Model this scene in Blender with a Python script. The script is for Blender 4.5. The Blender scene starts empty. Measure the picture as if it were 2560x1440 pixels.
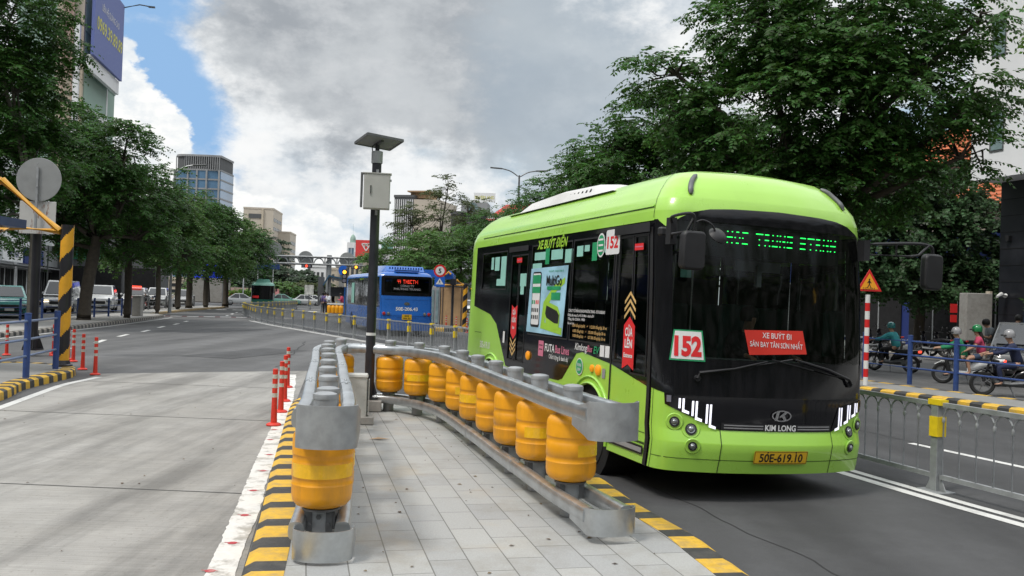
import bpy, bmesh, math, random
import numpy as np
from mathutils import Vector, Matrix
R = math.radians
rng = np.random.default_rng(7); random.seed(7)
scene = bpy.context.scene; COL = scene.collection
# ---------------------------------------------------------------- camera
FPX, CAMH, ROLL, PITCH = 2250.0, 1.8, R(1.9), math.atan(28.6/2250.0)
fw = np.array([0, math.cos(PITCH), math.sin(PITCH)])
_u0 = np.array([0, -math.sin(PITCH), math.cos(PITCH)]); _r0 = np.array([1., 0, 0])
rt = math.cos(ROLL)*_r0+math.sin(ROLL)*_u0; up = -math.sin(ROLL)*_r0+math.cos(ROLL)*_u0
CAM = np.array([0, 0, CAMH])
cd = bpy.data.cameras.new('camera'); cam = bpy.data.objects.new('camera', cd); COL.objects.link(cam)
cd.sensor_width = 36; cd.lens = FPX/2560*36; cd.clip_end = 3000; cd.clip_start = .1
cam.matrix_world = Matrix(((rt[0], up[0], -fw[0], 0), (rt[1], up[1], -fw[1], 0), (rt[2], up[2], -fw[2], CAMH), (0, 0, 0, 1)))
scene.camera = cam
# measured points of the photograph -> places on the ground (G) or at a distance (D)
def ray(x, y): return fw+rt*((x-1280)/FPX)-up*((y-720)/FPX)
def G(x, y, z=0.): d = ray(x, y); return CAM+d*((z-CAMH)/d[2])
def D(x, y, Y): d = ray(x, y); return CAM+d*(Y/d[1])
# ---------------------------------------------------------------- view
scene.view_settings.view_transform = 'Standard'; scene.view_settings.look = 'None'
scene.view_settings.exposure = 0.0; scene.view_settings.gamma = 1.0
scene.render.engine = 'CYCLES'
scene.cycles.max_bounces = 6; scene.cycles.transparent_max_bounces = 10
scene.cycles.use_denoising = True
# ---------------------------------------------------------------- world: real sky with clouds set by direction
SUN_AZ, SUN_EL = R(-128), R(58)
w = bpy.data.worlds.new('World'); scene.world = w; w.use_nodes = True
nt = w.node_tree; nt.nodes.clear(); NN = nt.nodes; LK = nt.links
def nd(t, **k):
    n = NN.new(t)
    for a, b in k.items(): setattr(n, a, b)
    return n
def mth(op, a, b=None, c=None, clamp=False):
    n = nd('ShaderNodeMath', operation=op, use_clamp=clamp)
    for i, v in enumerate((a, b, c)):
        if v is None: continue
        if isinstance(v, (int, float)): n.inputs[i].default_value = v
        else: LK.new(v, n.inputs[i])
    return n.outputs[0]
def smooth(v, lo, hi, a=0., b=1.):
    n = nd('ShaderNodeMapRange', interpolation_type='SMOOTHSTEP'); LK.new(v, n.inputs[0])
    for i, q in zip((1, 2, 3, 4), (lo, hi, a, b)): n.inputs[i].default_value = q
    return n.outputs[0]
def mixc(f, a, b):
    n = nd('ShaderNodeMix', data_type='RGBA')
    if isinstance(f, (int, float)): n.inputs[0].default_value = f
    else: LK.new(f, n.inputs[0])
    for i, v in ((6, a), (7, b)):
        if isinstance(v, tuple): n.inputs[i].default_value = (*v, 1)
        else: LK.new(v, n.inputs[i])
    return n.outputs[2]
tc = nd('ShaderNodeTexCoord'); sp = nd('ShaderNodeSeparateXYZ'); LK.new(tc.outputs['Generated'], sp.inputs[0])
dx, dy, dz = sp.outputs
AZ = mth('MULTIPLY', mth('ARCTAN2', dx, dy), 57.2958); EL = mth('MULTIPLY', mth('ARCSINE', dz), 57.2958)
def noise(sc, det=6, rough=.55, off=0., st=1.6, dist=0.):
    mp = nd('ShaderNodeMapping'); LK.new(tc.outputs['Generated'], mp.inputs[0]); mp.inputs['Location'].default_value = (off, off*.7, off*1.3); mp.inputs['Scale'].default_value = (1, 1, st)
    n = nd('ShaderNodeTexNoise'); LK.new(mp.outputs[0], n.inputs['Vector']); n.inputs['Scale'].default_value = sc; n.inputs['Detail'].default_value = det; n.inputs['Roughness'].default_value = rough; n.inputs['Distortion'].default_value = dist
    return n.outputs['Fac']
n1 = noise(9, 8, .6, 3.1); n2 = noise(22, 8, .62, 9.4); n3 = noise(4.5, 6, .5, 17.2, 2.4); n4 = noise(60, 5, .6, 2.)
wob = mth('ADD', mth('MULTIPLY', mth('SUBTRACT', n1, .5), 13.), mth('MULTIPLY', mth('SUBTRACT', n2, .5), 6.))
wob2 = mth('ADD', wob, mth('MULTIPLY', mth('SUBTRACT', n4, .5), 2.2))
def ell(az, el, ra, re, rot=0., lo=.75, hi=1.1, wb=None, k=.11):
    """soft elliptical region in (azimuth, elevation) degrees with a cloud-like rim"""
    a = mth('SUBTRACT', AZ, az); e = mth('SUBTRACT', EL, el); c, s = math.cos(R(rot)), math.sin(R(rot))
    x = mth('DIVIDE', mth('ADD', mth('MULTIPLY', a, c), mth('MULTIPLY', e, s)), ra)
    y = mth('DIVIDE', mth('SUBTRACT', mth('MULTIPLY', e, c), mth('MULTIPLY', a, s)), re)
    d = mth('SQRT', mth('ADD', mth('MULTIPLY', x, x), mth('MULTIPLY', y, y)))
    d = mth('ADD', d, mth('MULTIPLY', wb or wob, k))
    return smooth(d, lo, hi, 1., 0.)
def fmax(*a):
    r = a[0]
    for b in a[1:]: r = mth('MAXIMUM', r, b)
    return r
sky = nd('ShaderNodeTexSky', sky_type='NISHITA', sun_disc=False, sun_elevation=SUN_EL, sun_rotation=SUN_AZ)
skc = mixc(1., sky.outputs[0], sky.outputs[0])
mulb = nd('ShaderNodeVectorMath', operation='MULTIPLY'); LK.new(sky.outputs[0], mulb.inputs[0]); mulb.inputs[1].default_value = (.055, .062, .078)
blue = mixc(.85, mulb.outputs[0], (.33, .56, .88))
# blue gaps: wedge at upper left, pale gaps at lower centre and right
#SKYBLUE
gap = fmax(ell(-21.2, 12.2, 7.2, 2.7, -54, .58, 1.1, wob2, .10), ell(-23.6, 17.2, 4.6, 3.2, 0, .6, 1.15, wob2, .10))
gap2 = fmax(ell(.6, 8.3, 2.6, 3.4, 20, .3, 1.3), ell(-13, 3.6, 5, 1.6, 8, .3, 1.4), ell(-6.0, 9.5, 2.2, 1.3, 0, .2, 1.3), ell(24, 8, 5, 4))
body = mixc(smooth(n1, .35, .66), (.55, .62, .69), (.93, .95, .96))                   # broken white cloud
body = mixc(mth('MULTIPLY', smooth(n2, .42, .62), .6), body, (.98, .98, .97))
body = mixc(mth('MULTIPLY', gap2, smooth(n2, .75, .3)), body, (.42, .58, .72))
cum = fmax(*[ell(a_, e_, r_, q_, 0, .86, .98, wob2, .10) for a_, e_, r_, q_ in ((-26.3, 11.6, 3.9, 3.8), (-23.8, 8.2, 4.2, 3.8), (-21.2, 4.9, 4.6, 3.5), (-15.5, 3.0, 6.5, 3.2))])                              # bright cumulus heap on the left
grey = ell(-8.4, 15.6, 13.5, 7.8, -8, .72, 1.12, wob2, .075)
gcol = mixc(smooth(n1, .33, .66), (.37, .40, .435), (.58, .61, .635))
gcol = mixc(mth('MULTIPLY', smooth(n2, .45, .7), .5), gcol, (.68, .70, .72))
body = mixc(grey, body, gcol)
body = mixc(mth('MULTIPLY', ell(3.6, 12.5, 7.5, 9, 10, .5, 1.15), .85), body, mixc(smooth(n3, .3, .7), (.40, .47, .54), (.50, .56, .61)))
body = mixc(smooth(EL, 5., 0., 0., .55), body, (.70, .76, .80))
vis = mixc(gap, body, blue)
vis = mixc(cum, vis, mixc(smooth(n2, .34, .6), (.80, .85, .89), (1.03, 1.03, 1.01)))
ov = mixc(smooth(n1, .3, .7), (1.0, 1.06, 1.14), (1.75, 1.78, 1.8))                     # unseen cloud overhead and behind, made brighter to light the scene
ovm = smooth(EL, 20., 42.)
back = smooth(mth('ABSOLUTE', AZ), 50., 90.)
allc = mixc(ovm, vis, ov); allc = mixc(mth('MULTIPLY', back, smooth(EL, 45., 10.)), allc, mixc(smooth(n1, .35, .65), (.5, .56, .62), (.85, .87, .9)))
# street trees and house fronts standing round the junction outside the view, up to about 20 degrees
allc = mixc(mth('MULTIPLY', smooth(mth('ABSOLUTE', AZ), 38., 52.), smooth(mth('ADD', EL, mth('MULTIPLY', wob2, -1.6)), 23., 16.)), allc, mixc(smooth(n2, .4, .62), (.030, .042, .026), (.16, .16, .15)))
allc = mixc(smooth(EL, 0., -4.), allc, (.2, .2, .19))
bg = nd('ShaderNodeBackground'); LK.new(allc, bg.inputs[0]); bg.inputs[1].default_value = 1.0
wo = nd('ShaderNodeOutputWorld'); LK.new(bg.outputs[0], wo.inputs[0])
# ---------------------------------------------------------------- veiled sun
sl = bpy.data.lights.new('sun', 'SUN'); sl.energy = 2.2; sl.angle = R(12); sl.color = (1, .95, .88)
so = bpy.data.objects.new('sun', sl); COL.objects.link(so)
sd = Vector((math.sin(SUN_AZ)*math.cos(SUN_EL), math.cos(SUN_AZ)*math.cos(SUN_EL), math.sin(SUN_EL)))
so.rotation_euler = sd.to_track_quat('Z', 'Y').to_euler()
# ---------------------------------------------------------------- materials
MT = {}
def mat(name, col=(.5, .5, .5), rough=.5, metal=0., var=.12, sc=4., bump=0., bsc=60., coat=0., emit=None, es=1., dirt=0., dcol=(.12, .1, .08), dsc=1.2, trans=0., spec=.5, rnd=0., streak=0., dlo=.5, dhi=.72):
    m = bpy.data.materials.new(name); m.use_nodes = True; n = m.node_tree.nodes; l = m.node_tree.links; b = n['Principled BSDF']
    t = n.new('ShaderNodeTexCoord'); no = n.new('ShaderNodeTexNoise'); no.inputs['Scale'].default_value = sc; no.inputs['Detail'].default_value = 7; no.inputs['Roughness'].default_value = .6
    l.new(t.outputs['Object'], no.inputs['Vector'])
    def mx(f, a, c2, bt='MIX'):
        q = n.new('ShaderNodeMix'); q.data_type = 'RGBA'; q.blend_type = bt
        if isinstance(f, float): q.inputs[0].default_value = f
        else: l.new(f, q.inputs[0])
        for i, v in ((6, a), (7, c2)):
            if isinstance(v, tuple): q.inputs[i].default_value = (*v[:3], 1)
            else: l.new(v, q.inputs[i])
        return q.outputs[2]
    def ramp(v, lo, hi, a=0., b2=1.):
        q = n.new('ShaderNodeMapRange'); l.new(v, q.inputs[0])
        for i, z in zip((1, 2, 3, 4), (lo, hi, a, b2)): q.inputs[i].default_value = z
        return q.outputs[0]
    c = mx(ramp(no.outputs['Fac'], .3, .7), tuple(v*(1-var) for v in col), tuple(min(1, v*(1+var)) for v in col))
    if rnd:
        gi = n.new('ShaderNodeNewGeometry'); hs = n.new('ShaderNodeHueSaturation'); l.new(c, hs.inputs['Color']); l.new(ramp(gi.outputs['Random Per Island'], 0, 1, 1-rnd, 1+rnd), hs.inputs['Value'])
        l.new(ramp(gi.outputs['Random Per Island'], 0, 1, .475, .515), hs.inputs['Hue']); c = hs.outputs[0]
    if dirt:
        mp = n.new('ShaderNodeMapping'); l.new(t.outputs['Object'], mp.inputs[0]); mp.inputs['Scale'].default_value = (1, 1, .25 if streak else 1)
        d = n.new('ShaderNodeTexNoise'); l.new(mp.outputs[0], d.inputs['Vector']); d.inputs['Scale'].default_value = dsc; d.inputs['Detail'].default_value = 9; d.inputs['Roughness'].default_value = .7
        c = mx(ramp(d.outputs['Fac'], dlo, dhi, 0., dirt), c, dcol)
    l.new(c, b.inputs['Base Color'])
    b.inputs['Metallic'].default_value = metal; b.inputs['Coat Weight'].default_value = coat; b.inputs['Coat Roughness'].default_value = .04; b.inputs['Specular IOR Level'].default_value = spec
    l.new(ramp(no.outputs['Fac'], .3, .7, max(.02, rough*.82), min(1, rough*1.18)), b.inputs['Roughness'])
    if bump:
        n2 = n.new('ShaderNodeTexNoise'); l.new(t.outputs['Object'], n2.inputs['Vector']); n2.inputs['Scale'].default_value = bsc; n2.inputs['Detail'].default_value = 4
        bp = n.new('ShaderNodeBump'); bp.inputs['Strength'].default_value = bump; bp.inputs['Distance'].default_value = .01; l.new(n2.outputs['Fac'], bp.inputs['Height']); l.new(bp.outputs[0], b.inputs['Normal'])
    if emit: b.inputs['Emission Color'].default_value = (*emit, 1); b.inputs['Emission Strength'].default_value = es
    if trans: b.inputs['Transmission Weight'].default_value = trans
    MT[name] = m; return m
def glassmat(name, tint, gl=.04):
    m = bpy.data.materials.new(name); m.use_nodes = True; n = m.node_tree.nodes; l = m.node_tree.links; n.clear()
    o = n.new('ShaderNodeOutputMaterial'); tr = n.new('ShaderNodeBsdfTransparent'); g = n.new('ShaderNodeBsdfGlossy'); g.inputs['Roughness'].default_value = gl
    tr.inputs[0].default_value = (*tint, 1); f = n.new('ShaderNodeFresnel'); f.inputs[0].default_value = 1.5; mx = n.new('ShaderNodeMixShader')
    no = n.new('ShaderNodeTexNoise'); no.inputs['Scale'].default_value = 1.3; t = n.new('ShaderNodeTexCoord'); l.new(t.outputs['Object'], no.inputs['Vector'])
    bp = n.new('ShaderNodeBump'); bp.inputs['Strength'].default_value = .25; bp.inputs['Distance'].default_value = .02; l.new(no.outputs['Fac'], bp.inputs['Height']); l.new(bp.outputs[0], g.inputs['Normal'])
    l.new(f.outputs[0], mx.inputs[0]); l.new(tr.outputs[0], mx.inputs[1]); l.new(g.outputs[0], mx.inputs[2]); l.new(mx.outputs[0], o.inputs[0]); MT[name] = m; return m
# ---------------------------------------------------------------- mesh collector
def frame(d, upv=(0, 0, 1)):
    d = np.array(d, float); d /= np.linalg.norm(d)+1e-12; s = np.cross(d, upv)
    if np.linalg.norm(s) < 1e-4: s = np.cross(d, (1, 0, 0))
    s /= np.linalg.norm(s); return d, s, np.cross(s, d)
class MB:
    def __init__(s): s.v = []; s.f = []; s.m = []
    def add(s, vs, fs, m=0):
        o = len(s.v); s.v.extend([tuple(map(float, q)) for q in vs]); s.f.extend([tuple(i+o for i in q) for q in fs]); s.m.extend([m]*len(fs)); return s
    def box(s, c, d, rz=0., m=0, taper=1.):
        x, y, z = (q/2 for q in d); ca, sa = math.cos(rz), math.sin(rz); vs = []
        for k in (-1, 1):
            t = taper if k > 0 else 1.
            for a, b in ((-1, -1), (1, -1), (1, 1), (-1, 1)): X, Y = a*x*t, b*y*t; vs.append((c[0]+X*ca-Y*sa, c[1]+X*sa+Y*ca, c[2]+k*z))
        return s.add(vs, [(3, 2, 1, 0), (4, 5, 6, 7), (0, 1, 5, 4), (1, 2, 6, 5), (2, 3, 7, 6), (3, 0, 4, 7)], m)
    def bar(s, p, q, w, h=None, m=0, upv=(0, 0, 1)):
        h = h or w; p = np.array(p, float); q = np.array(q, float); d, a, b = frame(q-p, upv); vs = []
        for e in (p, q):
            for i, j in ((-1, -1), (1, -1), (1, 1), (-1, 1)): vs.append(e+a*i*w/2+b*j*h/2)
        return s.add(vs, [(3, 2, 1, 0), (4, 5, 6, 7), (0, 1, 5, 4), (1, 2, 6, 5), (2, 3, 7, 6), (3, 0, 4, 7)], m)
    def tube(s, pts, r, n=8, m=0, cap=True):
        pts = [np.array(p, float) for p in pts]; k = len(pts); r = [r]*k if isinstance(r, (int, float)) else r; vs = []; fs = []; pa = None
        for i, p in enumerate(pts):
            d = pts[min(i+1, k-1)]-pts[max(i-1, 0)]; d, a, b = frame(d)
            if pa is not None:
                a = pa-d*np.dot(pa, d)
                if np.linalg.norm(a) < 1e-6: a = frame(d)[1]
                a /= np.linalg.norm(a); b = np.cross(a, d)*-1
            pa = a
            for j in range(n): t = 2*math.pi*j/n; vs.append(p+(a*math.cos(t)+b*math.sin(t))*r[i])
        for i in range(k-1):
            for j in range(n): j2 = (j+1) % n; fs.append((i*n+j, i*n+j2, (i+1)*n+j2, (i+1)*n+j))
        if cap: fs += [tuple(range(n))[::-1], tuple(range((k-1)*n, k*n))]
        return s.add(vs, fs, m)
    def cyl(s, p, q, r, r2=None, n=12, m=0): return s.tube([p, q], [r, r if r2 is None else r2], n, m)
    def lathe(s, prof, c=(0, 0, 0), n=24, m=0, axis=None, cap=True):
        d, a, b = frame(axis) if axis is not None else (np.array((0, 0, 1.)), np.array((1., 0, 0)), np.array((0, 1., 0)))
        c = np.array(c, float); vs = []; fs = []
        for r, z in prof:
            for j in range(n): t = 2*math.pi*j/n; vs.append(c+d*z+(a*math.cos(t)+b*math.sin(t))*max(r, 1e-4))
        for i in range(len(prof)-1):
            for j in range(n): j2 = (j+1) % n; fs.append((i*n+j, i*n+j2, (i+1)*n+j2, (i+1)*n+j))
        if cap: fs += [tuple(range(n))[::-1], tuple(range((len(prof)-1)*n, len(prof)*n))]
        return s.add(vs, fs, m)
    def prism(s, poly, o, ax, ay, az, m=0):
        """poly (a,b) in plane ax,ay extruded by vector az"""
        o, ax, ay, az = (np.array(q, float) for q in (o, ax, ay, az)); n = len(poly)
        vs = [o+ax*a+ay*b for a, b in poly]+[o+ax*a+ay*b+az for a, b in poly]
        fl = [tuple(range(n)), tuple(range(n, 2*n))[::-1]]+[(i, i+n, (i+1) % n+n, (i+1) % n) for i in range(n)]
        if np.dot(np.cross(ax, ay), az) < 0: pass
        else: fl = [f[::-1] for f in fl]
        return s.add(vs, fl, m)
    def slab(s, poly, z0, z1, m=0): return s.prism(poly, (0, 0, z0), (1, 0, 0), (0, 1, 0), (0, 0, z1-z0), m)
    def sweep(s, prof, path, m=0, closed=True, cap=True, mfn=None):
        """profile (lateral right of travel, height) along a path of 3-D points"""
        P = [np.array(p, float) for p in path]; k = len(P); n = len(prof); vs = []
        for i, p in enumerate(P):
            d = P[min(i+1, k-1)]-P[max(i-1, 0)]; d[2] = 0; d /= np.linalg.norm(d)+1e-9; rr = np.array((d[1], -d[0], 0))
            if 0 < i < k-1:
                e = P[i+1]-P[i]; e[2] = 0; e /= np.linalg.norm(e)+1e-9; rr = rr/max(.5, np.dot(d, e))
            for a, b in prof: vs.append(p+rr*a+np.array((0, 0, b)))
        J = n if closed else n-1
        for i in range(k-1):
            fs = [(i*n+j, i*n+(j+1) % n, (i+1)*n+(j+1) % n, (i+1)*n+j) for j in range(J)]
            if i == 0: o = len(s.v); s.v.extend([tuple(map(float, q)) for q in vs])
            s.f.extend([tuple(q+o for q in f) for f in fs]); s.m.extend([mfn(i) if mfn else m]*len(fs))
        if cap and closed: s.f += [tuple(o+j for j in range(n))[::-1], tuple(o+(k-1)*n+j for j in range(n))]; s.m += [m, m]
        return s
    def quad(s, a, b, c, d, m=0): return s.add([a, b, c, d], [(0, 1, 2, 3)], m)
    def text(s, st, size, o, ax, ay, m=0, al='CENTER', bold=0., sx=1., depth=0., fit=None):
        v, f = textmesh(st, bold); v = v.copy()
        if len(v) == 0: return s
        x0, x1 = v[:, 0].min(), v[:, 0].max(); wd = x1-x0
        k = size
        if fit: sx = fit/(wd*size)
        v[:, 0] = (v[:, 0]-(x0+x1)/2 if al == 'CENTER' else v[:, 0]-x0)*k*sx; v[:, 1] = (v[:, 1]-.36)*k
        o, ax, ay = (np.array(q, float) for q in (o, ax, ay)); return s.add([o+ax*a+ay*b for a, b in v], f, m)
    def build(s, name, mats, parent=None, smooth=None, bevel=0., loc=None, seg=1):
        me = bpy.data.meshes.new(name); me.from_pydata(s.v, [], s.f)
        for q in (mats if isinstance(mats, (list, tuple)) else [mats]): me.materials.append(MT[q] if isinstance(q, str) else q)
        me.polygons.foreach_set('material_index', s.m)
        if smooth: me.polygons.foreach_set('use_smooth', [True]*len(s.f)); me.update(); me.set_sharp_from_angle(angle=R(smooth))
        me.update(); o = bpy.data.objects.new(name, me); COL.objects.link(o)
        if parent: o.parent = parent
        if loc is not None: o.location = loc
        if bevel: bv = o.modifiers.new('bevel', 'BEVEL'); bv.width = bevel; bv.segments = seg; bv.limit_method = 'ANGLE'; bv.angle_limit = R(50)
        return o
_tx = {}
def textmesh(st, bold=0.):
    k = (st, bold)
    if k not in _tx:
        cu = bpy.data.curves.new('t', 'FONT'); cu.body = st; cu.size = 1; cu.resolution_u = 3; cu.offset = bold; cu.fill_mode = 'FRONT'; cu.dimensions = '2D'
        o = bpy.data.objects.new('t', cu); COL.objects.link(o); me = bpy.data.meshes.new_from_object(o.evaluated_get(bpy.context.evaluated_depsgraph_get()))
        v = np.array([q.co[:2] for q in me.vertices]).reshape(-1, 2); f = [tuple(p.vertices) for p in me.polygons]
        bpy.data.meshes.remove(me); bpy.data.objects.remove(o); bpy.data.curves.remove(cu); _tx[k] = (v, f)
    return _tx[k]
# ---------------------------------------------------------------- things
def thing(name, label, cat, loc=(0, 0, 0), rz=0., group=None):
    o = bpy.data.objects.new(name, None); COL.objects.link(o); o.empty_display_size = .2; o.location = tuple(map(float, loc)); o.rotation_euler = (0, 0, rz); o['label'] = label; o['category'] = cat
    if group: o['group'] = group
    return o
def tag(o, label, cat, group=None):
    o['label'] = label; o['category'] = cat
    if group: o['group'] = group
    return o
def struct(o, kind='structure'): o['kind'] = kind; return o
def dup(root, loc, rz=None, label=None, group=None):
    r = root.copy(); COL.objects.link(r); r.location = tuple(map(float, loc))
    if rz is not None: r.rotation_euler = (0, 0, rz)
    if label: r['label'] = label
    if group: r['group'] = group
    def rec(a, b):
        for ch in list(a.children):
            c = ch.copy(); COL.objects.link(c); c.parent = b; rec(ch, c)
    rec(root, r); return r
def smoothpath(P, n=12):
    """Catmull-Rom through points"""
    P = [np.array(p, float) for p in P]; Q = [2*P[0]-P[1]]+P+[2*P[-1]-P[-2]]; out = []
    for i in range(1, len(Q)-2):
        for t in np.linspace(0, 1, n, endpoint=False):
            a, b, c, d = Q[i-1:i+3]; out.append(.5*((2*b)+(c-a)*t+(2*a-5*b+4*c-d)*t*t+(3*b-3*c+d-a)*t**3))
    out.append(P[-1]); return out
def resample(P, step):
    P = np.array(P, float); s = np.concatenate([[0], np.cumsum(np.linalg.norm(P[1:]-P[:-1], axis=1))]); n = max(1, round(s[-1]/step)); t = np.linspace(0, s[-1], n+1)
    return [np.array([np.interp(x, s, P[:, k]) for k in range(P.shape[1])]) for x in t]
def offs(P, d):
    P = [np.array(p, float) for p in P]; out = []
    for i, p in enumerate(P):
        e = P[min(i+1, len(P)-1)]-P[max(i-1, 0)]; e = e/np.linalg.norm(e[:2]); q = p.copy(); q[0] += e[1]*d; q[1] -= e[0]*d; out.append(q)
    return out
# ---------------------------------------------------------------- palette
def tile_mat():
    m = mat('paving_tile', (.355, .36, .355), .8, var=.16, sc=90, bump=.3, bsc=220, dirt=.6, dcol=(.25, .235, .20), dsc=2.2, dlo=.48, dhi=.7); n = m.node_tree.nodes; l = m.node_tree.links; b = n['Principled BSDF']
    src = b.inputs['Base Color'].links[0].from_socket; t = n.new('ShaderNodeTexCoord'); mp = n.new('ShaderNodeMapping'); l.new(t.outputs['Object'], mp.inputs[0]); mp.inputs['Rotation'].default_value = (0, 0, R(77-180)); mp.inputs['Location'].default_value = (.13, .07, 0)
    br = n.new('ShaderNodeTexBrick'); l.new(mp.outputs[0], br.inputs[0]); br.inputs['Scale'].default_value = 1; br.inputs['Brick Width'].default_value = .5; br.inputs['Row Height'].default_value = .25; br.inputs['Mortar Size'].default_value = .0045; br.inputs['Mortar Smooth'].default_value = .1
    br.inputs['Color1'].default_value = (.90, .905, .91, 1); br.inputs['Color2'].default_value = (1.06, 1.05, 1.02, 1); br.inputs['Mortar'].default_value = (.42, .41, .39, 1)
    q = n.new('ShaderNodeMix'); q.data_type = 'RGBA'; q.blend_type = 'MULTIPLY'; q.inputs[0].default_value = 1; l.new(src, q.inputs[6]); l.new(br.outputs[0], q.inputs[7])
    w2 = n.new('ShaderNodeTexNoise'); l.new(t.outputs['Object'], w2.inputs['Vector']); w2.inputs['Scale'].default_value = 1.6; w2.inputs['Detail'].default_value = 3
    r2 = n.new('ShaderNodeMapRange'); l.new(w2.outputs['Fac'], r2.inputs[0]); r2.inputs[1].default_value = .58; r2.inputs[2].default_value = .72; r2.inputs[4].default_value = .45
    q2 = n.new('ShaderNodeMix'); q2.data_type = 'RGBA'; l.new(r2.outputs[0], q2.inputs[0]); l.new(q.outputs[2], q2.inputs[6]); q2.inputs[7].default_value = (.40, .34, .25, 1)
    l.new(q2.outputs[2], b.inputs['Base Color'])
tile_mat()
def concrete_bay():
    m = mat('bay_concrete', (.34, .332, .312), .9, var=.13, sc=2.2, bump=.35, bsc=90); n = m.node_tree.nodes; l = m.node_tree.links; b = n['Principled BSDF']; t = n.new('ShaderNodeTexCoord')
    src = b.inputs['Base Color'].links[0].from_socket
    def noise(scale, rot, sxy, lo, hi, a, bb, det=6):
        mp = n.new('ShaderNodeMapping'); l.new(t.outputs['Object'], mp.inputs[0]); mp.inputs['Rotation'].default_value = (0, 0, R(rot)); mp.inputs['Scale'].default_value = (sxy[0], sxy[1], 1)
        z = n.new('ShaderNodeTexNoise'); l.new(mp.outputs[0], z.inputs['Vector']); z.inputs['Scale'].default_value = scale; z.inputs['Detail'].default_value = det; z.inputs['Roughness'].default_value = .65
        r = n.new('ShaderNodeMapRange'); l.new(z.outputs['Fac'], r.inputs[0])
        for i, v in zip((1, 2, 3, 4), (lo, hi, a, bb)): r.inputs[i].default_value = v
        return r.outputs[0]
    def mul(c, f, col):
        q = n.new('ShaderNodeMix'); q.data_type = 'RGBA'; q.blend_type = 'MULTIPLY'; l.new(f, q.inputs[0]); l.new(c, q.inputs[6]); q.inputs[7].default_value = (*col, 1); return q.outputs[2]
    c = mul(src, noise(1.1, -12, (1.3, .14), .45, .62, 0, .8), (.50, .50, .50))     # tyre tracks along the lane
    c = mul(c, noise(9, -12, (.12, 5), .42, .62, 0, .38, 3), (.62, .61, .6))         # brushed grooves across the lane
    c = mul(c, noise(.5, -12, (1, .5), .42, .58, 0, .7), (.76, .75, .73))
    c = mul(c, noise(26, 0, (1, 1), .62, .7, 0, .5, 2), (.6, .58, .55))
    l.new(c, b.inputs['Base Color'])
concrete_bay()
def asphalt(name, col):
    m = mat(name, col, .85, var=.12, sc=1.2, bump=.5, bsc=160, dirt=.5, dcol=tuple(v*1.5 for v in col), dsc=1.1, dlo=.46, dhi=.66); n = m.node_tree.nodes; l = m.node_tree.links; b = n['Principled BSDF']
    src = b.inputs['Base Color'].links[0].from_socket; t = n.new('ShaderNodeTexCoord'); mp = n.new('ShaderNodeMapping'); l.new(t.outputs['Object'], mp.inputs[0]); mp.inputs['Rotation'].default_value = (0, 0, R(-17)); mp.inputs['Scale'].default_value = (1, .07, 1)
    z = n.new('ShaderNodeTexNoise'); l.new(mp.outputs[0], z.inputs['Vector']); z.inputs['Scale'].default_value = .9; z.inputs['Detail'].default_value = 4
    r = n.new('ShaderNodeMapRange'); l.new(z.outputs['Fac'], r.inputs[0]); r.inputs[1].default_value = .4; r.inputs[2].default_value = .65; r.inputs[3].default_value = .78; r.inputs[4].default_value = 1.18
    q = n.new('ShaderNodeVectorMath'); q.operation = 'SCALE'; l.new(src, q.inputs[0]); l.new(r.outputs[0], q.inputs['Scale']); l.new(q.outputs[0], b.inputs['Base Color'])
asphalt('asphalt', (.105, .106, .107)); asphalt('asphalt_dark', (.055, .056, .058))
mat('road_white', (.62, .62, .60), .75, var=.08, sc=30, dirt=.55, dcol=(.2, .2, .19), dsc=3.)
mat('peeling_white', (.66, .65, .62), .75, var=.08, sc=20, dirt=.85, dcol=(.32, .305, .27), dsc=4., dlo=.5, dhi=.6)
mat('mark_red', (.42, .05, .06), .8, dirt=.6, dcol=(.5, .45, .42), dsc=8)
mat('kerb_yellow', (.66, .40, .035), .65, var=.14, sc=14, dirt=.6, dcol=(.26, .21, .13), dsc=6, bump=.5, dlo=.47, dhi=.68)
mat('kerb_black', (.042, .042, .041), .7, var=.25, sc=14, dirt=.5, dcol=(.14, .13, .11), dsc=5, bump=.3)
mat('kerb_concrete', (.30, .28, .25), .85, var=.15, sc=10, dirt=.5, bump=.3)
mat('kerb_tan', (.33, .24, .12), .85, var=.15, sc=10, dirt=.5)
mat('pavement_grey', (.25, .25, .24), .85, var=.12, sc=6, bump=.3, dirt=.4, dsc=1.)
mat('pavement_light', (.36, .355, .34), .85, var=.1, sc=3, dirt=.5, dcol=(.2, .19, .17))
mat('galv', (.52, .545, .56), .34, metal=.85, var=.16, sc=7, dirt=.35, dcol=(.30, .31, .32), dsc=6, bump=.06, bsc=30)
mat('galv_dull', (.34, .355, .365), .5, metal=.4, var=.16, sc=9, dirt=.4, dcol=(.2, .2, .2), dsc=8)
mat('galv_dark', (.16, .165, .17), .55, metal=.6, var=.25, sc=12, dirt=.3)
mat('drum', (.80, .345, .006), .42, var=.10, sc=5, dirt=.55, dcol=(.42, .20, .03), dsc=5., coat=.12, streak=1)
mat('sheet_yellow', (.88, .50, .015), .25, var=.12, sc=14, dirt=.35, dcol=(.6, .33, .03), dsc=9, coat=.3); mat('rubber', (.02, .02, .021), .8, var=.2)
mat('pole_black', (.017, .018, .024), .42, var=.2, sc=6, coat=.2)
mat('box_grey', (.42, .42, .395), .45, var=.05, sc=6, dirt=.25, dcol=(.25, .25, .23), streak=1)
mat('cab_white', (.52, .52, .49), .6, var=.06, sc=14, dirt=.6, dcol=(.25, .235, .2), dsc=7)
mat('concrete', (.33, .32, .30), .85, var=.15, sc=8, dirt=.4, bump=.3)
mat('solar', (.10, .11, .13), .25, var=.1, coat=.4)
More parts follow.
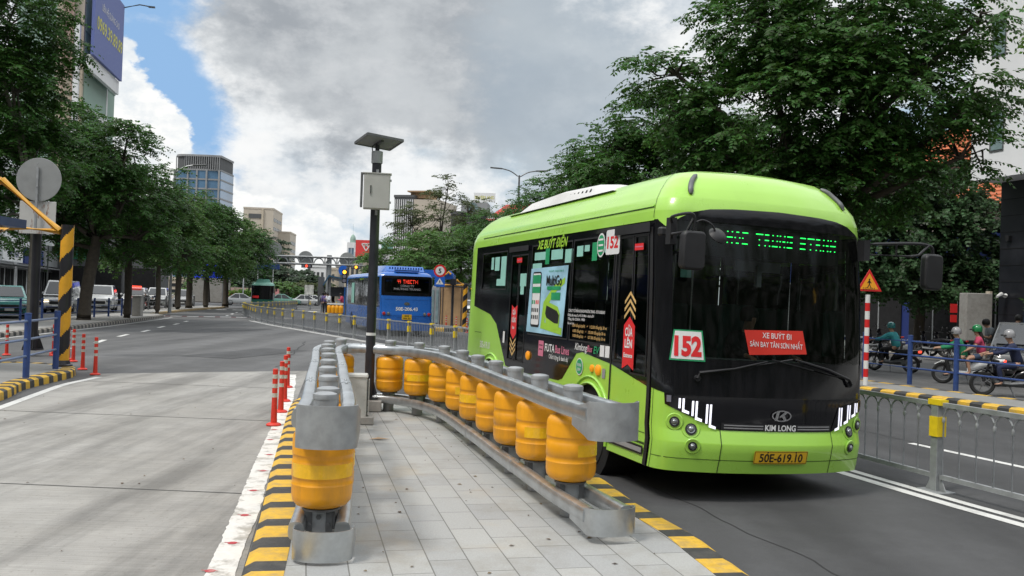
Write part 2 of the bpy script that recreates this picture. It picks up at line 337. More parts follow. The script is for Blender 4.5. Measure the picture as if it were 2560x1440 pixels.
mat('red_post', (.62, .035, .018), .5, var=.12, sc=12, dirt=.3, dcol=(.3, .08, .05), dsc=7)
mat('reflect_strip', (.50, .50, .44), .35, var=.15, sc=30, dirt=.4)
mat('blue_paint', (.020, .055, .20), .45, var=.18, sc=8, dirt=.3, dcol=(.08, .09, .12), dsc=5, coat=.2)
mat('yellow_paint', (.72, .36, .02), .45, var=.1, sc=6, dirt=.3, dcol=(.45, .26, .08), dsc=4, coat=.2)
mat('black_paint', (.016, .016, .02), .4, var=.2, coat=.2)
mat('sign_back', (.34, .35, .35), .5, metal=.3, var=.06, sc=4, dirt=.2)
mat('rust_board', (.50, .50, .48), .6, var=.05, sc=6, dirt=.95, dcol=(.20, .07, .025), dsc=5.5, streak=1, dlo=.53, dhi=.6)
mat('white_paint', (.72, .72, .70), .5, var=.05, dirt=.2)
mat('sign_red', (.62, .02, .02), .4, var=.05); mat('sign_orange', (.85, .36, .02), .4, var=.05); mat('sign_blue', (.015, .12, .55), .4, var=.05); mat('sign_black', (.01, .01, .01), .5)
mat('yellow_tape', (.85, .62, .02), .35, var=.1, sc=12, dirt=.2)
# bus
mat('lime', (.36, .66, .085), .3, var=.03, sc=2, dirt=.14, dcol=(.22, .38, .08), dsc=2.5, coat=.45, spec=.5)
mat('bus_black', (.006, .006, .008), .09, var=.2, coat=.25, spec=.42)
mat('trim_black', (.015, .015, .017), .5, var=.2)
mat('seam', (.03, .06, .01), .6); mat('mint_film', (.30, .60, .52), .4, var=.06); mat('white_film', (.75, .75, .75), .4, var=.03); mat('red_film', (.70, .025, .03), .4, var=.04)
mat('gold_film', (.65, .42, .16), .4); mat('green_film', (.02, .30, .12), .4); mat('lime_film', (.35, .62, .05), .4); mat('pink_film', (.62, .18, .28), .4); mat('poster_blue', (.34, .58, .72), .4, var=.25, sc=2.5)
mat('chrome', (.62, .62, .63), .14, metal=1., var=.05); mat('mid_grey', (.28, .28, .29), .45); mat('plate_yellow', (.78, .47, .02), .45, var=.04)
mat('lamp_white', (.8, .8, .85), .3, emit=(.86, .86, 1.0), es=1.0); mat('lamp_off', (.16, .16, .2), .25, coat=.5); mat('lamp_glass', (.3, .32, .33), .12, metal=.7, var=.3, sc=40)
mat('led_green', (.02, .4, .1), .5, emit=(.02, .95, .12), es=4); mat('led_red', (.5, .03, .03), .5, emit=(1., .05, .03), es=5); mat('led_panel', (.003, .008, .005), .3)
mat('lamp_amber', (.75, .25, .01), .3, emit=(1., .45, .02), es=.25); mat('amber_lit', (.9, .4, .02), .3, emit=(1., .42, .03), es=3.); mat('tail_lit', (.8, .03, .02), .3, emit=(1., .06, .03), es=2.5); mat('tail_red', (.45, .02, .02), .3, coat=.5)
mat('headlit', (.9, .8, .6), .3, emit=(1., .85, .55), es=2.5)
mat('interior', (.26, .27, .28), .7, var=.2); mat('seat_fabric', (.04, .09, .08), .8, var=.3); mat('grabrail', (.45, .45, .45), .3, metal=.8)
mat('banner_red', (.66, .035, .02), .45, var=.05)
mat('ac_white', (.60, .60, .58), .5, var=.04, dirt=.2)
glassmat('bus_glass', (.38, .45, .42)); glassmat('wind_glass', (.56, .62, .60)); glassmat('car_glass', (.10, .12, .12))
mat('bus_blue', (.018, .135, .50), .28, var=.04, sc=2, coat=.6, dirt=.12, dcol=(.1, .14, .25)); mat('bus_blue_dk', (.008, .05, .22), .4, coat=.3)
mat('bus_green', (.012, .12, .085), .3, var=.05, coat=.6); mat('bus_green_lt', (.18, .42, .34), .3, coat=.5)
mat('tyre', (.018, .018, .018), .85, var=.2, bump=.3, bsc=120); mat('rim', (.22, .22, .23), .4, metal=.6)
# cars
for k, c in dict(teal=(.10, .38, .36), white=(.66, .67, .67), dark=(.03, .035, .04), silver=(.42, .43, .44), red=(.45, .03, .03), green_car=(.18, .40, .33)).items(): mat('car_'+k, c, .28, var=.04, coat=.7, dirt=.1)
# greenery
def leafmat(name, col, rnd=.45):
    m = mat(name, col, .5, var=.32, sc=.55, rnd=rnd, spec=.3); n = m.node_tree.nodes; l = m.node_tree.links; b = n['Principled BSDF']; o = n['Material Output']
    tr = n.new('ShaderNodeBsdfTranslucent'); hs = n.new('ShaderNodeHueSaturation'); hs.inputs['Value'].default_value = 1.4; hs.inputs['Hue'].default_value = .485; l.new(b.inputs['Base Color'].links[0].from_socket, hs.inputs['Color']); l.new(hs.outputs[0], tr.inputs[0])
    mx = n.new('ShaderNodeMixShader'); mx.inputs[0].default_value = .36; l.new(b.outputs[0], mx.inputs[1]); l.new(tr.outputs[0], mx.inputs[2]); l.new(mx.outputs[0], o.inputs[0])
leafmat('leaf', (.040, .108, .020), .6); leafmat('leaf_lush', (.062, .135, .030)); leafmat('leaf_dark', (.050, .105, .042), .6); leafmat('leaf_olive', (.070, .095, .035)); leafmat('leaf_bright', (.12, .24, .035)); leafmat('leaf_far', (.045, .075, .042))
mat('bark', (.075, .062, .048), .9, var=.35, sc=7, bump=.8, bsc=26, dirt=.4, dcol=(.14, .13, .10)); mat('bark_pale', (.13, .12, .10), .9, var=.3, sc=5, bump=.6, bsc=20, dirt=.3)
# facades
for k, c in dict(cream=(.55, .48, .38), beige=(.56, .50, .42), white=(.82, .83, .84), grey=(.30, .31, .32), dgrey=(.10, .105, .11), teal=(.16, .33, .28), pink=(.45, .33, .28), tan=(.40, .27, .16), bluew=(.02, .14, .46), greenb=(.015, .16, .09), navy=(.012, .03, .16), brown=(.12, .09, .07), greenlt=(.30, .42, .36)).items(): mat('wall_'+k, c, .75, var=.06, sc=.4, dirt=.3, dcol=tuple(v*.6 for v in c), dsc=.3, streak=1)
mat('win_dark', (.025, .03, .035), .15, coat=.5, var=.3, sc=.3); mat('win_blue', (.13, .24, .38), .12, var=.3, sc=.05, coat=.6, metal=.2); mat('win_pale', (.22, .30, .31), .15, var=.2, coat=.4)
mat('roof_tile', (.48, .13, .05), .8, var=.2, sc=3, dirt=.4, dcol=(.2, .08, .04), dsc=2); mat('roof_red', (.55, .03, .04), .6, dirt=.2); mat('black_tile', (.014, .015, .019), .35, var=.3, sc=1.5)
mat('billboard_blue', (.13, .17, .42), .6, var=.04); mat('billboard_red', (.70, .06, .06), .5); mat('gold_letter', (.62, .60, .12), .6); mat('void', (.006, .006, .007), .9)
mat('skin', (.42, .24, .16), .55, var=.08); mat('hair', (.012, .010, .009), .6, var=.3)
for k, c in dict(teal=(.05, .33, .36), green=(.02, .22, .10), pink=(.52, .06, .13), navy=(.015, .022, .06), grey=(.22, .24, .26), denim=(.035, .06, .11), white=(.62, .65, .70), purple=(.12, .09, .24), black=(.012, .012, .013), beige=(.42, .33, .25), mint=(.10, .38, .22)).items(): mat('cloth_'+k, c, .85, var=.18, sc=9, bump=.4, bsc=30)
mat('helmet_teal', (.03, .22, .22), .25, coat=.6); mat('helmet_green', (.01, .20, .06), .25, coat=.6); mat('helmet_grey', (.28, .28, .29), .3, coat=.5)
# ================================================================ SETTING
asphalt('patch', (.070, .071, .073))
def poly_obj(name, pts, z, m, z0=None, kind='structure'):
    b = MB(); b.slab([tuple(p[:2]) for p in pts], z if z0 is None else z0, z) if z0 is not None else b.add([(p[0], p[1], z) for p in pts], [tuple(range(len(pts)))])
    return struct(b.build(name, m), kind)
def ccw(p):
    a = sum(p[i-1][0]*p[i][1]-p[i][0]*p[i-1][1] for i in range(len(p))); return p if a > 0 else p[::-1]
KW = .26                                          # kerb width
def kerb(path, period=.53, duty=.42, h=.15, mats=('kerb_yellow', 'kerb_black'), inner=1, w=KW, slope=.07, half=None):
    """path runs along the road edge; inner=1: island lies to the right of travel"""
    P = resample([(p[0], p[1], 0) for p in path], .05) if len(mats) > 1 else resample([(p[0], p[1], 0) for p in path], .5)
    prof = [(0, -.05), (.012*inner, h*.8), (slope*inner, h), (w*inner, h), (w*inner, -.05)]
    if inner < 0: prof = prof[::-1]
    b = MB(); st = .05; b.sweep(prof, P, mfn=(lambda i: 1 if (i*st) % period < period*duty else 0) if len(mats) > 1 else None)
    return struct(b.build('kerb', list(mats), smooth=40))
def line(name, path, w, m='road_white', z=.008, step=.6):
    P = resample([(p[0], p[1], 0) for p in path], step); L = offs(P, -w/2); Rr = offs(P, w/2); b = MB()
    for i in range(len(P)-1): b.add([(*L[i][:2], z), (*Rr[i][:2], z), (*Rr[i+1][:2], z), (*L[i+1][:2], z)], [(0, 1, 2, 3)])
    return struct(b.build(name, m))
poly_obj('ground', [(-900, -60), (900, -60), (900, 1500), (-900, 1500)], -.06, 'pavement_grey')
poly_obj('road', [(-60, -20), (40, -20), (40, 60), (10, 140), (-20, 260), (-120, 260), (-110, 120), (-60, 60)], 0, 'asphalt')
# darker lane of the station beside the paved island
poly_obj('bus_lane', [(1.4, -5), (8.6, -5), (6.4, 12), (3.0, 22), (-.4, 30), (-6.8, 41), (-15.2, 54.6), (-17, 74), (-12, 74), (-6, 56), (3, 40), (6.5, 24), (6.2, 24), (-1.6, 28.8), (-4.4, 20.6), (-3.2, 14.8)][:0] or [(-3.2, 14.9), (.4, 10), (2.6, -6), (12, -6), (9.3, 15.7), (6.8, 22), (2, 34), (-3.5, 46), (-8, 60), (-16.4, 60), (-15.2, 54.4), (-10.2, 44.6), (-4.7, 33), (-3.2, 30), (-2.6, 20)], .004, 'asphalt_dark')
CK = smoothpath([(-.45, -1), (-.98, 2), (-1.62, 5.7), (-2.21, 8.44), (-2.68, 10.67), (-3.22, 13.3), (-3.32, 14.3), (-3.02, 15.0), (-2.4, 15.2), (-1.65, 14.6), (-.85, 13.3), (-.2, 11.9), (.45, 10.2), (.86, 8.94), (1.09, 7.72), (1.26, 7.09), (1.41, 6.55), (1.49, 6.04), (1.66, 5), (2.1, 2), (2.5, -1)], 10)
kerb(CK)
CI = offs(CK, KW-.005)
struct(MB().slab([(p[0], p[1]) for p in CI], -.05, .146).build('paved_island', 'paving_tile'))
# concrete stopping bay on the left
poly_obj('concrete_bay', ccw([(-10, -8), (-6.6, 9.0), (-7.35, 13.2), (-8.35, 18.4), (-6.5, 19.6), (-4.62, 20.7), (-3.6, 15.4), (-2.6, 10.3), (-1.5, 5), (0, -3), (0, -8)]), .004, 'bay_concrete')
b = MB()
for y in (3.5, 7.92, 12.4, 16.6):
    b.quad((-8.3, y+.3, .0065), (-1.0, y, .0065), (-1.0, y+.02, .0065), (-8.3, y+.32, .0065))
struct(b.build('bay_joints', 'kerb_black'))
# peeling white line beside the kerb, with red survey marks
b = MB(); P = resample(smoothpath([(-.75, 0, 0), (-1.77, 5.68, 0), (-2.62, 9.9, 0), (-3.28, 13.2, 0), (-4.1, 16.9, 0), (-4.72, 19.6, 0)]), .06)
rr = np.random.default_rng(3); wl = rr.normal(0, .004, len(P)); wr = rr.normal(0, .02, len(P)); wr = np.convolve(wr, np.ones(9)/9, 'same')*1.2
for i in range(len(P)-1):
    q = [offs(P[i:i+2], -.10+wl[i])[0], offs(P[i:i+2], .09+wr[i])[0], offs(P[i:i+2], .09+wr[i+1])[1], offs(P[i:i+2], -.10+wl[i+1])[1]]; b.add([(*v[:2], .009) for v in q], [(0, 1, 2, 3)])
struct(b.build('road_line', 'peeling_white'))
b = MB()
for y, x in ((5.75, -1.86), (6.4, -1.92), (7.2, -2.07), (8.1, -2.26), (9.0, -2.42), (9.9, -2.6), (10.9, -2.86), (11.7, -3.02)):
    b.lathe([(.035, .0115), (.03, .012)], (x+.0, y, 0), 9); b.add([(x-.06, y+.004, .0112), (x+.05, y-.003, .0112), (x+.05, y+.009, .0112), (x-.06, y+.014, .0112)], [(0, 1, 2, 3)])
struct(b.build('road_marks', 'mark_red'))
line('road_line', [(-6.6, 9.5), (-7.28, 12.94), (-8.0, 16.2), (-8.05, 17.7)], .14)
# dashes of the far lane, crosswalk, long lines
for k, ((x0, y0), (x1, y1)) in enumerate([((-13.0, 28.3), (-13.5, 30.0)), ((-14.0, 32.2), (-14.4, 33.9)), ((-14.8, 36.2), (-15.2, 37.9)), ((-15.8, 40.4), (-16.2, 42.1)), ((-16.6, 44.4), (-17.0, 46.1)), ((-17.6, 48.6), (-18.0, 50.2)), ((-12.2, 24.3), (-12.5, 25.6)), ((-19.6, 62), (-20.1, 64)), ((-20.8, 67), (-21.3, 69)), ((-22, 72), (-22.5, 74)), ((-17.3, 60), (-17.6, 62)), ((-18.6, 66), (-19, 68))]): line('lane_dash', [(x0, y0), (x1, y1)], .17)
b = MB()
for t in np.linspace(0, 1, 11)[:-1]:
    x = -23.5+9*t; y = 56.2+5.2*t; b.quad((x, y, .009), (x+.62, y+.35, .009), (x+.2, y+1.7, .009), (x-.42, y+1.35, .009))
    x = -30+12*t; y = 78+8*t; b.quad((x, y, .009), (x+.75, y+.5, .009), (x+.3, y+2.4, .009), (x-.45, y+1.9, .009))
struct(b.build('crosswalk', 'road_white')); struct(MB().add([(-24.3, 55.6, .006), (-14.6, 61, .006), (-15.1, 62.8, .006), (-24.8, 57.4, .006)], [(0, 1, 2, 3)]).build('crosswalk_paint', mat('pink_road', (.20, .10, .10), .85, dirt=.6)))
FENCE = smoothpath([(6.0, 4.6, 0), (4.69, 8.15, 0), (4.33, 9.2, 0), (3.1, 13.2, 0), (.9, 20.3, 0), (-1.11, 26.4, 0), (-2.54, 29.5, 0), (-3.8, 31.8, 0), (-5.1, 34.2, 0), (-6.6, 37, 0), (-8.5, 40.6, 0), (-10.4, 44.2, 0), (-12.4, 47.9, 0), (-15.3, 54.0, 0)], 8)
line('road_line', offs(FENCE, -.36), .13, z=.009); line('road_line', [p for p in offs(FENCE, -.16)], .11, z=.0095)
line('road_line', [(3.9, 4.2), (9.5, 5.2)], .1)
line('road_line', [(5.55, 12.4), (6.3, 10.3)], .12); line('road_line', [(3.6, 19), (4.4, 16.4)], .12)
line('road_line', offs(smoothpath([(-16.0, 24, 0), (-16.9, 31, 0), (-17.6, 36, 0), (-18.5, 41.7, 0), (-20, 50, 0), (-21, 55, 0)]), .3), .12)
rg = np.random.default_rng(4)
for (x0_, y0_, x1_, y1_, w0) in ((2.6, 5.2, .9, 10.6, .014), (3.3, 6.0, 5.0, 5.6, .012), (-9, 24, -4.5, 27, .03), (-12, 30, -9, 42, .035), (-5.5, 21.5, -7.5, 33, .03), (6.2, 10.5, 4.0, 18, .02)):
    n_ = 22; P_ = []
    for k in range(n_+1): f = k/n_; P_.append((x0_+(x1_-x0_)*f+rg.normal(0, .035), y0_+(y1_-y0_)*f+rg.normal(0, .035), 0))
    line('road_crack', P_, w0, 'rubber', z=.0065, step=.15)
for (x_, y_, a_, l_, w_) in ((-7.5, 26, -14, 4.5, 1.6), (3.6, 12.5, -18, 3.2, .9), (-13, 40, -16, 6, 2)):
    c_, s_ = math.cos(R(a_)), math.sin(R(a_)); poly_obj('road_patch', [(x_+c_*u-s_*v, y_+s_*u+c_*v) for u, v in ((-w_/2, -l_/2), (w_/2, -l_/2), (w_/2, l_/2), (-w_/2, l_/2))], .0055, 'patch')
# right traffic island
IR = smoothpath([(13.5, 6, 0), (11.0, 11.8, 0), (9.15, 15.98, 0), (8.53, 17.81, 0), (7.62, 19.75, 0), (6.3, 23.4, 0), (4.2, 30, 0), (1.6, 38, 0), (-1.6, 48, 0), (-2.6, 52, 0)], 10)
kerb(IR, inner=1, period=.62, duty=.46)
IRb = [(p[0]+ (1.55 if p[1] < 30 else 2.4), p[1]+.55, 0) for p in IR]
kerb(IRb[::-1], inner=1, period=.62, duty=.46)
struct(MB().slab(ccw([(p[0], p[1]) for p in offs(IR, KW-.01)]+[(p[0], p[1]) for p in offs(IRb, -KW+.01)][::-1]), -.05, .147).build('traffic_island', 'pavement_grey'))
# far-side pavement on the right
SR = [(30, 3, 0), (22, 21.5, 0), (18.4, 31.5, 0), (16.2, 36.5, 0), (11, 50, 0), (2, 78, 0)]
SRs = smoothpath(SR, 5); kerb(SRs, inner=1, mats=('kerb_concrete',)); struct(MB().slab(ccw([(p[0], p[1]) for p in offs(SRs, KW-.01)]+[(30, 80), (60, 60), (60, 3)]), -.05, .147).build('pavement', 'pavement_light'))
line('road_line', offs(SRs, -.5), .12)
# left island of the bus stop
IL = smoothpath([(-6.6, 6, 0), (-7.2, 10.5, 0), (-7.71, 13.68, 0), (-8.17, 15.21, 0), (-8.36, 16.6, 0), (-8.5, 17.6, 0), (-9.0, 18.6, 0), (-9.7, 18.9, 0)], 8); kerb(IL[::-1], inner=1, period=.42, duty=.5)
kerb([(-12.2, 10, 0), (-11.8, 15, 0), (-11.2, 18.2, 0), (-10.4, 19.0, 0), (-9.65, 18.92, 0)], inner=1, period=.42, duty=.5)
struct(MB().slab(ccw([(p[0], p[1]) for p in offs(IL, -KW+.01)]+[(-10.3, 18.7), (-11.3, 17.8), (-11.9, 15), (-12.1, 6)]), -.05, .147).build('stop_island', 'pavement_grey'))
# left pavement with the street trees
K1 = smoothpath([(-15.9, 24, 0), (-16.9, 31, 0), (-17.6, 36, 0), (-18.6, 41.7, 0), (-20.2, 50, 0), (-21.4, 55.5, 0), (-22.6, 57.5, 0)], 8); kerb(K1[::-1], inner=1, period=.5, duty=.5, mats=('kerb_concrete', 'kerb_black'))
struct(MB().slab(ccw([(p[0], p[1]) for p in offs(K1, -KW+.01)]+[(-24.4, 56), (-23.5, 50), (-22.2, 42), (-20.6, 31), (-19.8, 24)]), -.05, .147).build('pavement', 'pavement_light'))
K2 = smoothpath([(-23.2, 58.5, 0), (-24.6, 65, 0), (-26.5, 76, 0), (-28.2, 88, 0), (-29.2, 91.5, 0), (-30.6, 92, 0)], 8); kerb(K2[::-1], inner=1, mats=('kerb_tan',))
struct(MB().slab(ccw([(p[0], p[1]) for p in offs(K2, -KW+.01)]+[(-31.4, 90), (-28.8, 76), (-26.4, 62), (-25.2, 58)]), -.05, .147).build('pavement', 'pavement_light'))
# island of the bus station in the middle
MI = [(-1.55, 50), (-2.0, 48.2), (-3.4, 47.4), (-4.9, 48.4), (-6.6, 54), (-11, 68), (-16, 82), (-12.5, 82), (-7.5, 68), (-3, 56)]
struct(MB().slab(ccw([(x, y) for x, y in MI]), -.05, .16).build('station_island', 'pavement_grey'))
kerb(smoothpath([(-11, 68.3, 0), (-6.7, 54.4, 0), (-5.0, 48.3, 0), (-4.2, 47.3, 0), (-2.9, 47.1, 0), (-1.7, 47.9, 0), (-1.35, 50, 0)], 8), inner=-1, period=1.0, duty=.5, h=.2, w=.12)
# ================================================================ ROLLER BARRIER
ISL = .15
Lc = [(-1.15, 5.62), (-1.24, 6.2), (-1.42, 7.1), (-1.60, 7.95), (-1.77, 8.8), (-1.96, 9.75), (-2.15, 10.65), (-2.33, 11.5), (-2.47, 12.3), (-2.43, 12.95)]
Rc = [(-1.72, 12.95), (-1.27, 12.6), (-.87, 11.95), (-.58, 11.1), (-.36, 10.25), (-.14, 9.42), (.06, 8.62), (.27, 7.85), (.50, 6.98), (.72, 6.3)]
posts = [(-1.19, 5.86)]+Lc[1:]+[(p[0], p[1]) for p in Rc[:-1]]
ctr = smoothpath([(*p, 0) for p in Lc+Rc], 6)
rb = thing('roller_barrier', 'horseshoe safety barrier of galvanised rails and orange rollers on the paved island', 'roller barrier', (0, 0, ISL))
oval = lambda w, h, k=10: [(w*math.copysign(abs(math.cos(t))**.62, math.cos(t)), h*math.copysign(abs(math.sin(t))**.62, math.sin(t))) for t in np.linspace(0, 2*math.pi, k, endpoint=False)]
for z, hh, hw in ((.868, .062, .052), (.170, .057, .048)):
    for sd_ in (-1, 1):
        P = [(p[0], p[1], z) for p in offs(ctr, sd_*.142)]
        b = MB(); b.sweep(oval(hw, hh, 14), P)
        # splice sleeves and bolts
        Q = resample(P, 2.0)
        for q in Q[1:-1]:
            i = int(np.argmin([np.hypot(q[0]-p[0], q[1]-p[1]) for p in P])); d = np.array(P[min(i+1, len(P)-1)])-np.array(P[max(i-1, 0)]); d /= np.linalg.norm(d)
            b.sweep(oval(hw+.003, hh+.003, 14), [np.array(P[i])-d*.05, np.array(P[i])+d*.05])
            for e in (-.16, -.09, .09, .16): b.lathe([(.012, 0), (.012, .008), (.004, .012)], np.array(P[i])+d*e+np.array((0, 0, hh-.004)), 7)
        b.build('top_rail' if z > .5 else 'bottom_rail', 'galv', rb, smooth=35)
def end_plate(c, dirv, z0, z1, name='end_plate', w=.19, flare=True):
    """U-shaped plate wrapped round the rail ends, open to the back"""
    d = np.array((*dirv, 0.)); d /= np.linalg.norm(d); s = np.array((d[1], -d[0], 0)); c = np.array((*c, 0.)); b = MB()
    pl = [(-w, .34), (-w, .12)]+[(-w*math.cos(t), -w*.62*math.sin(t)+.06) for t in np.linspace(0, math.pi, 17)]+[(w, .12), (w, .34)]; n = len(pl); zm = (z0+z1)/2; vs = []; fs = []
    for t in (0, .006):
        for k, (a, e) in enumerate(pl):
            sc = (w-t)/w; hh = (z1-z0)/2*(.5 if k in (0, n-1) else .85 if k in (1, n-2) else 1)
            P0 = c+s*a*sc+d*(e+(t if 1 < k < n-2 else 0)); vs += [P0+np.array((0, 0, zm-hh)), P0+np.array((0, 0, zm+hh))]
    N = 2*n
    for k in range(n-1):
        a = 2*k; fs += [(a, a+2, a+3, a+1), (N+a, N+a+1, N+a+3, N+a+2), (a+1, a+3, N+a+3, N+a+1), (a, N+a, N+a+2, a+2)]
    fs += [(0, 1, N+1, N), (2*n-2, N+2*n-2, N+2*n-1, 2*n-1)]
    b.add(vs, fs); b.build(name, 'galv_dull' if z0 > .5 else 'galv', rb, smooth=50)
for c, dv in (((-1.11, 5.52), (-.11, 1)), ((.755, 6.22), (-.36, 1))):
    end_plate(c, dv, .70, .965); end_plate(c, dv, .015 if c[0] < 0 else .05, .20 if c[0] < 0 else .235, w=.185)
# rollers and posts: one of each built, the rest copied
pm = MB(); pm.lathe([(.075, 0), (.075, .965)], n=20); post0 = pm.build('post', 'galv_dull', rb, smooth=40, loc=(*posts[0], 0))
MB().lathe([(.079, .965), (.080, .988), (.077, .998), (.05, 1.008), (.002, 1.013)], n=20).build('post_cap', 'galv_dull', post0, smooth=50)
dm = MB(); dm.lathe([(.10, .27), (.13, .275), (.172, .29), (.196, .318), (.204, .36), (.204, .42), (.206, .425), (.206, .427), (.2015, .431), (.2015, .468), (.206, .472), (.206, .57), (.2015, .575), (.2015, .612), (.206, .616), (.206, .622), (.2055, .715), (.199, .742), (.180, .766), (.14, .782), (.09, .79)], n=36)
drum0 = dm.build('roller', 'drum', rb, smooth=50, loc=(*posts[0], 0))
for r_, z_ in ((.13, .255), (.09, .793)): MB().lathe([(r_, z_), (r_, z_+.014)], n=20).build('bearing_ring', 'galv_dark', drum0)
b = MB(); n_ = 18
for i in range(n_): t0_, t1_ = (R(-150+i*8), R(-142+i*8)); b.add([(.2072*math.cos(t0_), .2072*math.sin(t0_), .478), (.2072*math.cos(t1_), .2072*math.sin(t1_), .478), (.2072*math.cos(t1_), .2072*math.sin(t1_), .566), (.2072*math.cos(t0_), .2072*math.sin(t0_), .566)], [(0, 1, 2, 3)])
b.build('reflective_sheet', 'sheet_yellow', drum0, smooth=60)
br0 = MB(); br0.box((0, 0, .20), (.20, .10, .13)); br0.box((0, -.055, .20), (.17, .012, .16))
for sx in (-.06, .06): br0.lathe([(.013, 0), (.013, .012)], (sx, -.062, .17), 6, axis=(0, -1, 0))
br0.lathe([(.018, 0), (.018, .014)], (0, -.062, .215), 6, axis=(0, -1, 0)); brk0 = br0.build('bracket', 'galv_dark', rb, loc=(*posts[0], 0))
drum0.scale = (.955, .955, 1)
for i, p in enumerate(posts[1:]):
    for src in (post0, drum0, brk0):
        c = src.copy(); COL.objects.link(c); c.parent = rb; c.location = (*p, 0)
        a = np.array(posts[max(i, 0)]); e = np.array(posts[min(i+2, len(posts)-1)]); dd = e-a; c.rotation_euler = (0, 0, math.atan2(dd[1], dd[0])-math.pi/2 if src is brk0 else random.uniform(0, 6))
        for ch in src.children: g = ch.copy(); COL.objects.link(g); g.parent = c
# ================================================================ PEDESTAL CABINET, SOLAR POLE
cb = thing('cable_cabinet', 'weathered white plastic cable cabinet on a concrete block at the foot of the black pole', 'cabinet', (-1.94, 11.55, ISL), R(8))
MB().box((0.05, 0, .05), (.34, .30, .10)).build('base_block', 'concrete', cb, bevel=.01)
b = MB(); b.box((-.02, -.01, .35), (.29, .24, .54)); b.build('body', 'cab_white', cb, bevel=.008)
MB().box((-.02, -.01, .615), (.32, .27, .04), taper=.92).build('lid', 'cab_white', cb, bevel=.008)
b = MB(); b.box((.115, .01, .33), (.045, .17, .44))
for z in (.16, .24, .32, .4, .48): b.box((.132, -.06, z), (.03, .04, .018))
b.build('hinge_side', 'galv_dark', cb); b = MB(); b.box((.15, -.03, .34), (.012, .1, .46)); b.build('side_panel', 'cab_white', cb)
b = MB(); b.box((-.01, -.1225, .50), (.09, .004, .035)); b.build('label_frame', 'box_grey', cb)
sp_ = thing('solar_pole', 'tall black pole with a solar panel on top and a pale grey control box', 'pole', (-1.99, 12.85, ISL), R(8))
MB().box((.02, 0, .08), (.33, .34, .16)).build('base_block', 'concrete', sp_, bevel=.012)
b = MB(); b.lathe([(.068, .18), (.066, 3.57)], n=24); b.box((0, 0, .19), (.26, .26, .02)); 
for a in (0, 1.57, 3.14, 4.71): b.prism([(.06, 0), (.125, 0), (.062, .22)], (0, 0, .2), (math.cos(a), math.sin(a), 0), (0, 0, 1), (-math.sin(a)*.012, math.cos(a)*.012, 0))
for a in (.78, 2.35, 3.93, 5.5): b.cyl((.15*math.cos(a), .15*math.sin(a), .18), (.15*math.cos(a), .15*math.sin(a), .25), .012, n=6, m=1)
pl = b.build('pole', ['pole_black', 'galv_dull'], sp_, smooth=40)
MB().lathe([(.0685, 1.07), (.0685, 1.11)], n=20).build('sticker', 'white_paint', sp_)
bx = MB(); bx.box((.015, -.13, 2.70), (.37, .14, .50)); bx = bx.build('control_box', 'box_grey', sp_, bevel=.006)
b = MB(); b.box((.015, -.205, 2.70), (.35, .012, .48)); dr = b.build('door', 'box_grey', bx, bevel=.003); b = MB(); b.box((-.07, -.217, 2.72), (.018, .015, .12)); b.cyl((-.07, -.211, 2.64), (-.07, -.218, 2.64), .007, n=8); b.build('handle', 'chrome', dr, bevel=.002)
b = MB(); b.box((.015, -.13, 2.953), (.40, .18, .014)); b.build('box_lid', 'box_grey', bx); b = MB(); [b.box((.207, -.17, z), (.02, .03, .03)) for z in (2.55, 2.86)]; [b.box((.015, -.06, z), (.035, .03, .07)) for z in (2.41, 2.99)]; b.build('lug', 'galv_dull', bx)
b = MB(); b.box((-.20, -.10, 2.72), (.03, .16, .48)); b.build('back_plate', 'galv_dark', bx)
b = MB(); b.lathe([(.078, 3.12), (.08, 3.13), (.08, 3.28), (.078, 3.29)], n=24)
b.build('collar', 'galv_dull', sp_, smooth=50)
b = MB(); b.lathe([(.03, 3.27), (.03, 3.40)], n=12); b.build('neck', 'pole_black', sp_)
pn = MB(); c0 = np.array((0.02, -.02, 3.42)); ax = np.array((.90, .40, -.06)); ay = np.array((-.42, .88, -.17)); az = np.array((-.04, .20, .95))
pn.prism([(-.27, -.22), (.27, -.22), (.27, .22), (-.27, .22)], c0, ax, ay, az*.025); p1 = pn.build('solar_panel', mat('panel_back', (.16, .165, .17), .6, var=.1), sp_)
pn = MB()
for a, bb in (((-.275, -.225), (.275, -.225)), ((.275, -.225), (.275, .225)), ((.275, .225), (-.275, .225)), ((-.275, .225), (-.275, -.225))): pn.bar(c0+ax*a[0]+ay*a[1]+az*.008, c0+ax*bb[0]+ay*bb[1]+az*.008, .02, .036)
pn.bar(c0-ay*.12-az*.02, c0+ay*.12-az*.02, .04, .03); pn.build('panel_frame', 'galv_dark', p1)
MB().tube(smoothpath([c0+(-.04, 0, -.02), c0+(-.09, -.02, -.07), c0+(-.08, 0, -.15), c0+(-.05, 0, -.2)], 4), .008, 5).build('cable', 'rubber', sp_)
for ch in sp_.children:
    if ch.name.split('.')[0] in ('control_box', 'collar', 'neck', 'solar_panel', 'cable'): ch.location.z += .41
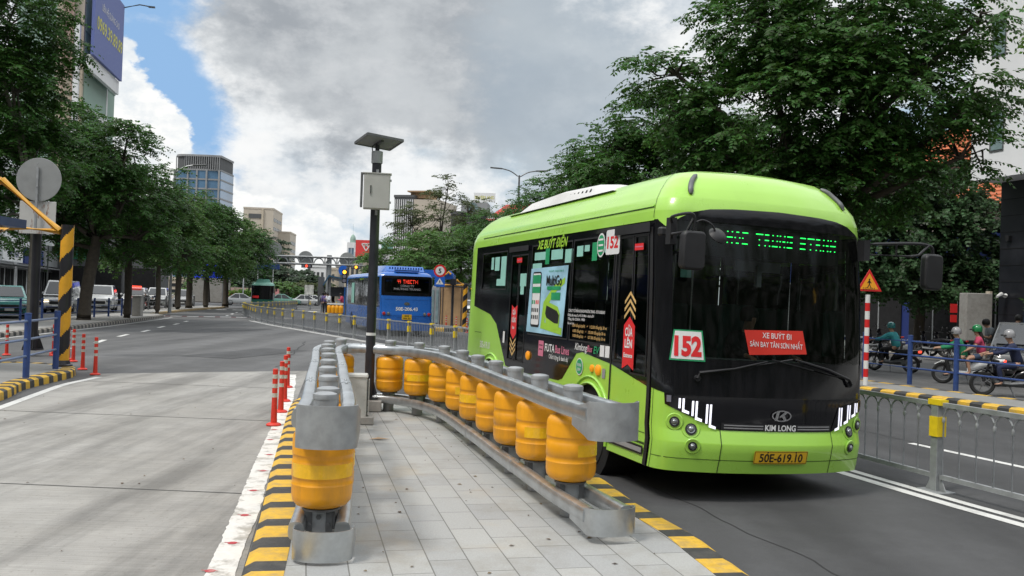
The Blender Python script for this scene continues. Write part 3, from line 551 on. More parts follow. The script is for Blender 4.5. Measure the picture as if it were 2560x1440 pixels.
# ================================================================ FLEXIBLE POSTS
def flexpost(label, loc, tilt=(0, 0), h=.75, flat=True, group='red flexible posts along the bus lanes'):
    t = thing('flexible_post', label, 'delineator post', loc, random.uniform(0, 6), group); t.rotation_euler = (tilt[0], tilt[1], random.uniform(0, 6))
    b = MB(); b.lathe([(.10, 0), (.10, .012), (.085, .028), (.05, .04)], n=18); b.build('foot', 'red_post', t, smooth=40)
    b = MB(); b.lathe([(.043, .035), (.036, .3), (.034, h-.02), (.034, h), (.02, h+.006)], n=18); b.build('post', 'red_post', t, smooth=40)
    for k in range(3):
        z = h-.07-k*.125*h/.75; MB().lathe([(.0358, z-.055*h/.75), (.0358, z)], n=18).build('reflective_band', 'reflect_strip', t, smooth=40)
    return t
f0 = flexpost('nearest red flexible post on the peeling white line', (-3.13, 12.08, .01), (.01, .015))
for l, p in (('second red flexible post behind the nearest one on the white line', (-3.38, 13.42)), ('third red flexible post back on the peeling white line', (-3.66, 14.75)), ('farthest red flexible post of the four on the white line', (-4.15, 16.91))): dup(f0, (*p, .01), label=l)
for l, p in (('red flexible post standing alone at the nose of the left bus stop island', (-8.32, 18.12)), ('red flexible post just left of the lone one by the island nose', (-9.06, 19.14)), ('orange red flexible post between the striped post and the island nose pair', (-10.19, 21.05)), ('red flexible post right beside the black and yellow striped post', (-10.58, 21.6)), ('red flexible post seen between the two blue railing posts, nearer the striped one', (-11.45, 22.61)), ('red flexible post seen between the two blue railing posts, nearer the black pole', (-11.75, 23.2)), ('red flexible post seen left of the near blue railing post, beside it', (-12.45, 22.3)), ('leftmost red flexible post behind the blue railing', (-12.06, 21.2))): dup(f0, (*p, .01), label=l)
# ================================================================ GREY PANEL FENCE
FH = .80
def fence_post(b): b.box((0, 0, .45), (.09, .09, .9)); b.box((0, 0, .008), (.30, .22, .016)); [b.prism([(.04, 0), (.13, 0), (.04, .17)], (0, s*.006-.006, .016), (math.copysign(1, s), 0, 0), (0, 0, 1), (0, .012, 0)) for s in (-1, 1)]
def fence_panel(L, bars, full=True):
    b = MB(); b.box((L/2, 0, .885), (L-.09, .05, .045)); b.box((L/2, 0, .16), (L-.09, .045, .045)); n = bars; s = (L-.12)/n
    for i in range(n+1):
        x = .06+i*s; r = .009 if full else .012
        if 0 < i < n or True: b.cyl((x, 0, .18), (x, 0, .74 if full else .87), r, n=6 if full else 4)
        if full:
            b.lathe([(.009, .70), (.016, .715), (.016, .745), (.009, .76)], (x, 0, 0), 8)
            if i < n:
                b.tube([(x+s/2-s/2*math.cos(t), 0, .745+.115*math.sin(t)) for t in np.linspace(0, math.pi, 9)], .009, 6)
    return b
FP = resample(resample(FENCE[5:], .01)[29:], 1.95); fgrp = 'grey railing panels between the bus lanes'
fp_root = None; protoN = {}
def fence_unit(i, p, q, near):
    L = float(np.linalg.norm(np.array(q[:2])-np.array(p[:2]))); a = math.atan2(q[1]-p[1], q[0]-p[0])
    return L, a
fnear = thing('lane_fence', 'long grey steel railing with arched bars and yellow post markers between the bus lanes', 'fence', (0, 0, 0))
def place(src, par, loc, rz, sx=1.):
    c = src.copy(); COL.objects.link(c); c.parent = par; c.location = loc; c.rotation_euler = (0, 0, rz); c.scale = (sx, 1, 1)
    for ch in src.children: g = ch.copy(); COL.objects.link(g); g.parent = c
    return c
bp_ = MB(); fence_post(bp_); FPOST = bp_.build('post', 'galv_dull', fnear, bevel=.003)
MB().box((0, 0, .905), (.17, .10, .055)).build('yellow_cap', 'yellow_tape', FPOST); b = MB(); b.box((0, 0, .66), (.11, .112, .20)); b.build('yellow_band', 'yellow_tape', FPOST)
FPAN = fence_panel(1.95, 9).build('rail_panel', 'galv_dull', fnear, smooth=40); FPAN2 = fence_panel(1.95, 13, False).build('rail_panel', 'galv_dull', fnear)
P0, P1 = FP[0], FP[1]; ang0 = math.atan2(P1[1]-P0[1], P1[0]-P0[0])
FPOST.location = P0; FPOST.rotation_euler = (0, 0, ang0); FPAN.location = P0; FPAN.rotation_euler = (0, 0, ang0); done_far = False
for i in range(1, len(FP)):
    d = FP[min(i+1, len(FP)-1)]-FP[max(0, i-1)]; place(FPOST, fnear, FP[i], math.atan2(d[1], d[0]))
    if i < len(FP)-1:
        L, a = fence_unit(i, FP[i], FP[i+1], True); far = FP[i][1] > 22
        if far and not done_far: FPAN2.location = FP[i]; FPAN2.rotation_euler = (0, 0, a); FPAN2.scale = (L/1.95, 1, 1); done_far = True
        else: place(FPAN2 if far else FPAN, fnear, FP[i], a, L/1.95)
def far_fence(label, pts, par_y=True, step=2.0):
    f = thing('lane_fence', label, 'fence', (0, 0, 0)); Q = resample(pts, step)
    for i, p in enumerate(Q):
        d = Q[min(i+1, len(Q)-1)]-Q[max(0, i-1)]; place(FPOST, f, p, math.atan2(d[1], d[0]))
        if i < len(Q)-1: L, a = fence_unit(i, p, Q[i+1], False); place(FPAN2, f, p, a, L/1.95)
    return f
far_fence('yellow topped railing running back from the fence corner near the green bus', [(-15.3, 54.0, 0), (-17.9, 61, 0), (-20.3, 68, 0), (-20.6, 76, 0), (-21.8, 88, 0), (-22.9, 96, 0)])
far_fence('grey railing across the far end of the station lane, before the shelter', [(-22.9, 96, 0), (-19.2, 94, 0), (-16.6, 92, 0)])
# ================================================================ BLUE RAILINGS, SIGNS ON THE LEFT ISLAND
def railing(label, pts, base, posth=1.13, zs=(.38, .67, .99), pr=.055, rr_=.022, col='blue_paint', railm=None, group=None, step=None):
    t = thing('railing', label, 'railing', (0, 0, 0), 0, group)
    P = [np.array((p[0], p[1], base)) for p in pts]
    pr0 = None
    for p in P:
        if pr0 is None:
            pr0 = MB().lathe([(pr, 0), (pr, posth-.02), (pr+.004, posth-.02), (pr+.004, posth), (pr*.6, posth+.006)], n=16).build('post', col, t, smooth=40, loc=p)
        else: c = pr0.copy(); COL.objects.link(c); c.parent = t; c.location = p
    for z in zs:
        b = MB(); b.tube([p+(0, 0, z) for p in P], rr_, 8)
        b.build('rail', railm or col, t, smooth=50)
    return t
railing('blue steel railing with pale rails on the left bus stop island', [(-7.9, 12.2), (-8.1, 13.9), (-8.44, 15.75), (-8.88, 17.64)], ISL, railm=mat('blue_rail', (.13, .18, .30), .4, var=.1, dirt=.2))
railing('blue steel railing on the right traffic island beside the red and white post', [(8.76-.0, 22.24), (9.22, 20.75), (9.62, 19.4), (10.35, 17.3), (11.1, 15.2)], ISL)
mat('stripes', (.5, .3, .02))
sp2 = thing('striped_post', 'thick black and yellow spiral striped post at the end of the left bus shelter', 'post', (-9.05, 18.25, ISL))
def spiral(par, h, r, turns, m=('yellow_paint', 'black_paint')):
    n = 32; K = 90; b = MB(); vs = [(r*math.cos(2*math.pi*j/n), r*math.sin(2*math.pi*j/n), h*k/K) for k in range(K+1) for j in range(n)]
    for k in range(K):
        for j in range(n): b.f.append((k*n+j, k*n+(j+1) % n, (k+1)*n+(j+1) % n, (k+1)*n+j)); ph = (turns*(k+.5)/K-(j+.5)/n) % 1; b.m.append(0 if ph < .5 else 1)
    b.v = vs; b.f.append(tuple(K*n+j for j in range(n))); b.m.append(0); return b.build('post', list(m), par, smooth=60)
spiral(sp2, 2.86, .122, 3.55); MB().lathe([(.19, 0), (.19, .03), (.15, .05), (.13, .12)], n=20).build('foot', 'black_paint', sp2)
# station shelter end: yellow gable truss and blue roof edge
sh = thing('bus_shelter', 'left bus shelter with yellow gable truss and dark blue roof, cut by the photo edge', 'bus shelter', (0, 0, 0))
A = D(150, 578, 18.2); Bp = D(6, 450, 18.2); Cc = D(-40, 570, 18.2); b = MB()
b.tube([A, Bp], .075, 12); b.tube([Bp, Bp+(-2.4, 0, -1.2)], .075, 12); b.tube([A, D(20, 567, 18.2), D(-60, 575, 18.0)], .07, 12); b.tube([D(20, 567, 18.2), D(-30, 590, 16.2)], .06, 10); b.build('truss', 'yellow_paint', sh, smooth=50)
b = MB(); q = D(38, 551, 17.0); b.box((q[0]-1.55, q[1]-.4, q[2]-.04), (3.1, 1.6, .16)); b.build('roof_edge', mat('shelter_blue', (.045, .07, .14), .4, dirt=.2), sh)
b = MB(); q = D(2, 520, 18.4); b.box((q[0]-1.6, q[1], q[2]-1.2), (3.0, .1, 3.0)); b.build('end_wall', 'black_paint', sh)
b = MB(); q = D(0, 645, 18.2); b.box((q[0]-1.55, q[1]-.6, q[2]), (3.0, .2, .5)); b.build('low_panel', 'wall_tan', sh)
b = MB(); q = D(18, 905, 17.2); b.box((q[0]-1.2, q[1]-1.2, .32), (2.5, .9, .09)); b.box((q[0]-1.2, q[1]-1.2, .20), (.12, .5, .2)); b.build('bench_step', 'blue_paint', sh)
# black pole carrying the round and the rusty sign
bpz = thing('sign_pole', 'black pole holding a round sign and a rusty square board seen from behind', 'sign pole', (-11.86, 22.4, ISL))
p0 = np.array((-11.86, 22.4, ISL)); b = MB(); b.box((0, 0, .02), (.36, .36, .04)); b.lathe([(.105, 0), (.105, 3.6), (.03, 3.62)], n=20)
for a in (0.4, 1.97, 3.54, 5.11): b.prism([(.09, 0), (.24, 0), (.10, .42)], (0, 0, .04), (math.cos(a), math.sin(a), 0), (0, 0, 1), (-math.sin(a)*.014, math.cos(a)*.014, 0))
b.build('pole', 'black_paint', bpz, smooth=40)
q = D(98, 449, 22.1)-p0; b = MB(); b.lathe([(.53, 0), (.535, .008), (.53, .016)], q, 40, axis=(0.1, -1, 0)); b.build('round_sign', 'sign_back', bpz, smooth=30)
b = MB(); b.box((q[0]-.02, q[1]-.05, q[2]-.45), (.055, .03, 1.5)); [b.lathe([(.018, 0), (.012, .02)], (q[0]-.02, q[1]-.06, q[2]+z), 8, axis=(0, -1, 0)) for z in (.38, -.18)]; b.build('bracket', 'galv_dull', bpz)
q = D(94, 544, 22.15)-p0; b = MB(); b.box(q, (.90, .012, .80)); b.build('square_board', 'rust_board', bpz, bevel=.01)
# red and white post with the warning sign
ws = thing('warning_sign', 'yellow and red pedestrian warning triangle on a red and white striped post', 'road sign', (7.95, 20.1, ISL))
h = 2.02; seg = 11; b = MB()
for k in range(seg): b.lathe([(.052, k*h/seg), (.052, (k+1)*h/seg)], n=16, m=(k+1) % 2)
b.build('post', ['sign_red', 'white_paint'], ws, smooth=40)
def tri(r, y, m, z=2.34): return [(r*math.sin(a), y, z+r*math.cos(a)) for a in (0, 2.0944, 4.18879)]
b = MB()
def triplate(b, r, y0, y1, z, m): v = tri(r, y0, m, z)+tri(r, y1, m, z); b.add(v, [(0, 1, 2), (5, 4, 3), (0, 3, 4, 1), (1, 4, 5, 2), (2, 5, 3, 0)], m)
triplate(b, .33, -.065, -.055, 2.26, 0); sg = b.build('sign_face', 'sign_red', ws, bevel=.01); b = MB(); triplate(b, .235, -.068, -.0665, 2.26, 0)
b.build('sign_field', 'sign_orange', sg)
def walker(b, o, ax, ay, s):
    o = np.array(o, float); ax = np.array(ax, float); ay = np.array(ay, float)
    for pl_ in ([(-.1, .55), (.1, .55), (.12, .25), (.04, -.02), (-.06, 0), (-.12, .3)], [(-.06, .02), (.06, .06), (-.12, -.32), (-.34, -.5), (-.4, -.42), (-.22, -.28)], [(-.02, .02), (.08, .02), (.2, -.28), (.34, -.5), (.22, -.52), (.1, -.28)], [(.08, .52), (.12, .42), (.3, .2), (.24, .14), (.06, .36)], [(-.1, .52), (-.3, .2), (-.22, .16), (-.06, .38)]): b.add([o+ax*x*s+ay*y*s for x, y in pl_], [tuple(range(len(pl_)))])
    b.add([o+ax*s*(.0+.1*math.cos(t))+ay*s*(.68+.11*math.sin(t)) for t in np.linspace(0, 6.2832, 12, endpoint=False)], [tuple(range(12))])
b = MB(); walker(b, (0, -.0695, 2.245), (1, 0, 0), (0, 0, 1), .17)
for z, n_ in ((2.165, 7), (2.13, 8)):
    for k in range(n_): b.quad((-.14+k*.28/n_, -.0693, z-.008), (-.14+(k+.6)*.28/n_, -.0693, z-.008), (-.14+(k+.6)*.28/n_, -.0693, z+.008), (-.14+k*.28/n_, -.0693, z+.008))
b.build('sign_symbol', 'sign_black', sg)
# ================================================================ BUSES
def plan(W, L, bowd, rc, r2=.18):
    h = W/2; pts = [(x, bowd*(x/h)**2.3) for x in np.linspace(0, h-rc*.55, 24)]; x0, y0 = pts[-1]
    sl_ = bowd*2.3/h*(x0/h)**1.3; cx = h; cy = y0+sl_*(h-x0); ex, ey = h, cy+rc*.75
    for t in np.linspace(0, 1, 14)[1:]: pts.append(((1-t)**2*x0+2*t*(1-t)*cx+t*t*ex, (1-t)**2*y0+2*t*(1-t)*cy+t*t*ey))
    for y in np.linspace(ey, L-r2, 40)[1:]: pts.append((h, y))
    for t in np.linspace(0, math.pi/2, 10)[1:]: pts.append((h-r2+r2*math.cos(t), L-r2+r2*math.sin(t)))
    for x in np.linspace(h-r2, 0, 12)[1:]: pts.append((x, L))
    p = np.array(pts); return p, np.concatenate([[0], np.cumsum(np.hypot(*(p[1:]-p[:-1]).T))])
class Surf:
    def __init__(s, W=2.26, L=6.95, bowd=.24, rc=.3, prof=None, lean=None):
        s.W, s.L = W, L; s.p, s.s = plan(W, L, bowd, rc); s.U = s.s[-1]
        s.prof = np.array(prof or [(0, 0, 0), (2.55, 0, 2.55), (2.66, .01, 2.66), (2.78, .045, 2.775), (2.9, .11, 2.875), (3.05, .21, 2.985), (3.2, .33, 3.07), (3.45, .56, 3.13), (4.05, 1.13, 3.16)])
        s.lean = np.array(lean or [(0, .06), (.27, .03), (.40, -.005), (.53, -.03), (.62, .0), (.66, .015), (.9, .01), (1.4, .04), (2.0, .10), (2.55, .19), (4, .19)])
    def pt(s, u, w):
        a = min(abs(u), s.U); x = np.interp(a, s.s, s.p[:, 0])*(1 if u >= 0 else -1); y = np.interp(a, s.s, s.p[:, 1])
        ins = np.interp(w, s.prof[:, 0], s.prof[:, 1]); z = np.interp(w, s.prof[:, 0], s.prof[:, 2])
        y += np.interp(z, s.lean[:, 0], s.lean[:, 1])*max(0, 1-y/1.2); h = s.W/2; x *= (h-ins)/h; yc = s.L/2; y = yc+(y-yc)*(1-ins/yc); return np.array([x, y, z])
    def nrm(s, u, w):
        e = .012; n = np.cross(s.pt(u+e, w)-s.pt(u-e, w), s.pt(u, w+e)-s.pt(u, w-e)); return n/(np.linalg.norm(n)+1e-9)
    def S(s, u, w, off=0.): return s.pt(u, w)+(s.nrm(u, w)*off if off else 0)
    def tang(s, u, w): a = s.pt(u+.02, w)-s.pt(u-.02, w); b = s.pt(u, w+.02)-s.pt(u, w-.02); return a/np.linalg.norm(a), b/np.linalg.norm(b)
def clip(poly, axis, v, keep_less):
    out = []; n = len(poly)
    for i in range(n):
        a, b = poly[i], poly[(i+1) % n]; ia = (a[axis] <= v) if keep_less else (a[axis] >= v); ib = (b[axis] <= v) if keep_less else (b[axis] >= v)
        if ia: out.append(a)
        if ia != ib: t = (v-a[axis])/(b[axis]-a[axis]); out.append(tuple(a[k]+t*(b[k]-a[k]) for k in (0, 1)))
    return out
def panel(b, sf, poly, off=0., m=0, holes=(), du=.09, dw=.16, keys=None, thick=0.):
    u0, u1 = min(p[0] for p in poly), max(p[0] for p in poly); w0, w1 = min(p[1] for p in poly), max(p[1] for p in poly)
    us = set(np.linspace(u0, u1, max(1, int(math.ceil((u1-u0)/du)))+1)); ws = set(np.linspace(w0, w1, max(1, int(math.ceil((w1-w0)/dw)))+1)); ws |= {k for k in (2.55, 2.66, 2.78, 2.9, 3.05, 3.2, .27, .4, .53, .62, .66) if w0 < k < w1}
    for h in holes: us |= {h[0], h[1]}; ws |= {h[2], h[3]}
    us = sorted(u for u in us if u0 <= u <= u1); ws = sorted(q for q in ws if w0 <= q <= w1)
    cache = {}
    def vid(p):
        k = (round(p[0], 5), round(p[1], 5))
        if k not in cache: cache[k] = len(b.v); b.v.append(tuple(sf.S(p[0], p[1], off)))
        return cache[k]
    for i in range(len(us)-1):
        c1 = clip(clip(poly, 0, us[i], False), 0, us[i+1], True)
        if len(c1) < 3: continue
        for j in range(len(ws)-1):
            uc, wc = (us[i]+us[i+1])/2, (ws[j]+ws[j+1])/2
            if any(h[0] < uc < h[1] and h[2] < wc < h[3] for h in holes): continue
            c2 = clip(clip(c1, 1, ws[j], False), 1, ws[j+1], True)
            if len(c2) < 3: continue
            ids = []
            for p in c2:
                q = vid(p)
                if not ids or ids[-1] != q: ids.append(q)
            if len(ids) > 1 and ids[0] == ids[-1]: ids.pop()
            if len(set(ids)) == len(ids) and len(ids) >= 3: b.f.append(tuple(ids)); b.m.append(m)
    return b
def rect(u0, u1, w0, w1): return [(u0, w0), (u1, w0), (u1, w1), (u0, w1)]
def rrect(u0, u1, w0, w1, r):
    out = []
    for cx, cy, a0 in ((u1-r, w0+r, -90), (u1-r, w1-r, 0), (u0+r, w1-r, 90), (u0+r, w0+r, 180)):
        out += [(cx+r*math.cos(R(a0+t)), cy+r*math.sin(R(a0+t))) for t in (0, 22, 45, 68, 90)]
    return out
def ellp(u, w, a, b_, n=24): return [(u+a*math.cos(t), w+b_*math.sin(t)) for t in np.linspace(0, 2*math.pi, n, endpoint=False)]
def surftext(b, sf, st, u, w, size, off=.01, m=0, fit=None, bold=.01, al='CENTER', rot=0., skew=0.):
    v, f = textmesh(st, bold); v = v.copy(); x0, x1 = v[:, 0].min(), v[:, 0].max(); k = 1. if not fit else fit/((x1-x0)*size)
    X = (v[:, 0]-(x0+x1)/2 if al == 'CENTER' else v[:, 0]-x0)*size*k; Y = (v[:, 1]-.36)*size; X = X+Y*skew; c, s = math.cos(rot), math.sin(rot)
    b.add([sf.S(u+c*a-s*e, w+s*a+c*e, off) for a, e in zip(X, Y)], f, m); return b
def wheel(par, x, y, r=.4, w=.24, side=-1, name='wheel', zoff=0.):
    o = MB(); o.lathe([(r*.62, -w/2), (r*.93, -w/2), (r, -w*.32), (r, w*.32), (r*.93, w/2), (r*.62, w/2), (r*.6, w*.3), (r*.6, -w*.3)], n=36, axis=(1, 0, 0)); o = o.build(name, 'tyre', par, smooth=40, loc=(x, y, r+zoff))
    b = MB(); b.lathe([(r*.61, -w*.42), (r*.61, w*.42), (r*.55, w*.40), (r*.5, w*.2), (r*.3, w*.16), (r*.26, w*.34), (r*.12, w*.36), (.01, w*.36)], n=30, axis=(side, 0, 0)); b = b.build('rim', 'rim', o, smooth=35)
    c = MB(); [c.lathe([(.014, w*.18), (.014, w*.24)], (0, r*.4*math.cos(t), r*.4*math.sin(t)), 6, axis=(side, 0, 0)) for t in np.linspace(0, 6.283, 10, endpoint=False)]; c.build('wheel_nuts', 'galv_dark', b); return o
FONT = {'H': '1001 1001 1111 1001 1001', 'O': '0110 1001 1001 1001 0110', 'C': '1111 1000 1000 1000 1111', 'T': '11111 00100 00100 00100 00100', 'R': '1110 1001 1110 1010 1001', 'U': '1001 1001 1001 1001 1111', 'N': '1001 1101 1011 1001 1001', 'G': '1111 1000 1011 1001 1111', 'S': '1111 1000 1111 0001 1111', ' ': '000 000 000 000 000', '4': '101 101 111 001 001', '1': '1 1 1 1 1', 'B': '1110 1001 1110 1001 1111', 'E': '111 100 111 100 111', '-': '00 00 11 00 00', 'V': '101 101 101 101 010', '0': '111 101 101 101 111', '2': '111 001 111 100 111', '.': '0 0 0 0 1', 'I': '1 1 1 1 1'}
def dotmatrix(b, st, place, m=0, rows=(0, 1, 2, 3, 4), dw=.62):
    """place(col, row) -> 3 corner function; draws lit cells, row-run merged"""
    x = 0
    for ch in st:
        g = FONT[ch].split()
        for r in rows:
            k = 0; line_ = g[r]
            while k < len(line_):
                if line_[k] == '1':
                    e = k
                    while e < len(line_) and line_[e] == '1': e += 1
                    b.quad(place(x+k, r+.5-dw/2), place(x+e-.25, r+.5-dw/2), place(x+e-.25, r+.5+dw/2), place(x+k, r+.5+dw/2), m); k = e
                else: k += 1
        x += len(g[0])+1
    return x
# ---------------------------------------------------------------- lime bus
yaw, rol = R(18.3), R(1.6)
ba = np.array([math.cos(yaw), math.sin(yaw), 0]); bb_ = np.array([-math.sin(yaw), math.cos(yaw), 0]); bz = np.array([0, 0, 1.])
a2 = ba*math.cos(rol)-bz*math.sin(rol); c2 = bz*math.cos(rol)+ba*math.sin(rol)
BUS = thing('city_bus', 'lime green electric city bus with black glass front and route number 152', 'bus')
BUS.matrix_world = Matrix(((a2[0], bb_[0], c2[0], 2.5), (a2[1], bb_[1], c2[1], 8.3), (a2[2], bb_[2], c2[2], 0.0), (0, 0, 0, 1)))
SF = Surf(); U = SF.U; SB = -7.42
def arch(uc, r, z0, z1): return [(uc+r*math.cos(t), .40+r*math.sin(t)) for t in np.linspace(math.pi, 0, 15)]
AR = .50; wf, wr_ = -2.72, -6.38
def lowpoly(sg):
    p = [(-1.30, .27), (-1.30, 1.02)] if sg < 0 else []
    q = [(-7.42, .27)]+[(wr_-AR, .27)]+[(u, max(w, .27)) for u, w in arch(wr_, AR, 0, 0)]+[(wr_+AR, .27), (wf-AR, .27)]+[(u, max(w, .27)) for u, w in arch(wf, AR, 0, 0)]+[(wf+AR, .27), (-1.375, .27), (-1.375, 1.0), (-2.22, 1.145), (-2.99, 1.215), (-3.15, 1.19), (-3.54, .87), (-3.66, .84), (-4.9, .82), (-5.68, .85), (-6.21, 1.41), (-6.54, 1.54), (-7.42, 1.65)]
    return q if sg < 0 else [(-u, w) for u, w in q][::-1]
b = MB()
for sg in (-1, 1): panel(b, SF, lowpoly(sg), 0)
ARCH = [(-1.25, 2.57), (-1.14, 2.50), (-1.08, 2.53), (-1.0, 2.585), (-.88, 2.645), (-.72, 2.68), (-.5, 2.697), (0, 2.71)]
ARCH = ARCH+[(-u, w) for u, w in ARCH[:-1][::-1]]
panel(b, SF, [(-U, 2.56), (-1.3, 2.57)]+ARCH+[(1.3, 2.57), (U, 2.56), (U, 4.0), (-U, 4.0)], 0, du=.1)
Lb = [(-1.30, .27), (1.30, .27), (1.30, 1.0), (1.13, .97), (1.12, .88), (.62, .665), (.60, .66), (-.60, .66), (-.62, .665), (-1.12, .87), (-1.13, .97), (-1.30, 1.0)]
panel(b, SF, Lb, .0, du=.06, dw=.1)
for sg in (-1, 1): panel(b, SF, rect(*sorted((sg*7.42, sg*U)), .27, 2.56), 0)
# roof side gutter lip
for sg in (-1, 1): panel(b, SF, rect(*sorted((sg*1.3, sg*7.4)), 2.56, 2.585), .014); panel(b, SF, rect(*sorted((sg*1.35, sg*7.2)), 2.70, 2.73), .012)
b.build('body', 'lime', BUS, smooth=50)
b = MB(); 
for sg in (-1, 1):
    panel(b, SF, rect(*sorted((sg*1.35, sg*7.2)), 2.69, 2.70), .006, m=0); panel(b, SF, rect(*sorted((sg*1.33, sg*1.338)), 2.58, 3.3), .003, m=0)
    panel(b, SF, rect(*sorted((sg*.598, sg*.606)), .27, .66), .003); panel(b, SF, rect(*sorted((sg*1.262, sg*1.268)), .27, .99), .003)
panel(b, SF, rect(-1.26, 1.26, .388, .394), .003); panel(b, SF, rect(-7.3, -6.95, 1.25, 1.256), .003); panel(b, SF, rect(-6.955, -6.95, .6, 1.25), .003); panel(b, SF, rect(-2.2, -1.4, .56, .566), .003); panel(b, SF, rect(wf+AR, -1.4, .455, .475), .004)
b.build('panel_seams', 'seam', BUS)
hl = [(-7.05, -5.86, 1.92, 2.44), (-5.62, -5.33, .96, 2.36), (-5.27, -4.97, .96, 2.36), (-4.80, -3.45, 1.34, 2.46), (-3.37, -2.27, 1.34, 2.46), (-2.13, -1.80, 1.20, 2.42), (-1.74, -1.43, 1.10, 2.42)]
hr = [(5.9, 7.0, 1.6, 2.44), (3.95, 5.8, 1.34, 2.46), (2.45, 3.85, 1.34, 2.46), (1.45, 2.3, 1.34, 2.44)]
b = MB(); bandL = [(-7.42, 1.65), (-6.54, 1.54), (-6.21, 1.41), (-5.68, .85), (-4.9, .82), (-3.66, .84), (-3.54, .87), (-3.15, 1.19), (-2.99, 1.215), (-2.22, 1.145), (-1.375, 1.0), (-1.375, .27), (-1.30, .27), (-1.30, 1.0), (-1.13, .97), (-1.12, .87), (-.62, .665), (.62, .665), (1.12, .87), (1.13, .97), (1.30, 1.0), (1.375, .27), (1.375, 1.0), (2.22, 1.145), (2.99, 1.215), (3.15, 1.19), (3.54, .87), (4.9, .82), (5.68, .85), (6.21, 1.41), (6.54, 1.54), (7.42, 1.65), (7.42, 2.56), (1.3, 2.57)]+ARCH[::-1]+[(-1.3, 2.57), (-7.42, 2.56)]
HF = (-1.07, 1.07, 1.30, 2.56)
panel(b, SF, bandL, .004, holes=hl+hr+[HF], du=.06, dw=.12)
b.build('window_band', 'bus_black', BUS, smooth=50)
for k, h_ in enumerate(hl+hr):
    nm = 'door' if k in (1, 2, 5, 6) else 'window'; b = MB(); panel(b, SF, rect(*h_), -.004); wn = b.build(nm, 'bus_glass', BUS, smooth=50)
    b = MB(); g = .018
    for r_ in ((h_[0]-g, h_[1]+g, h_[2]-g, h_[2]), (h_[0]-g, h_[1]+g, h_[3], h_[3]+g), (h_[0]-g, h_[0], h_[2], h_[3]), (h_[1], h_[1]+g, h_[2], h_[3])): panel(b, SF, rect(*r_), .009)
    b.build('frame', 'trim_black', wn)
    if k == 5: wn['label'] = 'front door leaf with a red and gold entrance sticker'
b = MB(); panel(b, SF, rect(*HF), .006, du=.05, dw=.08); b.build('windscreen', 'wind_glass', BUS, smooth=60)
# trims, gutters above doors, step strip
for r_, o2 in (((-2.24, -1.34, 2.455, 2.545), .035), ((-5.72, -4.92, 2.42, 2.49), .03), ((-1.375, -1.315, .27, 2.5), .012)): b = MB(); panel(b, SF, rect(*r_), o2); b.build('door_rail', 'trim_black', BUS)
b = MB(); panel(b, SF, rect(-2.23, -1.4, .355, .44), .012, m=0); panel(b, SF, rect(-2.2, -1.42, .375, .42), .016, m=1); b.build('sill_strip', ['trim_black', 'mid_grey'], BUS)
b = MB(); panel(b, SF, rect(-2.235, -2.205, .5, 2.5), .008, m=0); b.build('door_seam', 'trim_black', BUS)
# wheel arch lips, dark wells, wheels
for uc in (wf, wr_):
    b = MB(); P = [SF.S(uc+.50*math.cos(t), .40+.50*math.sin(t), .012) for t in np.linspace(math.pi+.2, -.2, 22)]; b.tube(P, .018, 6)
    P = [SF.S(uc+.57*math.cos(t), .40+.57*math.sin(t), .004) for t in np.linspace(math.pi, 0, 20)]; b.tube(P, .014, 6); b.build('wheel_arch', 'lime', BUS, smooth=60)
yf = SF.S(wf, .4)[1]; yr = SF.S(wr_, .4)[1]
b = MB()
for y in (yf, yr):
    for sx in (-1, 1): b.lathe([(.53, 0), (.53, .4)], (sx*1.10, y, .40), 20, axis=(-sx, 0, 0))
b.box((0, 3.6, .42), (1.7, 5.6, .2)); b.build('underbody', 'void', BUS)
for y in (yf, yr):
    wheel(BUS, -.99, y, .40, .24, -1, zoff=-.03); wheel(BUS, .99, y, .40, .24, 1, zoff=.03)
# headlights
for sg in (-1, 1):
    poly = [(sg*u, w) for u, w in [(-1.125, .965), (-.69, .89), (-.655, .81), (-.60, .675), (-.62, .668), (-1.115, .875)]]; poly = poly if sg > 0 else poly[::-1]
    b = MB(); panel(b, SF, poly, .010, du=.05); hlm = b.build('headlight', 'bus_black', BUS, smooth=50)
    b = MB(); bo = MB()
    for k, (x0, t, h_) in enumerate(((.735, .90, .195), (.865, .922, .155), (.985, .94, .11))):
        for q, bwid in ((0, .019), (.034, .019)):
            u0 = x0-q; top = t-.01; bot = top-h_+(.02 if q == 0 else -.012)
            panel(b if True else bo, SF, rect(*sorted((sg*(u0-bwid/2), sg*(u0+bwid/2))), bot, top), .014)
        panel(b, SF, [(sg*(x0-.03), top-h_-.012), (sg*(x0-.088), top-h_-.03), (sg*(x0-.088), top-h_-.005), (sg*(x0-.03), top-h_+.015)], .014)
    b.build('light_bars', 'lamp_white', hlm)
    b = MB(); panel(b, SF, rect(*sorted((sg*1.06, sg*1.10)), .89, .95), .013); b.build('marker_bar', 'lamp_off', hlm)
    for (u, w, r) in ((1.02, .715, .042), (.87, .655, .048), (.865, .51, .036)):
        p = SF.S(sg*u, w, .002); n = SF.nrm(sg*u, w); b = MB(); b.lathe([(r+.038, .0), (r+.03, .008), (r+.008, .004)], p, 28, axis=n); fl = b.build('fog_lamp', 'lime', BUS, smooth=40)
        b = MB(); b.lathe([(r+.006, .0), (r+.004, .016), (r-.006, .016)], p, 24, axis=n, m=0); b.build('bezel', 'trim_black', fl, smooth=40); b = MB(); b.lathe([(r-.006, .012), (r-.012, .02), (r*.55, .018), (r*.5, .026), (r*.2, .03)], p, 24, axis=n); b.build('lens', 'lamp_glass', fl, smooth=60)
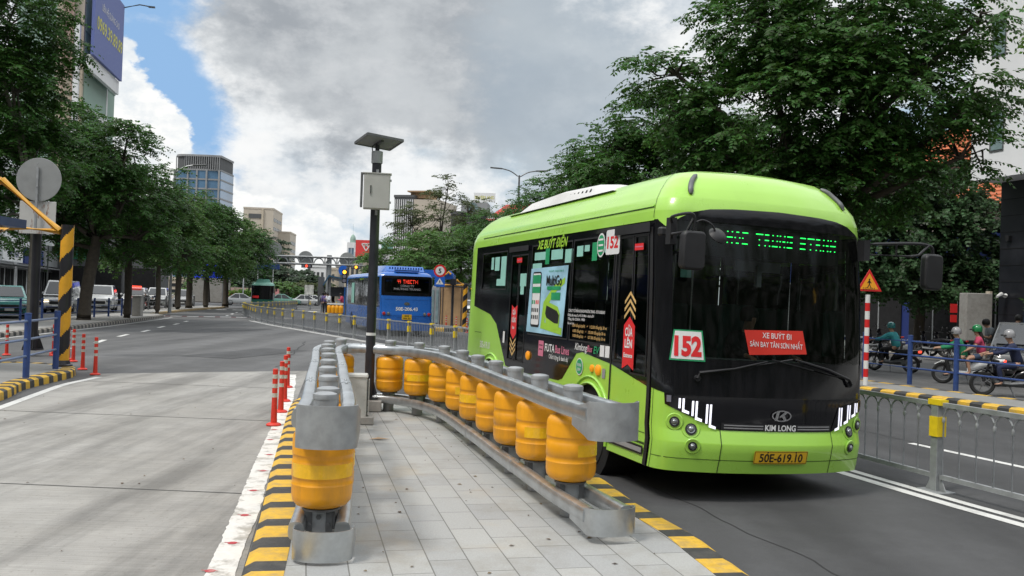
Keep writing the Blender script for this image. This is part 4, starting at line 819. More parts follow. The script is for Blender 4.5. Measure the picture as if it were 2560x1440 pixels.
# logo, name, grille strip, plate
b = MB()
for t in np.linspace(0, 2*math.pi, 40, endpoint=False):
    d = 2*math.pi/40; q = [(.0+ra*math.cos(t+e), .808+rb_*math.sin(t+e)) for e in (0, d) for ra, rb_ in ((.105, .052), (.092, .041))]; b.add([SF.S(*q[0], .018), SF.S(*q[1], .018), SF.S(*q[3], .018), SF.S(*q[2], .018)], [(0, 1, 2, 3)])
for pl_ in ([(-.055, .85), (-.025, .85), (-.045, .765), (-.075, .765)], [(-.03, .80), (.035, .85), (.075, .85), (.0, .795)], [(-.005, .812), (.028, .812), (.06, .765), (.025, .765)]): panel(b, SF, pl_[::-1], .02)
b.build('emblem', 'chrome', BUS)
b = MB(); panel(b, SF, rect(-.595, .595, .664, .73), .008, m=0)
for w in (.68, .704): 
    for u0, u1 in ((-.57, -.185), (.185, .57)): panel(b, SF, rect(u0, u1, w, w+.011), .013, m=1)
gs = b.build('grille_strip', ['trim_black', 'mid_grey'], BUS); b = MB(); surftext(b, SF, 'KIM LONG', 0, .697, .075, .013, bold=.03, fit=.33); b.build('lettering', 'white_film', gs)
b = MB(); panel(b, SF, rrect(-.285, .285, .375, .495, .012), .022); np_ = b.build('number_plate', 'plate_yellow', BUS)
b = MB()
for r_ in ((-.28, .28, .38, .384), (-.28, .28, .486, .49), (-.28, -.276, .38, .49), (.276, .28, .38, .49)): panel(b, SF, rect(*r_), .024)
surftext(b, SF, '50E-619.10', 0, .434, .105, .0245, bold=.02, fit=.46)
for u in (-.15, .15): b.lathe([(.006, 0), (.006, .004)], SF.S(u, .482, .024), 8, axis=(0, -1, 0))
b.build('plate_text', 'sign_black', np_)
# destination display behind the glass: rows of lit dashes
b = MB(); o_ = SF.S(0, 2.40)+np.array((0, .10, 0)); b.box(tuple(o_+(0, .04, 0)), (1.5, .06, .30)); ds = b.build('destination_display', 'led_panel', BUS)
b = MB(); ox, oz, px_ = -.51, 2.505, .0165
def plc(c, r): return (ox+c*px_, o_[1]+.005, oz-r*.026)
dotmatrix(b, 'HOC TRUNG STRNH', plc, rows=(0, 2, 4), dw=.34); b.build('lit_text', 'led_green', ds)
b = MB(); [b.quad(*[SF.S(u+du_, w+dw_, -.03)+np.array((0, .02, 0)) for du_, dw_ in ((0, 0), (.06, 0), (.06, .012), (0, .012))]) for u, w in ((-.74, 2.50), (-.66, 2.495), (-.75, 2.47))]; b.build('red_light', 'led_red', ds)
# route plate, banner, stickers behind/on the glass
b = MB(); panel(b, SF, [(-1.09, 1.27), (-.765, 1.27), (-.795, 1.55), (-1.055, 1.55)], .012, m=0); panel(b, SF, [(-1.075, 1.285), (-.78, 1.285), (-.808, 1.537), (-1.043, 1.537)], .014, m=1); rs = b.build('route_plate', ['green_film', 'white_film'], BUS)
b = MB(); surftext(b, SF, '152', -.925, 1.407, .235, .017, bold=.05, fit=.245); b.build('route_number', 'red_film', rs)
b = MB(); pl_ = [(-.40, 1.58), (.22, 1.60), (.265, 1.385), (-.35, 1.355)]; B3 = lambda u, w: SF.S(u, w, .012); panel(b, SF, pl_[::-1], .012); bn = b.build('banner', 'banner_red', BUS)
b = MB()
for st, w0, s_, fit_ in (('XE BUÝT ĐI', 1.54, .072, .31), ('SÂN BAY TÂN SƠN NHẤT', 1.455, .068, .56)):
    v, f = textmesh(st, .008); x0, x1 = v[:, 0].min(), v[:, 0].max(); k = fit_/((x1-x0)*s_); b.add([B3(-.065+(p[0]-(x0+x1)/2)*s_*k, w0+(p[1]-.36)*s_+(p[0]-(x0+x1)/2)*s_*k*-.015)+np.array((0, -.003, 0)) for p in v], f)
b.build('banner_text', 'white_film', bn)
b = MB(); panel(b, SF, rect(-1.0, -.90, 2.03, 2.19), .0); b.build('inspection_sticker', 'mint_film', BUS)
# wipers
for pts, l in ((((-.84, 1.12), (-.82, 1.17), (-.5, 1.22), (-.18, 1.30)), 0), (((.84, 1.11), (.80, 1.16), (.5, 1.25), (.12, 1.33)), 0)):
    b = MB(); b.tube([SF.S(u, w, .035) for u, w in pts], [.02, .016, .011, .008], 6); b.lathe([(.028, 0), (.028, .03)], SF.S(*pts[0], 0), 12, axis=(0, -1, 0)); b.tube([SF.S(pts[1][0]+e[0], pts[1][1]+e[1], .02) for e in ((.0, .0), ((.46 if pts[0][0] < 0 else -.46), .075), ((.92 if pts[0][0] < 0 else -.92), .16))], .007, 5); b.build('wiper', 'trim_black', BUS, smooth=60)
# roof marker lamps
for sg in (-1, 1):
    b = MB(); n = 9; W_ = np.linspace(2.83, 3.12, n)
    P = [SF.S(sg*(.93+.03*math.sin(i/3)), w, .012) for i, w in enumerate(W_)]; b.tube(P, [.016]+[.026]*(n-2)+[.014], 8); b.build('marker_lamp', 'galv_dark', BUS, smooth=60)
# mirrors
ml = MB(); Z = lambda *p: np.array(p, float)
ml.tube(smoothpath([Z(-1.17, .12, 2.50), Z(-1.25, -.02, 2.54), Z(-1.15, -.15, 2.57), Z(-1.10, -.15, 2.53), Z(-1.10, -.13, 2.40)], 4), .014, 7); ml.tube([Z(-1.17, .12, 2.36), Z(-1.24, -.02, 2.39), Z(-1.16, -.13, 2.41), Z(-1.11, -.15, 2.53)], .012, 7); ml.box((-1.17, .13, 2.43), (.06, .09, .24))
ma = ml.build('mirror_arm', 'trim_black', BUS, smooth=50)
b = MB(); b.prism(rrect(-.115, .115, -.175, .165, .05), (-1.09, -.08, 2.255), (1, 0, .0), (0.02, 0, 1), (0, -.09, 0)); b.build('mirror', 'trim_black', ma, bevel=.02, seg=2, smooth=50)
b = MB(); b.tube(smoothpath([Z(-1.10, -.14, 2.49), Z(-1.02, -.16, 2.52), Z(-.93, -.17, 2.48), Z(-.88, -.15, 2.40)], 4), .009, 6); b.lathe([(.0, 0), (.086, .012), (.09, .02), (.07, .045), (.02, .06)], (-.86, -.13, 2.385), 24, axis=(.12, -.75, .65)); b.build('round_mirror', 'trim_black', ma, smooth=50)
mr = MB(); mr.tube(smoothpath([Z(1.04, .27, 2.49), Z(1.5, .16, 2.53), Z(1.70, .15, 2.53), Z(1.78, .16, 2.50), Z(1.80, .17, 2.42)], 4), .016, 7); mr.tube([Z(1.04, .27, 2.39), Z(1.5, .14, 2.40), Z(1.60, .14, 2.42), Z(1.72, .14, 2.525)], .013, 7); mr.tube([Z(1.34, .16, 2.51), Z(1.34, .16, 2.395)], .012, 6); mr.box((1.05, .28, 2.43), (.07, .1, .2))
ma = mr.build('mirror_arm', 'trim_black', BUS, smooth=50); b = MB(); b.prism(rrect(-.12, .12, -.185, .175, .055), (1.80, .22, 2.27), (1, .1, 0), (0.0, 0, 1), (0, -.09, 0)); b.build('mirror', 'trim_black', ma, bevel=.02, seg=2, smooth=50)
b = MB(); b.box((-1.15, .33, 2.44), (.08, .08, .08)); b.build('side_camera', 'trim_black', BUS, bevel=.015)
# roof unit
b = MB(); pr = [(2.0, 3.05), (2.25, 3.13), (2.8, 3.19), (3.9, 3.22), (4.9, 3.19), (5.7, 3.05)]
nb = []
for y, z in pr: nb += [(-.92, y, 3.02), (-.84, y, z-.05), (-.72, y, z), (.72, y, z), (.84, y, z-.05), (.92, y, 3.02)]
for i in range(len(pr)-1):
    for j in range(5): b.f.append((i*6+j, i*6+j+1, (i+1)*6+j+1, (i+1)*6+j)); b.m.append(0)
b.v = nb; b.f += [(5, 4, 3, 2, 1, 0), tuple(range(30, 36))]; b.m += [0, 0]; ru = b.build('roof_unit', 'ac_white', BUS, smooth=35)
b = MB(); [b.add([(-.885, y, 3.07), (-.885, y+.07, 3.07), (-.865, y+.05, 3.12), (-.865, y+.02, 3.12)], [(0, 1, 2, 3)]) for y in np.arange(2.7, 3.7, .13)]; b.build('vents', 'void', ru)
# side decals
def decal(name, fn, m): b = MB(); fn(b); return b.build(name, m, BUS)
for r_ in ((-6.62, -6.50, 2.20, 2.38), (-6.44, -6.22, 2.18, 2.38), (-6.14, -5.90, 1.96, 2.38), (-6.32, -6.14, 1.96, 2.06), (-5.25, -5.0, 1.95, 2.12), (-5.22, -5.08, 1.84, 1.95), (-4.72, -4.32, 2.28, 2.38), (-4.12, -3.74, 2.27, 2.39), (-3.66, -3.42, 2.22, 2.38), (-3.30, -3.12, 2.28, 2.40), (-3.08, -2.94, 2.33, 2.40), (-4.78, -4.44, 2.16, 2.24), (-2.62, -2.4, 2.30, 2.37)): decal('film_panel', lambda b: panel(b, SF, rect(*r_), .004), 'mint_film')
decal('electric_lettering', lambda b: surftext(b, SF, 'XE BUÝT ĐIỆN', -4.10, 2.475, .15, .012, fit=1.0, bold=.03, skew=.3), 'lime_film')
decal('emergency_sticker', lambda b: [panel(b, SF, rect(u, u+.14, 2.22, 2.42), .006) for u in (-4.32, -2.86)], 'green_film')
po = decal('poster', lambda b: panel(b, SF, [(-4.87, 1.36), (-3.60, 1.355), (-3.52, 2.19), (-4.80, 2.175)], .010, m=0), 'poster_blue')
def pbuild(name, fn, m): b = MB(); fn(b); b.build(name, m, po)
pbuild('poster_swoosh', lambda b: [panel(b, SF, [(-4.35, 1.42), (-4.28, 1.75), (-3.95, 1.95), (-3.60, 2.05), (-3.60, 1.98), (-3.92, 1.86), (-4.18, 1.68), (-4.22, 1.42)], .012), panel(b, SF, [(-4.30, 1.42), (-3.62, 1.37), (-3.62, 1.45), (-4.2, 1.5)], .0125)], 'lime_film')
pbuild('poster_phone', lambda b: [panel(b, SF, rrect(-4.72, -4.40, 1.43, 2.13, .04), .013, m=0), panel(b, SF, rrect(-4.70, -4.42, 1.46, 2.11, .03), .0145, m=1), panel(b, SF, rect(-4.70, -4.42, 1.98, 2.09), .016, m=2), panel(b, SF, rect(-4.70, -4.42, 1.86, 1.94), .016, m=2)]+[panel(b, SF, rect(-4.69+i*.067, -4.65+i*.067, w, w+.05), .016, m=[2, 2, 3, 3][i] if w > 1.65 else 0) for i in range(4) for w in (1.72, 1.62, 1.53)], ['sign_black', 'white_film', 'green_film', 'red_film'])
pbuild('poster_bus', lambda b: [panel(b, SF, [(-4.20, 1.60), (-4.16, 1.76), (-3.78, 1.70), (-3.70, 1.62), (-3.72, 1.44), (-3.88, 1.42), (-4.16, 1.50)], .0145, m=0), panel(b, SF, [(-4.19, 1.61), (-4.16, 1.71), (-3.80, 1.65), (-3.72, 1.60), (-3.74, 1.50), (-3.86, 1.50), (-4.14, 1.56)], .016, m=1)], ['lime_film', 'sign_black'])
pbuild('poster_heading', lambda b: surftext(b, SF, 'MultiGo', -3.95, 2.02, .17, .016, fit=.52, bold=.02), 'sign_black')
pbuild('poster_title', lambda b: [panel(b, SF, rrect(-4.18, -3.72, 1.90, 1.945, .02), .015), panel(b, SF, rect(-4.02, -3.72, 1.78, 1.87), .015), surftext(b, SF, 'VÉ XE BUÝT - THANH TOÁN VÉ', -3.9, 2.13, .032, .015, fit=.5)], 'green_film')
decal('fare_notice', lambda b: [surftext(b, SF, s_, u, w, sz, .010, m=m_, fit=ft) for s_, u, w, sz, m_, ft in (('CÔNG TY CỔ PHẦN XE KHÁCH PHƯƠNG TRANG - FUTA BUSLINES', -2.93, 1.665, .045, 0, 1.02), ('Đường dây nóng: Tp. Hồ Chí Minh - nhánh số 9', -3.08, 1.615, .04, 0, .75), ('Tổng đài CSKH: 1900', -3.2, 1.57, .04, 0, .5), ('Giá vé lượt', -3.35, 1.52, .035, 0, .2), ('5.000 đồng/lượt/HS   →   112.500 đồng/tập 30 vé', -2.83, 1.50, .045, 1, .95), ('6.000 đồng/lượt   →   135.000 đồng/tập 30 vé', -2.83, 1.44, .045, 1, .9), ('7.000 đồng/lượt   →   157.500 đồng/tập 30 vé', -2.83, 1.385, .045, 1, .9))], ['white_film', 'gold_film'])
decal('company_lettering', lambda b: [surftext(b, SF, 'FUTA', -3.98, 1.20, .13, .010, m=0, fit=.33, bold=.02), surftext(b, SF, 'Bus Lines', -3.57, 1.20, .13, .010, m=1, fit=.44, bold=.02), surftext(b, SF, 'Chất lượng là danh dự', -3.68, 1.10, .075, .010, m=0, fit=.62), panel(b, SF, rect(-4.38, -4.20, 1.08, 1.27), .008, m=1), panel(b, SF, rect(-4.35, -4.23, 1.16, 1.17), .010, m=2), panel(b, SF, rect(-4.35, -4.23, 1.21, 1.22), .010, m=2)], ['white_film', 'pink_film', 'bus_black'])
decal('maker_lettering', lambda b: [surftext(b, SF, 'Kimlong', -3.0, 1.27, .11, .012, m=0, fit=.34, skew=.25), surftext(b, SF, 'Bus', -2.76, 1.265, .10, .012, m=1, fit=.13, skew=.25), surftext(b, SF, 'EV', -2.58, 1.26, .11, .012, m=2, fit=.14, bold=.02, skew=.25)], ['white_film', 'pink_film', 'green_film'])
for r_ in ((-2.49, -2.38, 1.20, 1.32), (-2.36, -2.25, 1.20, 1.32), (-5.84, -5.76, 1.16, 1.32)): decal('small_notice', lambda b: panel(b, SF, rect(*r_), .012), 'white_film')
b = MB(); panel(b, SF, rrect(-2.49, -2.15, 2.27, 2.53, .03), .012, m=0); sn = b.build('side_route_plate', 'white_film', BUS); b = MB(); surftext(b, SF, '152', -2.32, 2.40, .17, .014, bold=.03, fit=.27); b.build('route_number', 'red_film', sn)
decal('green_badge', lambda b: [panel(b, SF, ellp(-2.62, 2.38, .105, .13), .010, m=0), panel(b, SF, ellp(-2.62, 2.38, .088, .11), .012, m=1), panel(b, SF, [(-2.68, 2.37), (-2.56, 2.37), (-2.56, 2.39), (-2.68, 2.39)], .014, m=0), panel(b, SF, [(-2.68, 2.43), (-2.56, 2.43), (-2.56, 2.45), (-2.68, 2.45)], .014, m=0), panel(b, SF, [(-2.68, 2.31), (-2.56, 2.31), (-2.56, 2.33), (-2.68, 2.33)], .014, m=0)], ['white_film', 'green_film'])
decal('round_badge', lambda b: [panel(b, SF, ellp(-3.03, 1.05, .10, .095), .008, m=0), panel(b, SF, ellp(-3.03, 1.05, .088, .083), .010, m=1), surftext(b, SF, 'TRUNG', -3.03, 1.07, .05, .012, m=0, fit=.12), surftext(b, SF, '30W', -3.03, 1.02, .05, .012, m=0, fit=.09)], ['white_film', 'green_film'])
def arrow_sticker(u, w, up_, txts, s=1.):
    b = MB(); d = 1 if up_ else -1; h = .13*s
    for k in range(3): ww = w+d*(.30+k*.075)*s; panel(b, SF, [(u-h, ww-d*.05*s), (u, ww+d*.045*s), (u+h, ww-d*.05*s), (u+h, ww-d*.015*s), (u, ww+d*.08*s), (u-h, ww-d*.015*s)][::d], .011, m=1)
    panel(b, SF, [(u-h, w-d*.24*s), (u, w-d*.19*s), (u+h, w-d*.24*s), (u+h, w+d*.19*s), (u, w+d*.28*s), (u-h, w+d*.19*s)][::d], .010, m=0)
    for i, (t, sz, f_) in enumerate(txts): surftext(b, SF, t, u, w+.13*s-i*.115*s, sz*s, .013, m=2, fit=f_*s, bold=.03)
    b.build('door_sticker', ['red_film', 'gold_film', 'white_film'], BUS)
arrow_sticker(-1.81, 1.36, True, (('CỬA', .115, .17), ('LÊN', .115, .17), ('Entrance', .06, .2))); arrow_sticker(-5.40, 1.48, False, (('CỬA', .10, .15), ('XUỐNG', .10, .19), ('Exit', .06, .1)), .9)
for u, w in ((-1.76, 2.29), (-5.42, 2.27)): decal('red_sticker', lambda b: [panel(b, SF, rect(u, u+.22, w, w+.065), .010, m=0), panel(b, SF, rect(u+.01, u+.21, w+.028, w+.038), .012, m=1)], ['red_film', 'pink_film'])
decal('plate_lettering', lambda b: surftext(b, SF, '50E-619.10', -6.72, 1.08, .14, .006, fit=.5), 'white_film')
for u in (-2.51, -4.74): p = SF.S(u, 1.055, 0); b = MB(); b.lathe([(.055, 0), (.058, .02), (.04, .035), (.015, .036)], p, 20, axis=(-1, 0, 0)); b.build('side_camera', 'lamp_amber', BUS, smooth=40)
b = MB(); b.lathe([(.04, 0), (.038, .02), (.01, .034)], SF.S(-2.68, 1.06, 0), 18, axis=(-1, 0, 0)); b.build('indicator_lamp', 'lamp_amber', BUS, smooth=50)
decal('charging_port', lambda b: panel(b, SF, rect(-2.42, -2.34, .98, 1.08), .006), 'mid_grey')
# interior
b = MB(); b.box((0, 3.7, .72), (2.1, 6.1, .06)); b.box((0, 6.75, 1.5), (2.1, .06, 1.7)); b.box((0, 3.7, 2.62), (2.0, 6.0, .04)); b.box((.0, .62, 1.0), (2.0, .5, .55)); b.build('cabin', 'interior', BUS)
def seat(x, y, name='seat'): b = MB(); b.box((x, y, 1.15), (.43, .42, .10)); b.box((x, y+.2, 1.5), (.43, .09, .68)); b.box((x, y, .92), (.10, .3, .4)); return b.build(name, 'seat_fabric', BUS, bevel=.03)
for y in (2.5, 3.4, 4.3, 5.2): 
    for x in (.72, .26): seat(x, y)
for y in (3.3, 4.2, 5.9): seat(-.78, y)
seat(.45, 1.35, 'driver_seat')
b = MB(); [b.cyl((x, y, .75), (x, y, 2.6), .017, n=8) for x, y in ((-.35, 1.15), (-.42, 1.9), (.0, 2.2), (-.3, 3.4), (-.3, 4.9), (-.9, 1.75))]; b.cyl((-.4, 1.2, 2.35), (-.4, 6, 2.35), .017, n=8); b.build('grab_rails', 'grabrail', BUS)
b = MB(); b.tube([(.45+.21*math.cos(t), .86+.08*math.sin(t), 1.36+.17*math.sin(t)) for t in np.linspace(0, 6.283, 20)], .015, 6); b.cyl((.45, .86, 1.36), (.45, .72, 1.2), .02); b.build('steering_wheel', 'trim_black', BUS)
b = MB(); b.box((.02, .55, 2.2), (.5, .05, .10)); b.box((.0, .5, 2.1), (.05, .05, .2)); b.build('sun_visor', 'interior', BUS)
# ================================================================ TREES
def twigs(rg, O, Dv, L, n, ll, lw, droop=.35, up_=.25):
    """compound fronds: O origins, Dv directions, L lengths, n leaflets a side -> quads (N,4,3)"""
    N = len(O); t = np.linspace(.12, 1, n)[None, :, None]; L = L[:, None, None]
    z = np.array([0, 0, 1.]); P = O[:, None, :]+Dv[:, None, :]*L*t-z*droop*L*t*t
    T = Dv[:, None, :]-z*2*droop*t; T = T/np.linalg.norm(T, axis=2, keepdims=True)
    S = np.cross(T, z); S /= np.linalg.norm(S, axis=2, keepdims=True)+1e-9; out = []
    for sg in (-1, 1):
        d = S*sg*.85+T*.5-z*rg.uniform(.05, .55, (N, n, 1))+rg.normal(0, .15, (N, n, 3)); d /= np.linalg.norm(d, axis=2, keepdims=True)
        l = ll*rg.uniform(.75, 1.2, (N, n, 1))*(1-.35*np.abs(t-.5)*2*.6); wv = np.cross(d, np.cross(T, S)+rg.normal(0, .35, (N, n, 3))); wv /= np.linalg.norm(wv, axis=2, keepdims=True)+1e-9
        out.append(np.stack([P, P+d*l*.45+wv*lw/2, P+d*l, P+d*l*.45-wv*lw/2], axis=2).reshape(-1, 4, 3))
    return np.concatenate(out)
def quads_obj(name, Q, m, parent, kind=None):
    V = Q.reshape(-1, 3).astype(np.float32); n = len(Q); me = bpy.data.meshes.new(name); me.vertices.add(4*n); me.vertices.foreach_set('co', V.ravel()); me.loops.add(4*n); me.polygons.add(n)
    me.loops.foreach_set('vertex_index', np.arange(4*n, dtype=np.int32)); me.polygons.foreach_set('loop_start', np.arange(0, 4*n, 4, dtype=np.int32)); me.polygons.foreach_set('loop_total', np.full(n, 4, dtype=np.int32))
    me.materials.append(MT[m]); me.update(calc_edges=True); me.validate(); o = bpy.data.objects.new(name, me); COL.objects.link(o); o.parent = parent; return o
def tree(label, loc, lobes, th, tr, seed, leaf='leaf', bark='bark', dens=1., frond=.75, ll=.13, lw=.055, nl=8, name='street_tree', group=None, lean=(0, 0), droop=.35, lit=.12, tips=6, cat='tree', bare=False):
    """lobes: (dx,dy,z,rx,ry,rz) of foliage masses; trunk th high, tr radius"""
    rg = np.random.default_rng(seed); t = thing(name, label, cat, loc, 0, group)
    top = np.array((lean[0], lean[1], th)); b = MB(); b.tube(smoothpath([(0, 0, -.1), (lean[0]*.2+rg.normal(0, tr*.2), rg.normal(0, tr*.2), th*.35), (lean[0]*.6, lean[1]*.6, th*.7), tuple(top)], 4), [tr*1.25, tr*1.05]+[tr*.95]*8+[tr*.8]*3, 10)
    ctr = np.mean([l[:3] for l in lobes], axis=0); O = []; Dv = []; br = []
    for (x, y, z, rx, ry, rz, *ld) in lobes:
        c = np.array((x, y, z)); vol = rx*ry*rz; nc = int(max(6, 9*dens*vol**.72*(ld[0] if ld else 1))); v = rg.normal(0, 1, (nc, 3)); v /= np.linalg.norm(v, axis=1)[:, None]; r = rg.uniform(.30, 1, nc)**.55
        C_ = c+v*r[:, None]*np.array((rx, ry, rz)); C_[:, 2] -= .10*rz*np.abs(v[:, 0])
        mid = (top+c)/2+rg.normal(0, .25, 3)+(0, 0, -.1*rz); b.tube(smoothpath([top-(0, 0, .15*th*rg.uniform(0, 1)), mid, c-(0, 0, .1*rz)], 3), [tr*.6, tr*.52, tr*.45, tr*.4, tr*.33, tr*.27, tr*.2], 7)
        for q in C_[rg.choice(nc, min(nc, tips*2), replace=False)]: mm = (c+q)/2+rg.normal(0, .15, 3)+(0, 0, .12); b.tube([c-(0, 0, .15*rz), mm, q], [tr*.2, tr*.12, .012], 5)
        k = rg.integers(7, 13, nc)
        for q, kk, vv in zip(C_, k, v):
            a = rg.uniform(0, 2*math.pi, kk); h = np.stack([np.cos(a), np.sin(a), rg.uniform(-.1, .45, kk)], 1)*.8+vv*.75*np.array((1, 1, .6)); h /= np.linalg.norm(h, axis=1)[:, None]; O.append(q+rg.normal(0, .18, (kk, 3))*np.array((1.3, 1.3, .5))); Dv.append(h)
    O = np.concatenate(O); Dv = np.concatenate(Dv); L = frond*rg.uniform(.6, 1.25, len(O)); b.build('trunk', bark, t, smooth=60)
    if not bare:
        Q = twigs(rg, O, Dv, L, nl, ll, lw, droop); quads_obj('crown', Q, leaf, t)
    return t, len(O)*nl*2
G1 = 'trees along the right side traffic island'
nq = 0
# right: long branches over the bus lane
T = [
 ('largest dark tree with drooping branches over the right side island, behind the bus', (8.4, 25.5, ISL), [(-.8, 0, 7.2, 3.3, 3.2, 2.2), (-1.2, .5, 5.0, 3.2, 2.4, 1.0), (1.4, -1, 7.9, 2.9, 3.0, 2.0), (-3.6, .5, 7.3, 1.4, 1.6, .9, .8), (-3.9, .2, 8.3, 1.5, 1.2, .35, .8), (3.2, -2.0, 5.8, 1.4, 1.3, .5, .5), (1.2, 0, 10.2, 3.1, 3.4, 2.0), (3.9, -1.5, 9.6, 1.5, 1.2, .35, .5), (3.6, -2, 7.4, 1.3, .9, .2, .6), (.9, -.5, 5.4, 2.4, 2.2, .9), (-1.5, 0, 9.6, 2.0, 2.2, 1.2)], 4.2, .26, 11, 1.45),
 ('tall dark tree second along the right island, above the bus roof', (5.3, 35.5, ISL), [(-.6, 0, 6.4, 2.5, 3, 2.2), (1.5, 0, 5.2, 3.0, 2.4, 1.4), (2.2, 0, 8.0, 2.6, 3, 1.9), (-2.0, 0, 5.6, 1.8, 2.4, 1.6), (.4, 0, 8.8, 1.9, 2.4, 1.2), (-1.6, 0, 7.6, 1.3, 1.8, 1.0)], 3.6, .24, 12, 1.25),
 ('bushy tree third along the right island, its left edge against the sky', (3.2, 45, ISL), [(-1.0, 0, 5.6, 2.6, 2.6, 2.4), (1.5, 0, 7.0, 2.6, 2.6, 2.0), (-.2, 0, 7.9, 1.4, 2, .9), (-1.4, 0, 4.8, 1.6, 2, 1.1)], 3.2, .22, 13, 1.15)]
for lab, loc, lob, th, tr, sd_, dn in T: t, n = tree(lab, loc, lob, th, tr, sd_, 'leaf', dens=dn*1.45, frond=.85, ll=.18, lw=.08, nl=8, group=G1, droop=.42); nq += n
t, n = tree('thin lower tree with arching sprays left of the bus roof, right of the street lamp', (-.6, 52, ISL), [(.6, 0, 5.2, 2.2, 2.2, 1.5), (-1.0, 0, 6.0, 1.4, 1.6, .8), (1.5, 0, 6.8, 1.6, 1.6, 1.2)], 3.2, .2, 14, 'leaf', dens=1.5, frond=.9, ll=.17, lw=.07, group=G1, droop=.4); nq += n
# lush row behind the kiosk and the tall sparse one
for lab, loc, lob, sd_, lf, dn, th in (
 ('lush bright green tree right behind the tan kiosk', (-3.6, 62, 0), [(0, 0, 4.6, 3.6, 3, 2.0), (2.2, 0, 5.4, 2.6, 2.4, 1.6), (-2.2, 0, 4.6, 2.4, 2.2, 1.6)], 21, 'leaf_lush', 1.1, 2.6),
 ('lush green tree left of the speed limit sign, beyond the blue bus', (-8.2, 72, 0), [(0, 0, 4.8, 3.4, 3, 2.0), (-2.0, 0, 4.2, 2.4, 2.4, 1.5), (2.0, 0, 5.8, 2.4, 2.4, 1.6)], 22, 'leaf_lush', 1.0, 2.6),
 ('tall sparse olive tree rising above the lush trees near the striped tower', (-6.9, 84, 0), [(0, 0, 9.4, 3.4, 3, 2.4), (2.6, 0, 10.0, 2.2, 2, 1.6), (-2.6, 0, 8.6, 2.0, 2, 1.8), (.6, 0, 12.0, 1.8, 1.8, 1.1), (4.2, 0, 9.2, 1.2, 1.2, .9)], 23, 'leaf_olive', .42, 6.2)):
    t, n = tree(lab, loc, lob, th, .22, sd_, lf, dens=dn, frond=.9, ll=.26, lw=.12, nl=5, name='street_tree'); nq += n
# right far pavement: round leaved dark tree, small shrubs
t, n = tree('dense round leaved dark tree on the far right pavement below the orange roofs', (18.6, 41.0, ISL), [(-.8, 0, 5.2, 3.0, 2.6, 2.6), (-3.0, -1, 4.6, 2.0, 2.0, 2.2), (1.9, -.6, 5.2, 1.9, 2.2, 2.4), (1.0, 0, 7.4, 1.9, 2, 1.3), (-1.2, -1.2, 3.2, 2.8, 1.6, 1.1), (2.1, -1, 3.2, 1.5, 1.6, 1.0), (-1.6, 0, 7.0, 2.0, 2, 1.3), (-4.0, -1.0, 3.4, 1.6, 1.5, 1.0)], 2.2, .25, 31, 'leaf_dark', dens=3.0, frond=.36, ll=.17, lw=.15, nl=4, droop=.9); nq += n
t, n = tree('dark tree farther along the right pavement, seen above the bus', (9.5, 58, ISL), [(0, 0, 6, 4, 3, 3.6), (-4, 0, 5, 3, 3, 3), (3.5, 0, 5.5, 3, 3, 3)], 2.4, .25, 32, 'leaf_dark', dens=.7, frond=.7, ll=.28, lw=.17, nl=5, droop=.2); nq += n
t, n = tree('small bright green shrub at the right edge beside the black tiled wall', (16.75, 27.2, ISL), [(0, 0, 1.9, .9, .9, .75), (.2, 0, 3.0, .8, .8, .55)], 1.6, .05, 33, 'leaf_lush', dens=2.0, frond=.3, ll=.10, lw=.07, nl=4, droop=.2, name='shrub', cat='shrub'); nq += n
t, n = tree('bright green leafy branches of a tree cut off by the top right corner', (15.0, 20.5, ISL), [(-2.4, 0, 8.75, 1.6, 1.3, .30, .6), (.6, 0, 9.0, 2.0, 1.4, .5)], 6, .16, 34, 'leaf_bright', dens=2.2, frond=.6, ll=.15, lw=.08, nl=6, droop=.5); nq += n
t, n = tree('ragged weed tuft on the right traffic island by the striped kerb', (10.2, 16.3, ISL), [(.1, 0, .12, .35, .3, .10)], .12, .01, 35, 'leaf', dens=3, frond=.2, ll=.06, lw=.03, nl=5, droop=.6, name='weed', cat='weed'); nq += n
